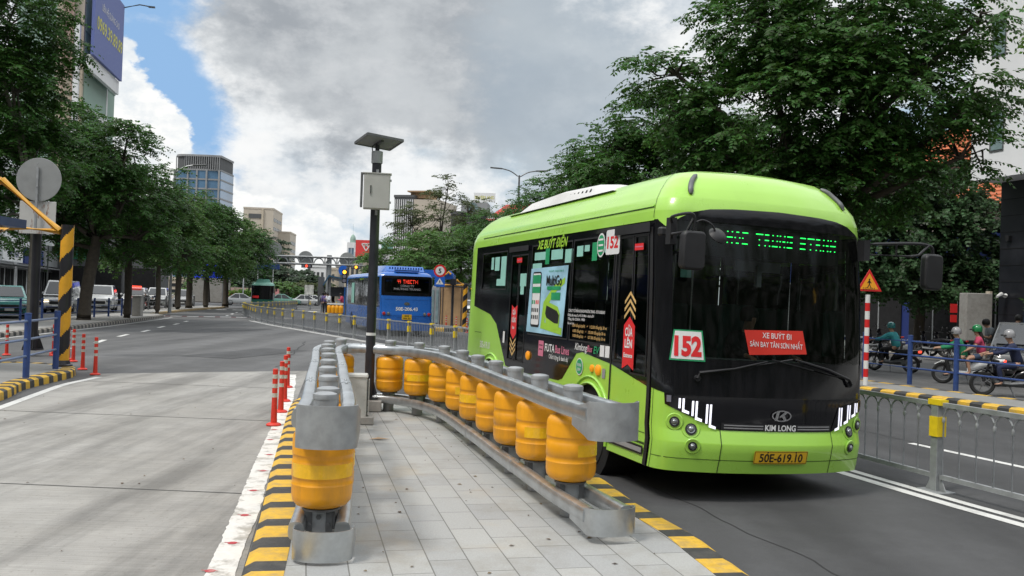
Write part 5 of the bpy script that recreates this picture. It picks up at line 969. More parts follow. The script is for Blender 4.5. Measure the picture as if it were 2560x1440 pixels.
# left row
G2 = 'trees along the left pavement'
for lab, loc, lob, th, tr, sd_, dn, lf in (
 ('tall dark tree at the left edge, with a pale thin trunk behind the sign pole', (-18.75, 35.2, ISL), [(-3.0, 0, 9.4, 3.4, 3.2, 3.2), (-1.4, 0, 12.0, 2.8, 2.8, 2.2), (-3.4, 0, 5.6, 2.4, 2.2, 1.3), (-.9, 0, 9.4, 1.8, 2.4, 2.2), (-2.6, -1, 14.4, 3.0, 2.5, 1.8), (-.3, 0, 6.6, 1.6, 2, 1.4), (-1.8, 0, 3.7, 1.3, 1.2, .7)], 4.6, .16, 41, 1.15, 'leaf'),
 ('thick trunked dark tree right of the striped post', (-20.3, 42.8, ISL), [(-.6, 0, 7.6, 2.8, 3.0, 2.4), (1.6, 0, 8.0, 1.5, 2.2, 1.7), (-1.8, 0, 9.4, 2.2, 2.4, 1.5), (1.7, 0, 5.9, 1.6, 2, 1.4), (-2.5, 0, 5.4, 2.0, 2, 1.4), (-1.7, .5, 3.9, 1.6, 1.4, .8), (2.0, .8, 4.1, 1.5, 1.3, .8)], 4.0, .29, 42, 1.15, 'leaf'),
 ('forked dark tree between the white parked cars', (-20.3, 47.6, ISL), [(-.4, 0, 6.4, 2.4, 2.8, 2.0), (1.4, 0, 6.8, 1.5, 2.0, 1.4), (-2.0, 0, 7.2, 2.2, 2.2, 1.7), (1.3, 0, 4.6, 1.9, 1.8, 1.1), (-1.6, 0, 4.2, 1.7, 1.5, 1.0), (2.6, .5, 3.4, 1.2, 1.2, .7)], 3.4, .2, 43, 1.1, 'leaf'),
 ('tree with drooping light sprays beside the grey lamp post', (-23.0, 58.5, ISL), [(.0, 0, 6.2, 2.6, 2.8, 1.9), (1.6, 0, 7.0, 1.5, 2.0, 1.2), (-2, 0, 6.8, 2.4, 2.4, 1.7), (1.2, 0, 4.5, 2.2, 2, 1.1), (-1.5, 0, 4.0, 1.8, 1.6, 1.0)], 3.2, .16, 44, 1.0, 'leaf_lush'),
 ('first tree of the far left clump, trunk behind the lamp post', (-26.3, 71, ISL), [(0, 0, 7.0, 3.0, 3, 2.2), (1.0, 0, 8.2, 2.0, 2.2, 1.2), (.5, 0, 4.8, 2.8, 2.6, 1.5)], 3.2, .24, 45, .95, 'leaf'),
 ('second tree of the far left clump with a twin trunk', (-27.4, 76.5, ISL), [(.6, 0, 7.0, 2.8, 3, 2.1), (1.6, 0, 7.6, 2.0, 2.2, 1.4), (.8, 0, 4.8, 3, 2.8, 1.6)], 3.2, .26, 46, .95, 'leaf'),
 ('third tree of the far left clump, darkest trunk', (-28.0, 82.5, ISL), [(.6, 0, 7.0, 2.8, 3, 2.2), (2.0, 0, 7.0, 2.0, 2.2, 1.6), (1.2, 0, 4.6, 2.8, 2.6, 1.5)], 3.2, .26, 47, .95, 'leaf_lush'),
 ('last tree of the far left clump, leaning over the street', (-28.6, 90, ISL), [(.8, 0, 6.8, 2.8, 3, 2.4), (2.6, 0, 6.4, 1.9, 2.4, 1.8), (1.8, 0, 4.6, 2.6, 2.4, 1.4)], 3.4, .28, 48, .95, 'leaf')):
    k = 1. if loc[1] < 50 else 1.35
    t, n = tree(lab, loc, lob, th, tr, sd_, lf, bark='bark_pale' if 'pale thin' in lab else 'bark', dens=dn*(1.5 if k == 1 else 1.1), frond=.8*k, ll=.18*k, lw=.085*k, nl=7 if k == 1 else 6, group=G2, droop=.4, lean=(.5, 0) if 'thick' in lab else (0, 0)); nq += n
# far trees behind the junction
gf = 'dark trees beyond the far junction'; rg = np.random.default_rng(5)
for k, (x, Y, w_, ytop, lf) in enumerate(((560, 150, 9, 690, 'leaf_far'), (600, 160, 9, 678, 'leaf_far'), (645, 170, 9, 668, 'leaf_far'), (690, 165, 9, 664, 'leaf_far'), (735, 160, 8, 668, 'leaf_far'), (765, 150, 6, 690, 'leaf_far'), (722, 130, 4.5, 708, 'leaf_lush'), (788, 140, 4, 700, 'leaf_olive'), (630, 190, 8, 615, 'leaf_far'), (678, 190, 6, 592, 'leaf_far'), (525, 140, 6, 700, 'leaf_lush'))):
    top_ = D(x, ytop, Y)[2]; p = D(x, 730, Y); r = w_/2*1.3
    if k >= 8 and k < 10: lob = [(0, 0, top_-3.5, r, r, 3.5)]
    else: lob = [(0, 0, top_*.55, r, r*.8, top_*.44), (rg.uniform(-2, 2), 0, top_*.8, r*.6, r*.5, top_*.2)]
    t, n = tree(('dark %s tree beyond the junction, %s' % (['broad', 'wide', 'tall', 'dense', 'rounded', 'short', 'small light green', 'low olive', 'high set', 'topmost', 'low bright'][k], ['behind the blue gate sign', 'left of the tall white lamp', 'behind the blue road sign', 'right of the two white poles', 'left of the traffic signal', 'below the white building', 'right of the green bus', 'left of the bus shelter', 'left of the round mirror sign', 'beside the round sign above the gantry', 'between the concrete pillars'][k])), (p[0], Y, 0), lob, max(1.5, top_*.3), .22, 60+k, lf, dens=.33, frond=1.4, ll=.6, lw=.34, nl=4, group=gf); nq += n
print('leaf quads', nq)
# ================================================================ BUILDINGS
def building(label, org, rz, w, d, h, wall, wins=(), roof=None, base=None, parapet=.6, cat='building', name='building', group=None, win='win_dark', bands=0, roofm='wall_grey'):
    """front along local x, facing local -y; wins: (face, cols, rows, a0, a1, z0, z1, fw, fh, material)"""
    t = thing(name, label, cat, (org[0], org[1], 0), rz, group)
    b = MB(); b.slab([(0, 0), (w, 0), (w, d), (0, d)], -.3, h); b.build('wall', wall, t)
    if roof == 'flat' or roof is None:
        b = MB()
        for x0, y0, x1, y1 in ((-.12, -.12, w+.12, .12), (-.12, d-.12, w+.12, d+.12), (-.12, .12, .12, d-.12), (w-.12, .12, w+.12, d-.12)): b.slab([(x0, y0), (x1, y0), (x1, y1), (x0, y1)], h+.003, h+parapet)
        b.build('parapet', wall, t)
    elif roof == 'hip':
        b = MB(); o = .6; k = min(w, d)/2; r = k*.75; b.add([(-o, -o, h), (w+o, -o, h), (w+o, d+o, h), (-o, d+o, h), (k, d/2, h+r), (w-k, d/2, h+r)], [(0, 1, 5, 4), (1, 2, 5), (2, 3, 4, 5), (3, 0, 4), (3, 2, 1, 0)])
        rows = 14
        for i in range(rows): f = (i+.5)/rows; b.box(((-o)*(1-f)+k*f+(w/2-((-o)*(1-f)+k*f)), -o+(d/2+o)*f, h+r*f+.02), (w+2*o-2*(k+o)*f, .05, .05))
        b.build('roof', roofm, t)
    if bands:
        b = MB(); [b.slab([(-.08, -.08), (w+.08, -.08), (w+.08, d+.08), (-.08, d+.08)], h*k/bands-.1, h*k/bands+.1) for k in range(1, bands)]; b.build('floor_bands', wall, t)
    for (face, nc, nr, a0, a1, z0, z1, fw_, fh, wm) in wins:
        cw, ch = (a1-a0)/nc, (z1-z0)/nr; W, H = cw*fw_, ch*fh
        pm = MB(); pm.box((0, 0, 0), (W, .10, H)); p0 = None
        for i in range(nc):
            for j in range(nr):
                a, z = a0+(i+.5)*cw, z0+(j+.5)*ch; loc = {'f': (a, -.02, z), 'r': (w+.02, a, z), 'l': (-.02, a, z)}[face]; rr_ = 0 if face == 'f' else math.pi/2
                if p0 is None:
                    p0 = pm.build('window', wm, t, loc=loc); p0.rotation_euler = (0, 0, rr_)
                    if H > 1 and W < 6: fb = MB(); fb.box((0, -.06, 0), (.07, .04, H)); [fb.box((0, -.06, s*H/2), (W+.1, .08, .1)) for s in (-1, 1)]; fb.build('frame', 'galv_dull', p0)
                else:
                    c = p0.copy(); COL.objects.link(c); c.parent = t; c.location = loc; c.rotation_euler = (0, 0, rr_)
                    for g in p0.children: q = g.copy(); COL.objects.link(q); q.parent = c
    return t
def sign(parent, o, w, h, wall, txt=None, tm='white_film', name='sign_board', ts=.6, fit=None, side='f', dep=.25):
    b = MB(); b.box((o[0], o[1], o[2]), (w, dep, h)); s = b.build(name, wall, parent)
    if txt: b = MB(); b.text(txt, ts*h, (o[0], o[1]-dep/2-.01, o[2]), (1, 0, 0), (0, 0, 1), fit=fit or w*.8, bold=.02); b.build('lettering', tm, s)
    return s
X = lambda px, Y, y=720: D(px, y, Y)[0]
Zt = lambda px, py, Y: D(px, py, Y)[2]
def span(x0, x1, Y, y=720): return X(x0, Y, y), X(x1, Y, y)-X(x0, Y, y)
# --- right side
t = thing('building', 'white modern building with a black tiled ground floor cut off by the right edge', 'building', (17.2, 34.0, 0), R(-72))
b = MB(); b.slab([(0, 0), (16, 0), (16, 12), (0, 12)], 6.85, 17); wl = b.build('wall', 'wall_white', t)
def hole_win(x0, x1, z0, z1): b = MB(); b.box(((x0+x1)/2, .0, (z0+z1)/2), (x1-x0, .06, z1-z0)); f = b.build('window', 'galv_dark', t); b = MB(); b.box(((x0+x1)/2+.03, -.02, (z0+z1)/2), (x1-x0-.12, .06, z1-z0-.12)); b.build('pane', 'win_pale', f)
for x0, x1 in ((.87, 1.49), (2.4, 3.1), (4.2, 5.2), (6.6, 8)):
    for z0 in (7.8, 11.3): hole_win(x0, x1, z0, z0+1.45)
b = MB(); b.slab([(.3, 1.2), (16, 1.2), (16, 11), (.3, 11)], 0, 6.846); b.build('ground_floor', 'black_tile', t)
b = MB(); [b.box((8.1, 1.195, z), (15.6, .02, .02)) for z in np.arange(.6, 6.8, .62)]; b.build('tile_joints', 'void', t)
b = MB(); b.box((1.75, 1.1, 3.4), (.28, .12, 6.8)); b.build('blue_panel', 'wall_bluew', t); b = MB(); b.box((.75, 1.12, 4.7), (.16, .16, .2)); b.build('wall_lamp', 'trim_black', t)
b = MB(); b.tube([(.7, 1.1, 2.55), (.75, .85, 2.6), (.85, .55, 2.5)], [.09, .08, .05], 8); b.build('camera', 'white_paint', t, smooth=40)
building('cream building with an orange tiled roof just left of the white building', (21.6, 47.0), R(-72), 14, 9, 7.0, 'wall_cream', [('f', 4, 1, .8, 13, 3.5, 6, .3, .7, 'win_dark')], roof='hip', roofm='roof_tile')
building('farther maroon topped house with an orange tiled roof above the round leaved tree', (22.4, 59.0), R(-60), 12, 10, 10.6, 'wall_cream', [('f', 4, 2, .6, 11, 3, 10, .3, .5, 'win_dark')], roof='hip', roofm='roof_tile')
t = building('low dark shop front in deep shade under the right trees', (14.6, 60), R(-66), 24, 8, 5.2, 'wall_navy', [('f', 6, 1, .5, 21.5, .3, 3.4, .85, .95, 'void')])  # deep shade under the trees is put into the dark wall and near-black openings
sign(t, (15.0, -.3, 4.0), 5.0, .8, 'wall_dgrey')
ob = thing('sign_board', 'two orange notice boards hanging one above the other in the shade', 'sign', (16.9, 34.4, 0), 0)
b = MB(); b.box((0, 0, 2.02), (.26, .03, .34)); b.build('upper_board', 'sign_red', ob); b = MB(); b.box((0, 0, 1.63), (.24, .03, .28)); b.build('lower_board', 'sign_red', ob); b = MB(); b.cyl((.16, .03, .15), (.16, .03, 2.3), .015); b.build('post', 'galv_dark', ob)
gp = thing('gate_pillar', 'plain grey rendered pillar left of the black tiled wall', 'wall', (18.15, 35.2, 0.14)); b = MB(); b.box((0, 0, 1.25), (1.0, .6, 2.5)); b.build('pillar', 'concrete', gp, bevel=.02); b = MB(); b.box((.56, .1, 1.3), (.10, .3, 2.6)); b.build('edge_strip', 'wall_cream', gp)
# --- left side: tall building with billboard, shops
x0, w_ = span(58, 214, 92, 100); w_ *= 1.02
t = building('tall building clad in pale green sheets behind the left trees', (x0+.0, 92-w_*math.sin(R(10.8))), R(10.8), w_, 12.5, 44, 'wall_greenlt', [('f', 1, 5, 4.4, 6.2, 6, 24, .9, .55, 'win_dark')], bands=11)
b = MB(); b.box((w_-1.35, -.3, 22.), (2.6, .5, 26)); b.build('pier', 'wall_cream', t); b = MB()
tx = w_-1.9
for z in np.arange(24, 43, 1.6): b.bar((tx, -.8, z), (tx+.9, -.8, z+1.6), .09); b.bar((tx+.9, -.8, z), (tx, -.8, z+1.6), .09)
for dx_ in (0, .9): b.bar((tx+dx_, -.8, 8), (tx+dx_, -.8, 44), .14)
b.box((tx+.45, -.75, 33), (.8, .02, 20)); b.build('lattice', 'wall_pink', t); b = MB(); [b.bar((0, -.5, z), (tx, -.5, z+dz_), .09) for z, dz_ in ((30, 6), (36, 0), (32.5, 0))]; b.bar((2.4, -.5, 28), (2.4, -.5, 44), .1); b.build('cables', 'galv_dark', t)
b = MB(); b.slab([(-3, -2.5), (w_+9, -2.5), (w_+9, -.2), (-3, -.2)], 0, 9.5); pd = b.build('podium', 'wall_dgrey', t); b = MB(); [b.box((x_, -2.55, 5.2), (4.6, .2, 1.6)) for x_ in (2, 7.4)]; b.build('podium_signs', 'wall_greenb', pd); b = MB(); [b.box((x_, -2.54, 1.9), (2.4, .1, 3.6)) for x_ in (0, 3.4, 6.8, 10.2, 13.4)]; b.build('podium_doors', 'void', pd)
bbl = thing('billboard', 'large blue roadside billboard with a yellow phone number, high on the left', 'billboard', (X(213, 90, 100)+.9, 90, 0), math.atan2(11.7, -2.24))
b = MB(); b.box((5.95, .15, 29.3), (11.9, .3, 8.6)); pn_ = b.build('panel', 'billboard_blue', bbl)
b = MB(); b.text('LIÊN HỆ QUẢNG CÁO', 1.0, (6.2, -.02, 30.6), (1, 0, 0), (0, 0, 1), fit=7.2); b.build('small_lettering', 'white_film', pn_); b = MB(); b.text('0969.39.89.89', 1.9, (6.2, -.02, 28.6), (1, 0, 0), (0, 0, 1), fit=10.6, bold=.02); b.build('phone_number', 'gold_letter', pn_)
b = MB(); b.box((5.95, .5, 24.2), (11.9, .4, 1.5)); b.box((.2, 1.6, 14), (.5, .5, 28)); b.box((11.4, 1.6, 14), (.5, .5, 28)); b.box((5.95, 1.4, 20), (11.9, .4, .5)); b.build('frame', 'wall_white', bbl)
b = MB(); b.tube([(11.8, 0, 33.4), (11.9, -1.6, 33.9), (11.9, -2.6, 33.8)], .07, 6); b.box((11.9, -2.9, 33.75), (.3, .7, .15)); b.build('lamp_arm', 'galv_dark', bbl)
lx = lambda t_: (-33-.309*t_, 50+.951*t_)
shops = [(-14, 9, 11, 'wall_dgrey', 'dark café front with glowing white letters at the left edge', 'wall_navy', 'CAFE', 'white_film'), (-5, 10, 13, 'wall_grey', 'grey shop with a square white blank sign box above the door', 'wall_white', None, None), (5, 12, 12, 'wall_teal', 'shop with a long green sign band behind the striped post', 'wall_greenb', 'PHÒNG KHÁM', 'white_film'), (17, 8, 9, 'wall_white', 'shop with a white sign strip above a blue entrance', 'wall_white', 'NHA KHOA', 'wall_navy'), (25, 9, 10, 'wall_white', 'white shop front with blue door frame behind the parked white cars', 'wall_navy', None, None), (34, 14, 12, 'wall_grey', 'grey building with a pale glass front behind the far left trees', 'wall_grey', None, None), (48, 22, 11, 'wall_cream', 'cream building far down the left side street', 'wall_pink', None, None)]
for t0, w_, h_, wm, lab, sm, tx_, tm in shops:
    t = building(lab, lx(t0), R(108), w_-.1, 9, h_, wm, [('f', max(2, int(w_/3)), 2, .4, w_-.4, 5.4, h_-.8, .5, .55, 'win_dark'), ('f', max(2, int(w_/3.4)), 1, .4, w_-.5, .2, 3.0, .8, .98, 'void')])
    sign(t, (w_/2, -.45, 4.1), w_*.9, 1.3, sm, tx_, tm or 'white_film', ts=.6, fit=w_*.5 if tx_ else None); b = MB(); b.box((w_/2, -.7, 3.2), (w_*.95, 1.4, .08)); b.build('awning', 'wall_grey', t)
wb = thing('sign_board', 'square white blank sign box left of the striped post, high over the shop doors', 'sign', (X(110, 66), 66, 0)); b = MB(); b.box((0, 0, 5.1), (1.15, .3, 1.0)); b.build('box', 'wall_white', wb); b = MB(); b.box((-.1, .02, 6.9), (.5, .2, 2.2)); b.build('upper_box', 'wall_white', wb); b = MB(); b.bar((0, .4, 0), (0, .4, 8), .08); b.build('post', 'galv_dark', wb)
# --- far skyline
Y = 420; x0, w_ = span(430, 550, Y, 450); h_ = Zt(500, 384, Y)
tw = thing('tower', 'tall blue glass tower with a curved unfinished concrete top, far left', 'tower', (x0, Y, 0)); n = 20
pl_ = [(0, 6)]+[(w_*.42*(1-math.cos(t_))*.6, 6-6*math.sin(t_)) for t_ in np.linspace(0, 1.57, 6)][1:]+[(w_*.7, 0), (w_, 1), (w_, 20), (0, 20)]
b = MB(); b.slab(pl_, 0, h_-7.5); b.build('wall', 'win_blue', tw)
b = MB()
for k in range(13): z = h_-7.5-k*4.4; b.slab([(x-.02*(w_/2-x) if 0 else x+(x-w_/2)*.02, y-.25) for x, y in pl_], z-.35, z+.35)
for f in (0.02, .33, .52, .72, .98): b.box((w_*f, -.2+(4 if f < .1 else 0), (h_-7.5)/2), (.7, .7, h_-7.5))
b.build('mullions', 'wall_grey', tw)
b = MB(); b.slab([(x*.96+.3, y+.6) for x, y in pl_], h_-7.4, h_-1.4); b.build('upper_storey', 'wall_dgrey', tw); b = MB(); [b.box((w_*(k+.5)/22, -.1+ (3.5*max(0, 1-k/6)), h_-4.2), (.28, .5, 6.4)) for k in range(22)]; b.slab([(x, y-.1) for x, y in pl_], h_-1.3, h_-.4); b.build('fins', 'wall_grey', tw)
Y = 330; x0, w_ = span(607, 680, Y, 580); h_ = Zt(640, 522, Y)
t = building('taller beige office block with banded floors beyond the gantry', (x0, Y), R(6), w_, 22, h_, 'wall_beige', [('f', 1, 6, .8, 6.2, 5, h_-6, .9, .16, 'wall_cream'), ('f', 1, 6, 7.4, w_-.3, 5, h_-6, .9, .16, 'wall_cream'), ('r', 5, 8, 1, 20, 4, h_-2, .6, .35, 'win_dark')])
b = MB(); b.box((6.9, -.3, h_/2), (.7, .5, h_)); b.build('pilaster', 'wall_cream', t); b = MB(); b.box((4.2, -.1, h_-2.6), (4.6, .2, 1.6)); b.build('roof_sign', 'wall_dgrey', t)
Y = 345; x0, w_ = span(688, 724, Y, 620); h_ = Zt(700, 582, Y)
building('lower beige office block right of the taller one', (x0, Y), R(6), w_, 16, h_, 'wall_beige', [('f', 1, 5, .6, w_-.4, 4, h_-3, .9, .14, 'wall_cream'), ('r', 4, 6, 1, 15, 4, h_-2, .6, .4, 'win_dark')])
Y = 210; x0, w_ = span(984, 1030, Y, 560); h_ = Zt(1000, 494, Y)
t = building('dark tower with white vertical fins behind the tall sparse tree', (x0, Y), R(-14), w_+.5, 14, h_, 'wall_dgrey', [('r', 3, 6, 1, 13, 4, h_-2, .7, .5, 'win_dark')])
b = MB(); [b.box(((w_+.5)*(k+.5)/9, -.12, h_/2), (.16, .3, h_-1)) for k in range(9)]; b.build('fins', 'wall_white', t); b = MB(); b.box((5.5, 5, h_+1.6), (5.5, 8, .3)); b.box((5.5, 5, h_+.8), (4.5, 6, 1.4)); b.build('roof_terrace', 'wall_tan', t)
b = MB(); b.slab([(w_+.5, 0), (w_+6.5, 1), (w_+6.5, 14), (w_+.5, 14)], 0, h_-.4); b.build('rear_wing', 'wall_beige', t)
Y = 150; x0, w_ = span(1128, 1222, Y, 540); h_ = Zt(1180, 538, Y)
t = building('dark grey building with round roof windows and a rooftop letter sign', (x0, Y), R(-4), w_, 12, h_, 'wall_dgrey'); b = MB(); b.box((w_*.62, 2, h_+1.2), (w_*.7, 5, 1.8)); b.build('rooftop', 'wall_grey', t)
b = MB(); b.lathe([(.9, 0), (.9, .2)], (w_*.58, -.65, h_+1.1), 20, axis=(0, -1, 0)); b.build('round_window', 'win_pale', t)
s = sign(t, (w_*.86, 1, h_+3.1), 3.6, 1.5, 'wall_white', 'SILVERLAND', 'gold_letter', name='rooftop_sign', fit=3.3, ts=.5)
Y = 120; x0, w_ = span(1222, 1262, Y, 550); h_ = Zt(1240, 552, Y)
t = building('building with a steep red roof right of the rooftop sign', (x0, Y), R(-10), w_+4, 8, h_, 'wall_white', [('f', 3, 2, .3, w_+3, 6, h_-1, .4, .5, 'win_dark')]); b = MB(); b.add([(-.5, -.5, h_), (w_+4.5, -.5, h_), (w_+4.5, 4, h_+2.6), (1.6, 4, h_+2.6), (-.5, 8, h_), (w_+4.5, 8, h_)], [(0, 1, 2, 3), (4, 5, 2, 3)[::-1], (0, 3, 4), (1, 5, 2)]); b.build('roof', 'roof_red', t)
Y = 230; x0, w_ = span(864, 894, Y); h_ = Zt(880, 606, Y)
t = building('slim teal glass building with a small green dome and spire', (x0, Y), 0, w_*.62, 8, h_, 'wall_white', [('f', 2, 5, .3, w_*.6, 2, h_-1.2, .7, .8, 'win_blue')], roof='none')
b = MB(); b.lathe([(w_*.24, h_), (w_*.24, h_+.8), (w_*.25, h_+.9), (w_*.2, h_+1.6), (w_*.1, h_+2.1), (.02, h_+2.3), (.02, h_+5)], (w_*.3, 3, 0), 16); b.build('dome', 'wall_greenlt', t, smooth=50); b = MB(); b.slab([(w_*.62, .5), (w_, .5), (w_, 8), (w_*.62, 8)], 0, h_-2.4); b.build('wing', 'wall_white', t)
Y = 200; x0, w_ = span(889, 926, Y); zt, zb = Zt(905, 600, Y), Zt(905, 643, Y)
bb = thing('billboard', 'red billboard with a white diamond symbol beside the black solar pole', 'billboard', (x0, Y, 0)); b = MB(); b.box((w_/2+.3, 0, (zt+zb)/2), (w_+1.2, .3, zt-zb)); pn_ = b.build('panel', 'billboard_red', bb)
b = MB(); cx_, cz = w_/2+.4, (zt+zb)/2+.5; [b.bar((cx_+p[0], -.2, cz+p[1]), (cx_+q[0], -.2, cz+q[1]), .1, .22) for p, q in (((-1, .6), (1, .6)), ((-1, .6), (0, -1)), ((1, .6), (0, -1)), ((-.4, 0), (.4, .6)), ((.4, 0), (-.3, .55)))]; b.text('0977', .7, (w_*.75, -.2, zb+.6), (1, 0, 0), (0, 0, 1), bold=.02); b.build('symbol', 'white_film', pn_)
b = MB(); [b.box((x, .4, zb/2), (.3, .3, zb)) for x in (.5, w_)]; b.build('legs', 'galv_dark', bb)
rg = np.random.default_rng(9)
far = [(926, 946, 650, 205, 'wall_beige', 'narrow beige house directly right of the red billboard'), (938, 984, 632, 220, 'wall_white', 'white house with a green roof terrace left of the striped tower'), (950, 984, 612, 240, 'wall_teal', 'teal topped house behind the white one, left of the striped tower'), (775, 812, 668, 200, 'wall_white', 'plain white block right of the traffic signal'), (768, 782, 672, 210, 'wall_dgrey', 'narrow dark block left of the plain white block'), (806, 838, 674, 230, 'wall_cream', 'pale cream block behind the gantry post'), (838, 866, 668, 240, 'wall_grey', 'grey block behind the blue bus shelter'), (726, 770, 690, 380, 'wall_white', 'small white block far down the road, left of the signal'), (860, 900, 650, 190, 'wall_cream', 'cream house with balconies left of the solar pole'), (990, 1060, 668, 150, 'wall_brown', 'low brown block hidden behind the lush trees'), (400, 470, 700, 160, 'wall_cream', 'cream block glimpsed between the far left tree trunks'), (470, 530, 690, 170, 'wall_grey', 'grey block glimpsed behind the concrete pillars')]
for a, b_, yt, Y, wm, lab in far:
    x0, w_ = span(a, b_, Y); h_ = Zt((a+b_)/2, yt, Y); nr = max(2, int(h_/3.2)); building(lab, (x0, Y), R(rg.uniform(-6, 6)), w_, 8, h_, wm, [('f', 3, nr, .2, w_-.2, .8, h_-.3, .5, .5, 'win_dark')])
# --- gantry over the junction
Y = 110; gx0, gx1 = X(600, Y), X(1200, Y); zt, zb = Zt(800, 643, Y), Zt(800, 661, Y); gt = thing('sign_gantry', 'grey steel truss gantry with arches spanning the far junction', 'gantry', (0, Y, 0)); zt0 = lambda x: 0
b = MB(); 
for yy in (0, .8): b.cyl((gx0, yy, zt), (gx1, yy, zt), .17, n=6); b.cyl((gx0, yy, zb), (gx1, yy, zb), .17, n=6)
m_ = 20; dx_ = (gx1-gx0)/m_
for k in range(m_+1): b.cyl((gx0+k*dx_, 0, zb), (gx0+k*dx_, 0, zt), .09, n=5)
for k in range(m_): b.tube([(gx0+(k+.5)*dx_-dx_*.42*math.cos(t_), 0, zb+(zt-zb)*.85*math.sin(t_)) for t_ in np.linspace(0, math.pi, 8)], .08, 5)
b.build('truss', 'galv_dull', gt); gp_ = X(819, Y)
b = MB(); b.lathe([(.34, 0), (.30, zt+.3)], (gp_, .4, 0), 14); b.build('column', 'galv_dull', gt, smooth=50); b = MB(); b.lathe([(.34, 0), (.30, zt+.3)], (X(560, Y), .4, 0), 14); b.build('column', 'galv_dull', gt, smooth=50)
for px in (680, 757, 862): b = MB(); r = .8 if px == 680 else .95; b.lathe([(r, 0), (r, .06)], (X(px, Y), .95, zt+(.9 if px == 680 else -.2)), 20, axis=(0, -1, 0)); b.build('round_sign', 'sign_back', gt)
def signal(label, p, horiz=True, lit='amber_lit', k=1., pole=None):
    t = thing('traffic_light', label, 'traffic light', p); b = MB(); b.box((0, 0, 0), (1.25*k, .3*k, .42*k) if horiz else (.42*k, .3*k, 1.2*k)); h_ = b.build('housing', 'trim_black', t)
    for i in (-1, 0, 1): b = MB(); b.lathe([(.15*k, 0), (.16*k, .03*k)], ((i*.4*k, -.16*k, 0) if horiz else (0, -.16*k, i*.38*k)), 14, axis=(0, -1, 0)); b.build('lamp', lit if i == (0 if horiz else 1) else 'lamp_off', t)
    if pole: b = MB(); b.cyl((pole, .2, .3-p[2]), (pole, .2, .6), .08, n=8); b.build('pole', 'galv_dark', t)
    return t
signal('red amber traffic light hanging left of the gantry column', (X(765, 109), 109, Zt(765, 665, 109)), lit='tail_lit'); signal('amber traffic light hanging right of the gantry column', (X(889, 109), 109, Zt(889, 668, 109)))
signal('bright flashing yellow light at the front corner of the blue bus', (X(861, 60), 60, Zt(861, 691, 60)), horiz=False, k=.75, pole=.1)
signal('small amber traffic light between the kiosk and the green bus tail', (X(1180, 75), 75, Zt(1180, 731, 75)), horiz=False, k=.7, pole=.05)
rs_ = thing('road_sign', 'wide blank blue road sign carried by two pale poles', 'road sign', (X(659, 118), 118, 0)); w_ = X(697, 118)-X(620, 118); z_ = Zt(659, 666, 118); b = MB(); b.box((0, 0, z_), (w_, .08, .68)); b.build('panel', 'blue_paint', rs_)
for px in (643, 681): b = MB(); b.cyl((X(px, 118)-X(659, 118), .1, 0), (X(px, 118)-X(659, 118), .1, z_+1.5), .07, n=8); b.build('pole', 'wall_white', rs_)
bs = thing('road_sign', 'round blue road sign below the gantry, above the shelter roof', 'road sign', (X(857, 90), 90, 0)); b = MB(); b.lathe([(.5, 0), (.5, .04)], (0, 0, Zt(857, 676, 90)), 18, axis=(0, -1, 0)); b.build('disc', 'sign_blue', bs); b = MB(); b.cyl((0, .05, 0), (0, .05, Zt(857, 676, 90)), .05); b.build('pole', 'galv_dull', bs)
gate = thing('gateway', 'concrete gateway with a blue lit panel behind the far left tree trunks', 'gateway', (X(535, 125), 125, 0)); z_ = Zt(535, 692, 125)
for px in (508, 550): b = MB(); b.box((X(px, 125)-X(535, 125), 0, z_/2), (1.9, 2.0, z_), taper=1.25); b.build('pillar', 'concrete', gate, bevel=.1)
b = MB(); b.box((0, -1.1, z_+.75), (X(582, 125)-X(496, 125), .3, 1.9)); pn_ = b.build('lit_panel', mat('led_blue', (.01, .02, .3), .4, emit=(.01, .04, .9), es=.7, var=.3, sc=.6), gate); b = MB()
for u_ in (-1.6, -.4, .9, 1.9): b.box((u_, -1.28, z_+.8), (.5, .04, 1.1)); b.box((u_+.3, -1.28, z_+.4), (.6, .04, .25))
b.build('dark_shapes', 'wall_navy', pn_)
def lamp(label, p, h, arms, base=0., r=.08, m='wall_white', name='street_lamp', head=.9):
    t = thing(name, label, 'street lamp', (p[0], p[1], base)); b = MB(); b.tube([(0, 0, 0), (0, 0, h*.5), (0, 0, h)], [r*1.3, r, r*.7], 8); b.build('pole', m, t, smooth=50)
    for ax_, az_ in arms:
        b = MB(); b.tube(smoothpath([(0, 0, h-.15), (ax_*.5, 0, h+az_*.6), (ax_, 0, h+az_)], 4), r*.5, 6); a_ = b.build('arm', m, t, smooth=50); b = MB(); b.bar((ax_, 0, h+az_), (ax_*(1+head/abs(ax_)), 0, h+az_+az_*.12), .22, .09); b.build('lamp_head', 'galv_dark' if m != 'wall_white' else m, a_, bevel=.02)
    return t
Y = 66; h_ = Zt(1289, 438, Y)-.15
lamp('tall grey double armed street lamp above the green bus roof, left of the big trees', (X(1289, Y), Y), h_, ((-1.25, .45), (1.2, .35)), .15, .09, 'galv_dark')
lamp('white single arm street lamp behind the white car at the far junction', (X(608, 112), 112), Zt(608, 676, 112), ((-1.1, .25),), 0, .09)
lamp('grey lamp post with a round sign at its middle on the far left pavement', (X(426, 60), 60), 9.5, ((1.2, .4),), .15, .10, 'galv_dull')
sd2 = thing('round_sign', 'round grey sign back fixed to the grey lamp post on the left', 'road sign', (X(423, 60.2), 60.2, 0)); b = MB(); b.lathe([(.32, 0), (.32, .03)], (0, -.5, Zt(426, 679, 60)), 20, axis=(0, -1, 0)); b.build('disc', 'sign_back', sd2); b = MB(); b.bar((0, -.5, Zt(426, 679, 60)), (.1, -.1, Zt(426, 679, 60)), .04); b.build('bracket', 'galv_dark', sd2)
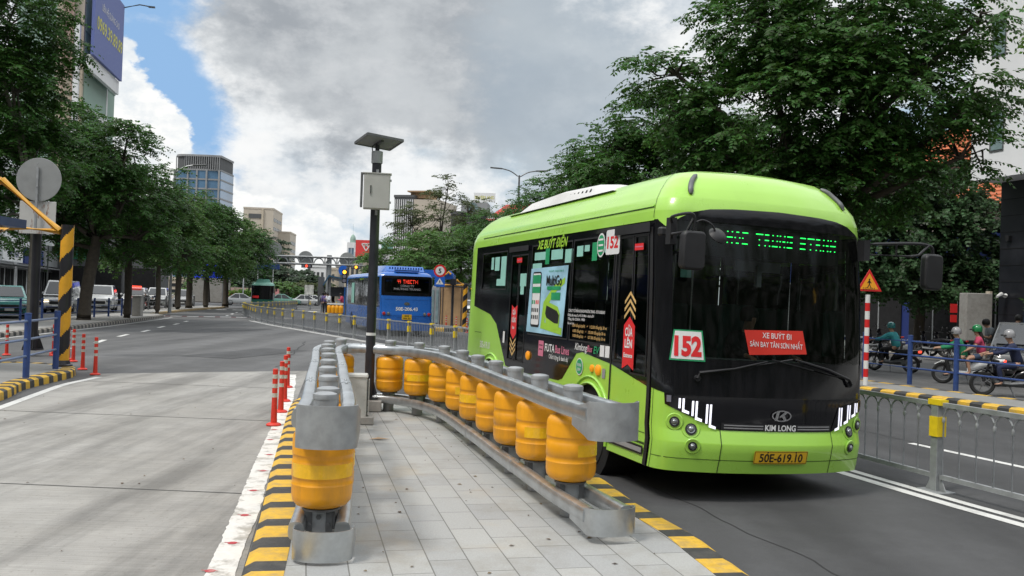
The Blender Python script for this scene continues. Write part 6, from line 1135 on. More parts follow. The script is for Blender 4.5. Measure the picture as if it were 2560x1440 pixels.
lp = thing('street_lamp', 'dark lamp post behind the left trees carrying a hooded floodlight', 'street lamp', (X(168, 50), 50, .15)); b = MB(); b.cyl((0, 0, 0), (0, 0, 8), .12, n=10); b.build('pole', 'galv_dark', lp); b = MB(); z_ = Zt(190, 505, 50); b.prism([(-.3, -.15), (.25, .0), (.3, .18), (-.15, .12)], (.65, -.1, z_), (1, 0, 0), (0, 0, 1), (0, .4, 0)); b.bar((0, 0, z_-.2), (.55, 0, z_-.1), .06); b.build('floodlight', 'wall_grey', lp)
# hoardings, hedge, far low walls
for lab, a, b_, y0, y1, Y, m in (('red and white painted hoarding at the far junction, right of the concrete pillars', 560, 592, 728, 760, 122, 'roof_red'), ('pink patterned panel just right of the small green bus', 686, 698, 722, 758, 125, 'wall_pink'), ('white and yellow banner on the far traffic island', 762, 784, 712, 736, 120, 'white_film'), ('small white notice board right of the concrete pillar', 557, 572, 707, 724, 119, 'white_film')):
    x0, w_ = span(a, b_, Y); t = thing('hoarding', lab, 'hoarding', (x0, Y, 0)); za, zb = max(0, Zt(a, y1, Y)), Zt(a, y0, Y); bb = MB(); bb.box((w_/2, 0, (za+zb)/2), (w_, .15, zb-za)); bb.build('panel', mat('hoard_%d' % a, {'roof_red': (.50, .10, .08), 'wall_pink': (.5, .22, .22), 'white_film': (.6, .6, .55)}[m], .7, var=.6, sc=1.5), t); bb = MB(); bb.box((w_/2, .1, zb/2), (.12, .1, zb)); bb.build('post', 'galv_dark', t)
t, n = tree('clipped low round hedge at the far junction behind the white car', (X(603, 118), 118, 0), [(0, 0, 1.1, 2.0, 1.2, .9)], .8, .08, 91, 'leaf_bright', dens=4, frond=.35, ll=.22, lw=.15, nl=4, droop=.2, name='hedge', cat='hedge')
fw_ = thing('low_wall', 'pale beam and low wall across the far roundabout', 'wall', (X(640, 130), 130, 0)); b = MB(); b.box((0, 0, 1.95), (X(700, 130)-X(575, 130), .4, .5)); b.build('beam', 'wall_pink', fw_); b = MB(); [b.box((x, 0, .85), (.35, .35, 1.7)) for x in (-3.4, 0, 3.4)]; b.build('posts', 'wall_pink', fw_)
# ================================================================ BLUE BUS, GREEN BUS
YB = 40.0; B2 = thing('city_bus', 'blue city bus seen from behind with red route display, left of the kiosk', 'bus', (X(1019, YB), YB, 0), R(19)); S2 = Surf(W=2.36, L=10.2, bowd=.07, rc=.22, prof=[(0, 0, 0), (2.62, 0, 2.62), (2.72, .02, 2.72), (2.82, .09, 2.80), (2.95, .22, 2.86), (3.9, 1.18, 2.93)], lean=[(0, .03), (.5, 0), (1.0, -.02), (1.05, .02), (2.6, .10), (4, .12)])
U2 = S2.U; SE = 10.9
b = MB(); panel(b, S2, rect(-U2, U2, 2.62, 3.9), du=.2); panel(b, S2, rect(-1.22, 1.22, .26, 1.80)); panel(b, S2, rect(-1.22, 1.22, 2.72-.1, 2.63))
for sg in (-1, 1): panel(b, S2, rect(*sorted((sg*1.16, sg*1.5)), 1.8, 2.62)); panel(b, S2, rect(*sorted((sg*1.22, sg*U2)), .28, 1.28), du=.3); panel(b, S2, rect(*sorted((sg*1.3, sg*1.5)), 1.27, 1.8)); panel(b, S2, rect(*sorted((sg*10.6, sg*U2)), 1.27, 2.62))
b.build('body', 'bus_blue', B2, smooth=50)
b = MB(); panel(b, S2, rrect(-1.16, 1.16, 1.80, 2.68, .12), .006, holes=[(-1.0, 1.0, 1.92, 2.56)]); 
for sg in (-1, 1): panel(b, S2, rect(*sorted((sg*1.5, sg*10.6)), 1.28, 2.62), .004, du=.3, holes=[(*sorted((sg*a, sg*c)), 1.36, 2.5) for a, c in ((1.7, 3.2), (3.3, 5.2), (5.3, 7.2), (7.3, 8.6), (8.7, 10.3))])
b.build('window_band', 'bus_black', B2, smooth=50)
b = MB(); panel(b, S2, rect(-1.0, 1.0, 1.92, 2.56), .0); b.build('rear_window', 'bus_glass', B2, smooth=50)
for sg in (-1, 1):
    for a, c in ((1.7, 3.2), (3.3, 5.2), (5.3, 7.2), (7.3, 8.6), (8.7, 10.3)): b = MB(); panel(b, S2, rect(*sorted((sg*a, sg*c)), 1.36, 2.5)); b.build('window', 'bus_glass', B2)
b = MB(); b.box((0, 5.2, .7), (2.2, 9.6, .1)); b.box((0, 9.6, 1.6), (2.2, .1, 1.9)); b.box((0, 1.2, 1.5), (2.1, 1.4, .9)); [b.box((x, y, 1.45), (.9, .12, .8)) for x in (-.6, .6) for y in (3, 4, 5, 6, 7)]; b.build('cabin', 'interior', B2)
b = MB(); b.box((0, .22, 2.44), (1.05, .06, .24)); ds = b.build('route_display', 'led_panel', B2); b = MB(); dotmatrix(b, '44 THBCTI-1', lambda c, r: (-.42+c*.0205, .18, 2.52-r*.035)); b.build('lit_text', 'led_red', ds)
b = MB(); surftext(b, S2, 'CÔNG TY', .0, 2.24, .13, .02, fit=.62, bold=.02); surftext(b, S2, 'PHƯƠNG TRANG', 0, 2.10, .13, .02, fit=1.2, bold=.02); b.build('window_lettering', 'mid_grey', B2)
b = MB(); surftext(b, S2, '50E-206.43', .0, 1.22, .21, .012, fit=1.0, bold=.03); b.build('plate_lettering', 'white_film', B2)
b = MB(); panel(b, S2, rrect(-.22, .22, .74, .98, .02), .03); pp_ = b.build('number_plate', 'plate_yellow', B2); b = MB(); surftext(b, S2, '50E', 0, .915, .09, .034, bold=.02, fit=.2); surftext(b, S2, '206.43', 0, .805, .09, .034, bold=.02, fit=.32); b.build('plate_text', 'sign_black', pp_)
b = MB(); panel(b, S2, rect(-1.13, 1.13, .90, .915), .006); panel(b, S2, rect(-1.13, 1.13, 1.08, 1.092), .006); panel(b, S2, rect(-1.0, 1.0, 1.62, 1.63), .006); panel(b, S2, rect(-.45, .45, .82, .835), .006); panel(b, S2, rect(-1.135, -1.125, .3, 1.7), .006); panel(b, S2, rect(1.125, 1.135, .3, 1.7), .006); b.build('panel_seams', 'bus_blue_dk', B2)
for u in (-1.02, -.82, .82, 1.02): b = MB(); b.lathe([(.075, 0), (.07, .03), (.03, .04)], S2.S(u, 1.0, 0), 16, axis=(0, -1, 0)); b.build('tail_light', 'tail_red' if abs(u) > .9 else 'lamp_glass', B2)
b = MB(); panel(b, S2, ellp(0, 1.45, .13, .07), .012); b.build('emblem', 'chrome', B2)
b = MB(); pr = [(.5, 2.9), (.8, 3.13), (3.4, 3.18), (4.4, 2.92)]; vs = []
for y, z in pr: vs += [(-1.0, y, 2.85), (-.85, y, z), (.85, y, z), (1.0, y, 2.85)]
b.add(vs, [(i*4+j, i*4+j+1, i*4+5+j, i*4+4+j) for i in range(3) for j in range(3)]+[(3, 2, 1, 0)]); b.build('roof_unit', 'bus_blue', B2, smooth=30)
b = MB(); [b.box((-.7+k*.12, .63, 3.02), (.06, .02, .12)) for k in range(13)]; b.box((0, .3, 2.93), (1.1, .25, .05)); b.build('roof_vents', 'bus_blue_dk', B2)
b = MB(); b.add([S2.S(-9.2+p, q, .02) for p, q in ((0, 1.36), (.9, 1.36), (.9, 2.4), (0, 2.4))][::1], [(0, 1, 2, 3)]); b.build('side_poster', 'mint_film', B2); b = MB(); surftext(b, S2, 'XE BUÝT', -6.2, 2.56, .12, .01, fit=1.2); b.build('side_lettering', 'lime_film', B2)
for y in (2.3, 8.0):
    wheel(B2, -1.05, y, .46, .26, -1); wheel(B2, 1.05, y, .46, .26, 1)
b = MB(); b.box((0, 5, .45), (2.1, 9.4, .3)); b.build('underbody', 'void', B2)
YG = 88.; B3_ = thing('city_bus', 'small dark green bus approaching in the distance, left of the fence corner', 'bus', (X(657, YG), YG, 0), R(14)); S3 = Surf(W=2.15, L=7, bowd=.15, rc=.25, prof=[(0, 0, 0), (2.4, 0, 2.4), (2.6, .06, 2.58), (2.75, .25, 2.68), (3.6, 1.07, 2.74)], lean=[(0, 0), (1, 0), (2.5, .15), (4, .15)])
b = MB(); panel(b, S3, rect(-S3.U, S3.U, 2.36, 3.6), du=.25, m=1); panel(b, S3, rect(-S3.U, S3.U, .3, 1.0), du=.25); b.build('body', ['bus_green', 'bus_green_lt'], B3_, smooth=50)
b = MB(); panel(b, S3, rect(-S3.U, S3.U, 1.0, 2.36), .003, du=.25); b.build('window_band', 'bus_black', B3_, smooth=50)
b = MB(); b.add([(-.7, 1, 2.7), (.7, 1, 2.7), (.7, 4, 2.7), (-.7, 4, 2.7), (-.55, 1.4, 3.0), (.55, 1.4, 3.0), (.55, 3.6, 3.0), (-.55, 3.6, 3.0)], [(4, 5, 6, 7), (0, 1, 5, 4), (1, 2, 6, 5), (2, 3, 7, 6), (3, 0, 4, 7)]); b.build('roof_unit', 'bus_green_lt', B3_)
b = MB(); panel(b, S3, rect(-.95, -.35, 1.12, 1.35), .01); b.build('windscreen_notice', 'red_film', B3_); b = MB(); [b.box((x, -.1, 2.0), (.14, .14, .4)) for x in (-1.28, 1.28)]; b.build('mirrors', 'trim_black', B3_)
for sx in (-1, 1): wheel(B3_, sx*.92, 1.6, .38, .24, sx); wheel(B3_, sx*.92, 5.2, .38, .24, sx)
# ================================================================ CARS
def car(label, loc, rz, paint, L=4.4, W=1.78, H=1.6, hood=.98, kind='suv', lit=False, name='car', cat='car', light=None):
    t = thing(name, label, cat, loc, rz); hw = W/2; f = L/2; b = MB()
    st = [(-f, .80, .42, hood*.72), (-f+.08, .93, .32, hood*.95), (-f*.75, 1, .24, hood*1.02), (0, 1, .22, hood*1.0), (f*.42, 1, .22, hood*.99), (f*.8, .98, .24, hood*.90), (f-.1, .88, .30, hood*.80), (f, .72, .38, hood*.62)]
    vs = []; 
    for y, k, z0, z1 in st: w = hw*k; vs += [(-w*.9, y, z0), (-w, y, z0+.12), (-w*1.0, y, z1-.22), (-w*.94, y, z1-.04), (-w*.7, y, z1), (w*.7, y, z1), (w*.94, y, z1-.04), (w, y, z1-.22), (w, y, z0+.12), (w*.9, y, z0)]
    n = 10; b.add(vs, [(i*n+j, (i+1)*n+j, (i+1)*n+(j+1) % n, i*n+(j+1) % n) for i in range(len(st)-1) for j in range(n)]+[tuple(range(n)), tuple(range((len(st)-1)*n, len(st)*n))[::-1]])
    g = dict(suv=(-f+.12, -f+.45, f*.02, f*.46), sedan=(-f*.78, -f*.38, f*.02, f*.48), van=(-f+.05, -f+.12, f*.52, f*.84))[kind]; z0, z1 = hood-.03, H
    q = [(-hw*.93, g[0], z0), (hw*.93, g[0], z0), (hw*.93, g[3], z0), (-hw*.93, g[3], z0), (-hw*.74, g[1], z1), (hw*.74, g[1], z1), (hw*.74, g[2], z1), (-hw*.74, g[2], z1)]
    b.add(q, [(4, 5, 6, 7), (0, 1, 5, 4), (1, 2, 6, 5), (2, 3, 7, 6), (3, 0, 4, 7)]); b.build('body', paint, t, smooth=40, bevel=.03, seg=2)
    q = [np.array(p) for p in q]
    def pane(nm, a, b_, c, d, off, i0=.07, i1=.93, j0=.1, j1=.88):
        P_ = lambda u, v: (a*(1-u)+b_*u)*(1-v)+(d*(1-u)+c*u)*v+np.array(off); bb = MB(); bb.add([P_(i0, j0), P_(i1, j0), P_(i1, j1), P_(i0, j1)], [(0, 1, 2, 3)]); return bb.build(nm, 'win_dark', t)
    pane('windscreen', q[2], q[3], q[7], q[6], (0, .035, .02)); pane('rear_window', q[0], q[1], q[5], q[4], (0, -.035, .02))
    for s, (a, b_, c, d) in ((1, (q[1], q[2], q[6], q[5])), (-1, (q[3], q[0], q[4], q[7]))):
        if kind == 'van': pane('side_window', a, b_, c, d, (s*.035, 0, 0), .72 if s > 0 else .06, .94 if s > 0 else .28, .15, .85)
        else: pane('side_window', a, b_, c, d, (s*.035, 0, 0), .08, .48); pane('side_window', a, b_, c, d, (s*.035, 0, 0), .53, .92)
    for sx in (-1, 1):
        for y in (-f*.62, f*.62): wheel(t, sx*(hw-.10), y, .33, .2, sx)
        b = MB(); b.box((sx*hw*.68, f-.06, hood*.66), (.36, .16, .14)); b.build('headlight', 'headlit' if lit else 'lamp_glass', t, bevel=.03)
        b = MB(); b.box((sx*hw*.8, -f+.03, hood*.75), (.2, .1, .22)); b.build('tail_light', 'tail_red', t, bevel=.02); b = MB(); b.box((sx*(hw+.08), f*.42, hood+.08), (.17, .12, .14)); b.build('mirror', paint, t, bevel=.03)
    b = MB(); b.box((0, f-.01, hood*.58), (hw*.9, .08, .2)); b.box((0, f-.01, .38), (hw*1.3, .08, .12)); b.build('grille', 'trim_black', t, bevel=.02); b = MB(); b.box((0, f+.04, .46), (.42, .02, .12)); b.build('number_plate', 'white_paint', t)
    if light: b = MB(); b.box((0, .2, H+.08), (.9, .2, .12)); b.build('light_bar', light, t, bevel=.03)
    return t
g_ = lambda px, py, z=0: G(px, py, z)
road_l = R(196)
car('teal taxi car at the left edge behind the pale tree trunk', (*D(20, 700, 47)[:2], 0), R(212), 'car_teal', 4.5, 1.85, 1.66, 1.05, lit=False)
car('white van with lit yellow headlights passing behind the striped post', (*D(158, 700, 58)[:2], 0), R(198), 'car_white', 4.6, 1.75, 2.05, 1.15, 'van', lit=True, name='van', cat='van')
car('white sport utility car with a black grille between two tree trunks', (*D(255, 700, 63)[:2], 0), R(200), 'car_white', 4.7, 1.9, 1.85, 1.18)
car('white police car with a red light bar behind the forked tree', (*D(341, 700, 76)[:2], 0), R(196), 'car_white', 4.6, 1.85, 1.75, 1.1, light='tail_lit')
car('white car with a dark bonnet left of the grey lamp post', (*D(396, 700, 80)[:2], 0), R(196), 'car_white', 4.5, 1.85, 1.8, 1.12)
car('white hatchback seen between the far tree trunks', (*D(462, 700, 88)[:2], 0), R(196), 'car_silver', 4.4, 1.8, 1.7, 1.05)
car('white sedan crossing the far junction below the hedge', (*D(608, 700, 108)[:2], 0), R(-72), 'car_white', 4.5, 1.75, 1.45, .9, 'sedan')
car('pale green car far away just right of the small green bus', (*D(712, 700, 122)[:2], 0), R(-75), 'car_green_car', 4.5, 1.75, 1.5, .9, 'sedan')
car('white car far away on the right of the distant island', (*D(768, 700, 125)[:2], 0), R(-70), 'car_white', 4.5, 1.75, 1.5, .9, 'sedan')
car('second white car beside the distant banner', (*D(790, 700, 128)[:2], 0), R(-80), 'car_white', 4.5, 1.75, 1.5, .9, 'sedan')
car('black car at the right edge beyond the riders', (*D(2568, 780, 24.6)[:2], 0), R(150), 'car_dark', 4.4, 1.8, 1.62, 1.0)
car('white car glimpsed right of the far striped post', (*D(1172, 720, 95)[:2], 0), R(190), 'car_white', 4.4, 1.8, 1.6, 1.0)
# ================================================================ PEOPLE AND SCOOTERS
def skin_obj(name, V, E, Rr, m, parent, sub=1):
    me = bpy.data.meshes.new(name); me.from_pydata([tuple(map(float, v)) for v in V], E, []); me.materials.append(MT[m]); o = bpy.data.objects.new(name, me); COL.objects.link(o); o.parent = parent
    md = o.modifiers.new('skin', 'SKIN'); md.use_smooth_shade = True
    if not me.skin_vertices: me.attributes.new('skin', 'FLOAT', 'POINT')
    sv = me.skin_vertices[0].data
    for i, r in enumerate(Rr): r = r if isinstance(r, tuple) else (r, r); sv[i].radius = r; sv[i].use_root = (i == 0)
    s = o.modifiers.new('sub', 'SUBSURF'); s.levels = sub; s.render_levels = sub; return o
POSE = dict(
 stand=dict(pel=(0, 0, .93), waist=(0, 0, 1.05), chest=(0, .0, 1.28), neck=(0, .01, 1.46), head=(0, .03, 1.57), sh=(.19, 0, 1.40), el=(.24, -.02, 1.13), wr=(.25, .06, .90), hip=(.10, 0, .90), kn=(.11, .03, .50), an=(.11, 0, .09), to=(.12, .16, .04)),
 phone=dict(pel=(0, 0, .93), waist=(0, 0, 1.05), chest=(0, .02, 1.28), neck=(0, .07, 1.45), head=(0, .14, 1.54), sh=(.19, .02, 1.40), el=(.24, .05, 1.13), wr=(.08, .30, 1.20), hip=(.10, 0, .90), kn=(.11, .03, .50), an=(.11, 0, .09), to=(.12, .16, .04)),
 ride=dict(pel=(0, -.14, .80), waist=(0, -.12, .92), chest=(0, -.02, 1.15), neck=(0, .04, 1.35), head=(0, .08, 1.47), sh=(.19, .0, 1.28), el=(.30, .25, 1.10), wr=(.30, .52, 1.06), hip=(.11, -.10, .79), kn=(.20, .32, .74), an=(.17, .24, .33), to=(.17, .40, .29)),
 pillion=dict(pel=(0, -.10, .86), waist=(0, -.09, .98), chest=(0, -.04, 1.21), neck=(0, .0, 1.41), head=(0, .04, 1.53), sh=(.18, -.02, 1.33), el=(.24, .08, 1.10), wr=(.17, .30, .98), hip=(.11, -.06, .84), kn=(.25, .28, .76), an=(.22, .20, .36), to=(.23, .36, .31)))
def person(label, loc, rz, pose, top='white', legs='black', hair=True, helmet=None, bare_legs=False, long_hair=False, sleeves=1., scale=1., group=None, shoes='black', back=None, cap=None):
    t = thing('person', label, 'person', loc, rz, group); t.scale = (scale*(.90 if pose in ('ride', 'pillion') else 1),)*3; p = {k: np.array(v, float) for k, v in POSE[pose].items()}; mir = lambda v: v*np.array((-1, 1, 1))
    V = [p['pel'], p['waist'], p['chest'], p['neck'], p['head']]; Rr = [(.12, .10), (.11, .09), (.135, .10), .052, (.082, .098)]; E = [(0, 1), (1, 2), (2, 3), (3, 4)]
    V += [p['head']+(0, .02, .085), p['head']+(0, .095, -.005)]; Rr += [(.07, .08), .018]; E += [(4, 5), (4, 6)]
    for f_ in (lambda v: v, mir):
        i = len(V); V += [f_(p['sh']), f_(p['el']), f_(p['wr'])]; Rr += [.052, .040, .026]; E += [(2, i), (i, i+1), (i+1, i+2)]
        d = p['wr']-p['el']; d /= np.linalg.norm(d); h_ = p['wr']+d*.07; s_ = np.cross(d, (0, 0, 1)); s_ /= np.linalg.norm(s_)+1e-9; V.append(f_(h_)); Rr.append((.034, .022)); E.append((i+2, i+3))
        for q, ln in ((-.028, .055), (-.010, .068), (.010, .064), (.027, .05)): V += [f_(h_+s_*q+d*.04), f_(h_+s_*q+d*(.04+ln*.5)-np.array((0, 0, ln*.6)))]; k = len(V); E += [(i+3, k-2), (k-2, k-1)]; Rr += [.010, .009]
        V.append(f_(h_+s_*-.05-d*.01-np.array((0, 0, .02)))); E.append((i+3, len(V)-1)); Rr.append(.011)
        i = len(V); V += [f_(p['hip']), f_(p['kn']), f_(p['an']), f_(p['to'])]; Rr += [.078, .054, .036, (.038, .026)]; E += [(0, i), (i, i+1), (i+1, i+2), (i+2, i+3)]
    skin_obj('body', V, E, Rr, 'skin', t)
    V = [p['pel']+(0, 0, .0), p['waist'], p['chest'], p['neck']-(0, 0, .05)]; Rr = [(.175, .15), (.17, .14), (.195, .15), .075]; E = [(0, 1), (1, 2), (2, 3)]
    for f_ in (lambda v: v, mir): i = len(V); e_ = p['el']*(1-0)+0; w_ = p['el']+(p['wr']-p['el'])*.85 if sleeves > .6 else p['sh']+(p['el']-p['sh'])*.75; V += [f_(p['sh'])]; Rr += [.085]; E += [(2, i)]; V += [f_(e_ if sleeves > .6 else w_)]; Rr += [.07]; E += [(i, i+1)]; (V.append(f_(w_)), Rr.append(.042), E.append((i+1, i+2))) if sleeves > .6 else None
    sh_ = skin_obj('shirt', V, E, Rr, 'cloth_'+top, t)
    if back: b = MB(); c_ = p['chest']; b.add([(c_[0]+x, c_[1]-.165+abs(x)*.12, c_[2]+z-.06) for x, z in ((-.1, -.07), (.1, -.07), (.1, .08), (-.1, .08))], [(0, 1, 2, 3)]); b.build('back_print', back, sh_)
    V = [p['waist']-(0, 0, .03), p['pel']-(0, 0, .02)]; Rr = [(.13, .11), (.145, .125)]; E = [(0, 1)]
    for f_ in (lambda v: v, mir): i = len(V); k_ = p['kn'] if not bare_legs else p['hip']+(p['kn']-p['hip'])*.6; V += [f_(p['hip']), f_(k_)]; Rr += [.098, .072]; E += [(1, i), (i, i+1)]; (V.append(f_(p['an']+(0, 0, .03))), Rr.append(.055), E.append((i+1, i+2))) if not bare_legs else None
    skin_obj('trousers' if not bare_legs else 'shorts', V, E, Rr, 'cloth_'+legs, t)
    for f_ in (lambda v: v, mir): skin_obj('shoe', [f_(p['an']-(0, 0, .02)), f_((p['an']+p['to'])/2-(0, 0, .02)), f_(p['to'])], [(0, 1), (1, 2)], [(.048, .04), (.046, .034), (.044, .028)], 'cloth_'+shoes, t)
    H_ = p['head']+np.array((0, .0, .05))
    if hair and not helmet: b = MB(); b.lathe([(.10, -.07), (.112, -.02), (.108, .04), (.08, .09), (.03, .112), (.002, .115)], H_-(0, .018, 0), 16); b.build('hair', 'hair', t, smooth=60)
    if long_hair: skin_obj('hair', [H_-(0, .05, .02), H_-(0, .13, .18), H_-(0, .17, .38)], [(0, 1), (1, 2)], [(.085, .07), (.085, .055), (.05, .03)], 'hair', t)
    if helmet: b = MB(); b.lathe([(.125, -.055), (.135, -.02), (.135, .04), (.115, .10), (.07, .14), (.002, .155)], H_-(0, .01, 0), 20); hm = b.build('helmet', helmet, t, smooth=60); b = MB(); b.tube([H_+(-.11, .07, -.0), H_+(0, .17, .0), H_+(.11, .07, -.0)], .02, 5); b.build('visor', 'trim_black', hm)
    return t
def scooter(label, loc, rz, col='bus_black', seatm='trim_black', lean=0., group=None, tail='tail_red', accent='galv_dark'):
    t = thing('scooter', label, 'scooter', loc, rz, group); t.scale = (.9,)*3; t.rotation_euler = (0, lean, rz)
    for y, n_ in ((-.64, 'rear_wheel'), (.64, 'front_wheel')):
        b = MB(); b.lathe([(.215, -.045), (.27, -.055), (.295, -.03), (.30, 0), (.295, .03), (.27, .055), (.215, .045), (.205, 0), (.215, -.045)], (0, y, .30), 26, axis=(1, 0, 0), cap=False); w_ = b.build(n_, 'tyre', t, smooth=50)
        b = MB(); b.lathe([(.21, -.02), (.21, .02), (.185, .015), (.185, -.015), (.21, -.02)], (0, y, .30), 24, axis=(1, 0, 0), cap=False); [b.bar((0, y, .30), (0, y+.19*math.cos(a), .30+.19*math.sin(a)), .03, .02) for a in np.linspace(0, 6.28, 6)[:-1]]; b.lathe([(.05, -.05), (.05, .05)], (0, y, .30), 12, axis=(1, 0, 0)); b.build('rim', 'rim', w_)
    def shell(nm, st, m):
        b = MB(); n = 8; vs = []
        for y, z, w, h in st: vs += [(w*math.cos(a), y, z+h*math.sin(a)) for a in np.linspace(0, 2*math.pi, n, endpoint=False)]
        b.add(vs, [(i*n+j, (i+1)*n+j, (i+1)*n+(j+1) % n, i*n+(j+1) % n) for i in range(len(st)-1) for j in range(n)]+[tuple(range(n)), tuple(range((len(st)-1)*n, len(st)*n))]); return b.build(nm, m, t, smooth=60)
    shell('tail_body', [(-.92, .74, .05, .04), (-.7, .68, .12, .10), (-.35, .62, .15, .14), (-.1, .52, .13, .14), (.02, .38, .12, .10)], col); shell('floor', [(-.35, .36, .12, .10), (.05, .32, .14, .07), (.35, .34, .14, .07), (.45, .45, .13, .1)], accent)
    shell('front_fairing', [(.32, .50, .16, .10), (.40, .70, .17, .16), (.44, .88, .13, .12), (.42, 1.0, .10, .06)], col); shell('front_mudguard', [(.36, .50, .05, .03), (.50, .62, .07, .03), (.68, .64, .07, .025), (.86, .54, .05, .02)], col)
    b = MB(); b.prism([(-.80, .74), (-.62, .79), (-.3, .77), (-.05, .72), (.02, .66), (-.3, .66), (-.78, .69)], (-.13, 0, 0), (0, 1, 0), (0, 0, 1), (.26, 0, 0)); b.build('seat', seatm, t, bevel=.03, seg=2)
    b = MB(); b.tube([(-.33, .34, 1.02), (-.2, .42, 1.04), (0, .45, 1.0), (.2, .42, 1.04), (.33, .34, 1.02)], .018, 7); b.tube([(0, .45, 1.0), (0, .52, .75), (0, .64, .30)], .03, 7); b.build('handlebar', 'trim_black', t, smooth=50)
    for s in (-1, 1): b = MB(); b.tube([(s*.24, .42, 1.03), (s*.28, .40, 1.16), (s*.31, .38, 1.2)], .008, 5); b.lathe([(.055, 0), (.05, .02)], (s*.31, .37, 1.22), 12, axis=(0, -1, .1)); b.build('mirror', 'trim_black', t)
    b = MB(); b.box((0, .49, .82), (.16, .05, .10)); b.build('headlight', 'lamp_glass', t, bevel=.02); b = MB(); b.box((0, -.93, .72), (.15, .06, .07)); b.build('tail_light', tail, t, bevel=.015); b = MB(); b.box((0, -1.0, .55), (.19, .012, .14)); b.build('number_plate', 'white_paint', t)
    b = MB(); b.tube([(.15, -.2, .3), (.17, -.5, .32), (.18, -.9, .42)], [.03, .05, .055], 8); b.build('exhaust', 'galv_dark', t, smooth=50); b = MB(); b.box((0, -.3, .34), (.16, .5, .18)); b.build('engine', 'galv_dark', t, bevel=.03); b = MB(); b.bar((-.05, .05, .28), (-.22, -.05, .02), .025); b.build('side_stand', 'galv_dark', t)
    return t
# riders on the right
p1_ = (11.55, 27.2, 0); a1 = R(40)
scooter('dark scooter with a glowing red tail light ridden by the person in teal', p1_, a1, 'bus_black', tail='tail_lit'); person('rider in teal jacket and teal helmet on a dark scooter, seen from behind', p1_, a1, 'ride', 'teal', 'black', helmet='helmet_teal')
p2_ = (11.75, 23.1, 0); a2_ = R(66)
scooter('white and grey scooter carrying two people behind the blue railing', p2_, a2_, 'car_white', tail='tail_lit', accent='car_silver')
ux, uy = -math.sin(a2_), math.cos(a2_)
person('rider in green jacket and grey helmet in front on the white scooter', (p2_[0]+ux*.22, p2_[1]+uy*.22, -.03), a2_, 'ride', 'green', 'black', helmet='helmet_grey')
person('passenger in pink shirt and shorts with green helmet on the white scooter', (p2_[0]-ux*.22, p2_[1]-uy*.22, .0), a2_, 'pillion', 'pink', 'denim', helmet='helmet_green', bare_legs=True, long_hair=True, sleeves=.5, back='white_film', shoes='beige')
p3_ = (11.15, 20.0, 0); a3_ = R(70)
scooter('black motorbike nearest the camera behind the blue railing at the right edge', p3_, a3_, 'bus_black'); person('rider in dark navy jacket and grey helmet on the nearest motorbike', p3_, a3_, 'ride', 'navy', 'navy', helmet='helmet_grey')
person('person in grey t-shirt looking down at a phone behind the pink passenger', (*D(2474, 900, 26.5)[:2], .0), R(75), 'phone', 'grey', 'beige', sleeves=.5); person('person in beige shirt with a shoulder bag beside the black car', (*D(2538, 900, 27.5)[:2], .15), R(-60), 'phone', 'beige', 'black', sleeves=.5)
s0 = None
labs = ['leftmost dark scooter parked in the shade, beside the warning sign post', 'second parked dark scooter in the shade right of the warning sign', 'dark parked scooter in the shade below the orange boards, left one', 'dark parked scooter in the shade below the orange boards, middle one', 'dark parked scooter in the shade nearest the grey pillar']
for k, (px, Y_) in enumerate(((2185, 36), (2215, 37), (2330, 34.5), (2365, 34.2), (2398, 34))):
    q = D(px, 860, Y_); lb = labs[k]
    if s0 is None: s0 = scooter(lb, (q[0], q[1], .15), R(20), 'bus_black', lean=R(6), group='scooters parked in the shade')
    else: dup(s0, (q[0], q[1], .15), R(20+k*4), label=lb)
# left side
pL = D(362, 760, 68); scooter('red scooter in the traffic between the police car and the lamp post', (pL[0], pL[1], 0), R(20), 'car_red'); person('rider in black on the red scooter in the left side street', (pL[0], pL[1], 0), R(20), 'ride', 'black', 'black', helmet='helmet_grey')
pL = D(392, 760, 70); scooter('dark scooter with a light in front of the white car left of the lamp post', (pL[0], pL[1], 0), R(190), 'bus_black'); person('rider in dark clothes on the scooter in front of the left white car', (pL[0], pL[1], 0), R(190), 'ride', 'navy', 'black', helmet='helmet_grey')
pL = D(92, 780, 60); scooter('parked scooter in the group behind the blue railing left of the van', (pL[0], pL[1], 0), R(120), 'bus_black', seatm='cloth_beige', group='scooters parked left of the van'); dup([o for o in bpy.data.objects if o.get('label') == 'parked scooter in the group behind the blue railing left of the van'][0], (pL[0]+.9, pL[1]+1, 0), R(130), label='second parked scooter, the one right beside the white van')
pL = D(118, 780, 63); person('person in a pale shirt standing by the parked scooters left of the van', (pL[0], pL[1], 0), R(160), 'stand', 'beige', 'black')
# ================================================================ STATION
YS = 72; st_ = thing('bus_shelter', 'dark blue station shelter with a slanting roof behind the blue bus', 'bus shelter', (X(838, YS), YS, 0), R(12)); zr = Zt(830, 690, YS)
b = MB(); b.prism([(-1.0, zr-.75), (-.55, zr+.05), (1.6, zr-.35), (1.6, zr-.45), (-.5, zr-.08), (-.9, zr-.8)], (0, -1.5, 0), (1, 0, 0), (0, 0, 1), (0, 12, 0)); b.build('roof', mat('station_blue', (.03, .09, .16), .4, dirt=.2), st_)
b = MB(); b.box((.35, .5, zr-1.25), (1.7, 1.0, .75)); b.build('display_box', 'wall_dgrey', st_); b = MB(); b.box((.75, 3, 1.2), (.12, 8, 2.3)); b.build('back_wall', 'wall_bluew', st_)
for y in (-.8, 3, 7): b = MB(); b.box((-.45, y, zr/2), (.18, .18, zr)); b.build('post', 'galv_dull', st_)
b = MB(); b.box((-1.1, .2, 2.0), (.5, .1, 2.2)); b.build('notice_panel', 'wall_dgrey', st_)
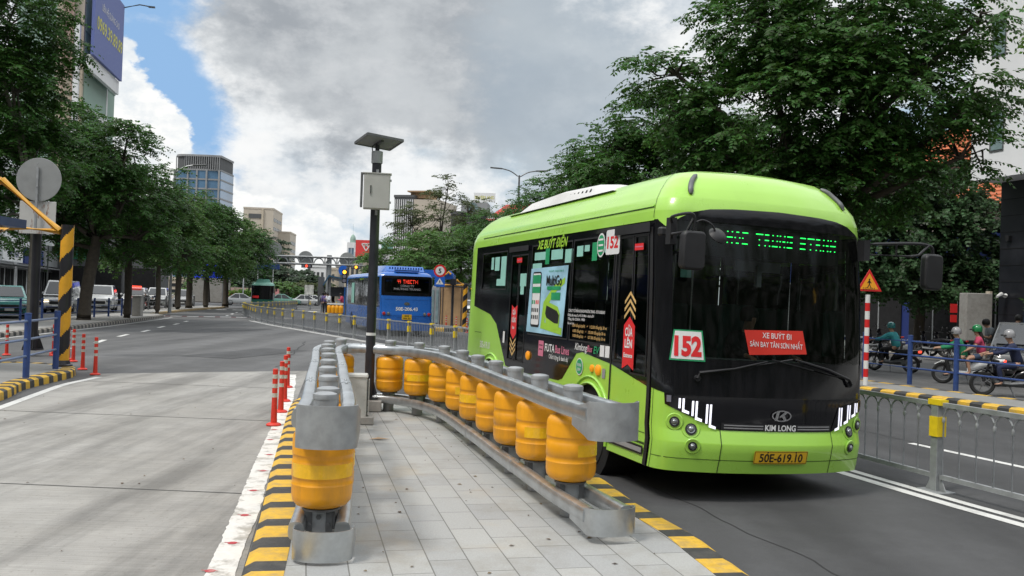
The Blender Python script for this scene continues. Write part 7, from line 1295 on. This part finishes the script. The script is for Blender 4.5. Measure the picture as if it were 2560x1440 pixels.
for lb, px, Y_, ps, tp, lg, az_ in (('person in white shirt and black trousers waiting at the station shelter', 821, 70, 'phone', 'white', 'black', 140), ('person in purple top with back turned at the station shelter', 812, 71, 'stand', 'purple', 'black', 10), ('person in grey clothes at the left end of the waiting group', 807, 72, 'stand', 'grey', 'grey', 20), ('person in dark clothes sitting in the shadow between white shirt and blue bus', 832, 73, 'stand', 'black', 'black', -60), ('person in pink patterned top beside the front of the blue bus', 855, 69, 'phone', 'pink', 'beige', 90)): q = D(px, 760, Y_); person(lb, (q[0], q[1], .16 if ps else 0), R(az_), ps, tp, lg)
br_ = thing('roller_barrier', 'short distant barrier with a white rail and orange rollers by the shelter', 'roller barrier', (X(840, 66), 66, .1)); b = MB(); b.box((0, 0, .95), (1.15, .3, .10)); b.box((0, 0, .12), (1.15, .3, .10)); b.build('rails', 'white_paint', br_); dm_ = MB(); dm_.lathe([(.1, .25), (.17, .3), (.18, .6), (.17, .8), (.1, .86)], n=14); d0 = dm_.build('roller', 'drum', br_, smooth=50, loc=(-.42, 0, 0))
for x_ in (-.14, .14, .42): c = d0.copy(); COL.objects.link(c); c.parent = br_; c.location = (x_, 0, 0)
# kiosk, far truss, far striped post, speed sign
YK = 52; kk = thing('kiosk', 'tan panelled ticket kiosk with a dark roof band beside the blue bus', 'kiosk', (X(1131, YK), YK, .16), R(-6)); wk = X(1160, YK)-X(1104, YK)
b = MB(); b.box((0, .8, 1.12), (wk, 1.6, 2.24)); b.build('body', mat('kiosk_tan', (.42, .27, .14), .6, dirt=.2), kk); b = MB(); b.box((0, .8, 2.38), (wk+.04, 1.66, .26)); b.build('roof_band', 'wall_dgrey', kk)
b = MB(); [b.box((x_, -.02, 1.12), (.05, .04, 2.2)) for x_ in (-wk/2+.1, -.02, wk/2-.1)]; b.build('panel_joints', 'wall_brown', kk); b = MB(); b.box((0, .8, -.02), (wk+.5, 1.9, .06)); b.build('base', 'blue_paint', kk)
b = MB(); b.box((-wk/2-.35, .8, 1.1), (.55, 1.4, 2.2)); gd = b.build('side_cabin', 'wall_grey', kk); b = MB(); [b.box((-wk/2-.35+x_, .08, 1.1), (.14, .04, 1.9)) for x_ in (-.14, .12)]; b.build('glass_door', 'win_pale', gd)
ts_ = thing('bus_shelter', 'far shelter end with yellow gable bars and blue roof above the kiosk', 'bus shelter', (0, 0, 0)); Q_ = lambda x_, y_: D(x_, y_, 51.6); b = MB(); b.tube([Q_(1104, 694), Q_(1122, 680), Q_(1127, 686)], .07, 8); b.tube([Q_(1141, 699), Q_(1159, 713)], .07, 8); b.tube([Q_(1104, 712), Q_(1160, 713)], .07, 8); b.build('truss', 'yellow_paint', ts_)
b = MB(); q0, q1 = D(1022, 682, 56), D(1098, 684, 56); b.box(((q0[0]+q1[0])/2, 57, (q0[2]+q1[2])/2), (q1[0]-q0[0], 2.6, .42)); b.prism([(0, 0), (.55, 0), (.55, .25), (.3, .5)], Q_(1109, 697)+(0, .1, 0), (1, 0, 0), (0, 0, 1), (0, 2, 0)); b.build('roof', 'sign_blue', ts_)
q = D(1161, 808, 51); s2_ = thing('striped_post', 'distant black and yellow striped post at the right corner of the kiosk', 'post', (q[0], 51, .16)); spiral(s2_, Zt(1161, 711, 51)-.16, .13, 3.6)
q = D(1130, 808, 50); kp = thing('camera_pole', 'thin black pole with a round black lamp head in front of the kiosk', 'pole', (q[0], 50, .16)); b = MB(); b.lathe([(.14, 0), (.06, .2), (.06, 2.35)], n=10); b.box((0, 0, 2.5), (.32, .3, .34)); b.tube([(0, 0, 2.6), (.05, 0, 2.95), (-.2, 0, 3.1), (.25, 0, 3.25)], .02, 5); b.build('pole', 'black_paint', kp, smooth=40)
q = D(1098, 740, 49.5); sg_ = thing('road_sign', 'round red speed limit 5 sign above a blue pedestrian crossing sign', 'road sign', (q[0], 49.5, .1)); z5 = Zt(1098, 677, 49.5)-.1; b = MB(); b.cyl((0, .03, 0), (0, .03, z5), .04, n=8); b.build('pole', 'galv_dull', sg_)
b = MB(); b.lathe([(.345, 0), (.345, .02)], (0, 0, z5), 28, axis=(0, -1, 0)); ds = b.build('speed_disc', 'sign_red', sg_); b = MB(); b.lathe([(.245, .0), (.245, .004)], (0, -.021, z5), 28, axis=(0, -1, 0)); b.build('disc_field', 'white_paint', ds); b = MB(); b.text('5', .36, (0, -.03, z5), (1, 0, 0), (0, 0, 1), bold=.03); b.build('digit', 'sign_black', ds)
zb_ = Zt(1098, 704, 49.5)-.1; b = MB(); b.box((0, 0, zb_), (.56, .02, .56)); bs_ = b.build('crossing_board', 'sign_blue', sg_); b = MB(); b.add([(-.22, -.014, zb_-.15), (.22, -.014, zb_-.15), (0, -.014, zb_+.19)], [(0, 1, 2)]); b.build('triangle', 'white_paint', bs_); b = MB(); walker(b, (0, -.018, zb_-.03), (1, 0, 0), (0, 0, 1), .16); b.build('walker', 'sign_black', bs_)
for k, (px, py) in enumerate(((1115, 822), (1140, 826), (1167, 832))):
    q = G(px, py, 0); dup(f0, (q[0], q[1], .0), label=['red flexible post in front of the kiosk, left one of three', 'red flexible post in front of the kiosk, middle one of three', 'red flexible post right of the kiosk, nearest of the three'][k])
# blue posts railing along the left pavement
LP = [(-21.2, 32, 0), (-21.4, 36, 0), (-21.6, 39, 0), (-21.7, 41, 0), (-21.85, 43, 0), (-22.0, 45, 0), (-22.1, 47, 0), (-22.25, 49, 0), (-22.4, 51, 0), (-22.7, 53, 0), (-23.2, 55, 0)]
railing('dark blue railing along the left pavement behind the trees', [(p[0]+.35, p[1]) for p in LP], ISL, 1.0, (.3, .6, .9), .05, .018)
railing('dark railing curving round the far left pavement by the lamp post', [(-25.6, 61), (-25.9, 63.5), (-26.6, 66), (-27.2, 69), (-28, 73), (-28.8, 78), (-29.6, 84)], ISL, 1.0, (.3, .6, .9), .05, .018, col='galv_dark')
q = G(343, 790, .15); ub = thing('utility_box', 'pale grey concrete utility box by the forked tree on the left pavement', 'box', (q[0], q[1], ISL)); b = MB(); b.box((0, 0, .55), (.5, .4, 1.1)); b.build('body', 'concrete', ub, bevel=.02); b = MB(); b.box((0, 0, 1.13), (.56, .46, .07)); b.build('lid', 'concrete', ub, bevel=.01)
# inside the lime bus
for lb, px_, y_, z_, tp in (('driver in dark clothes at the wheel behind the windscreen of the lime bus', .45, 1.30, .36, 'black'), ('passenger in a dark striped shirt seated behind the front door of the lime bus', -.72, 2.05, .30, 'grey')):
    q = np.array(BUS.matrix_world @ Vector((px_, y_, z_))); person(lb, q, yaw+math.pi, 'ride', tp, 'black')
# litter
rg = np.random.default_rng(77); b = MB()
for k in range(150):
    if k < 60: e = ctr[int(rg.integers(8, len(ctr)-4))]; x_, y_ = e[0]+rg.normal(0, .22), e[1]+rg.normal(0, .22)-.15; z_ = .1475
    elif k < 110: x_, y_ = rg.uniform(-1.0, 1.0), rg.uniform(5, 12); z_ = .1475
    else: x_, y_ = rg.uniform(-7.5, -2.2), rg.uniform(6, 18); z_ = .006
    if z_ > .1 and not (-1.5-.13*(y_-5.7) < x_ < 1.1-.12*(y_-5.7)): continue
    a, r = rg.uniform(0, 6.28), rg.uniform(.008, .028); c_, s_ = math.cos(a)*r, math.sin(a)*r; b.add([(x_-c_, y_-s_, z_+.002), (x_+s_*.5, y_-c_*.5, z_+.006), (x_+c_, y_+s_, z_+.003), (x_-s_*.5, y_+c_*.5, z_+.008)], [(0, 1, 2, 3)])
lt = b.build('leaf_litter', mat('dry_leaf', (.13, .085, .04), .85, var=.5, sc=3, rnd=.5)); lt['kind'] = 'stuff'
lf_ = thing('dry_leaf', 'large dry brown leaf lying on the grey tiles near the cable cabinet', 'leaf', (-1.45, 10.3, .15)); b = MB(); b.add([(-.13, 0, .002), (-.03, .05, .02), (.12, .03, .006), (.0, -.03, .015)], [(0, 1, 2, 3)]); b.build('blade', 'wall_tan', lf_)
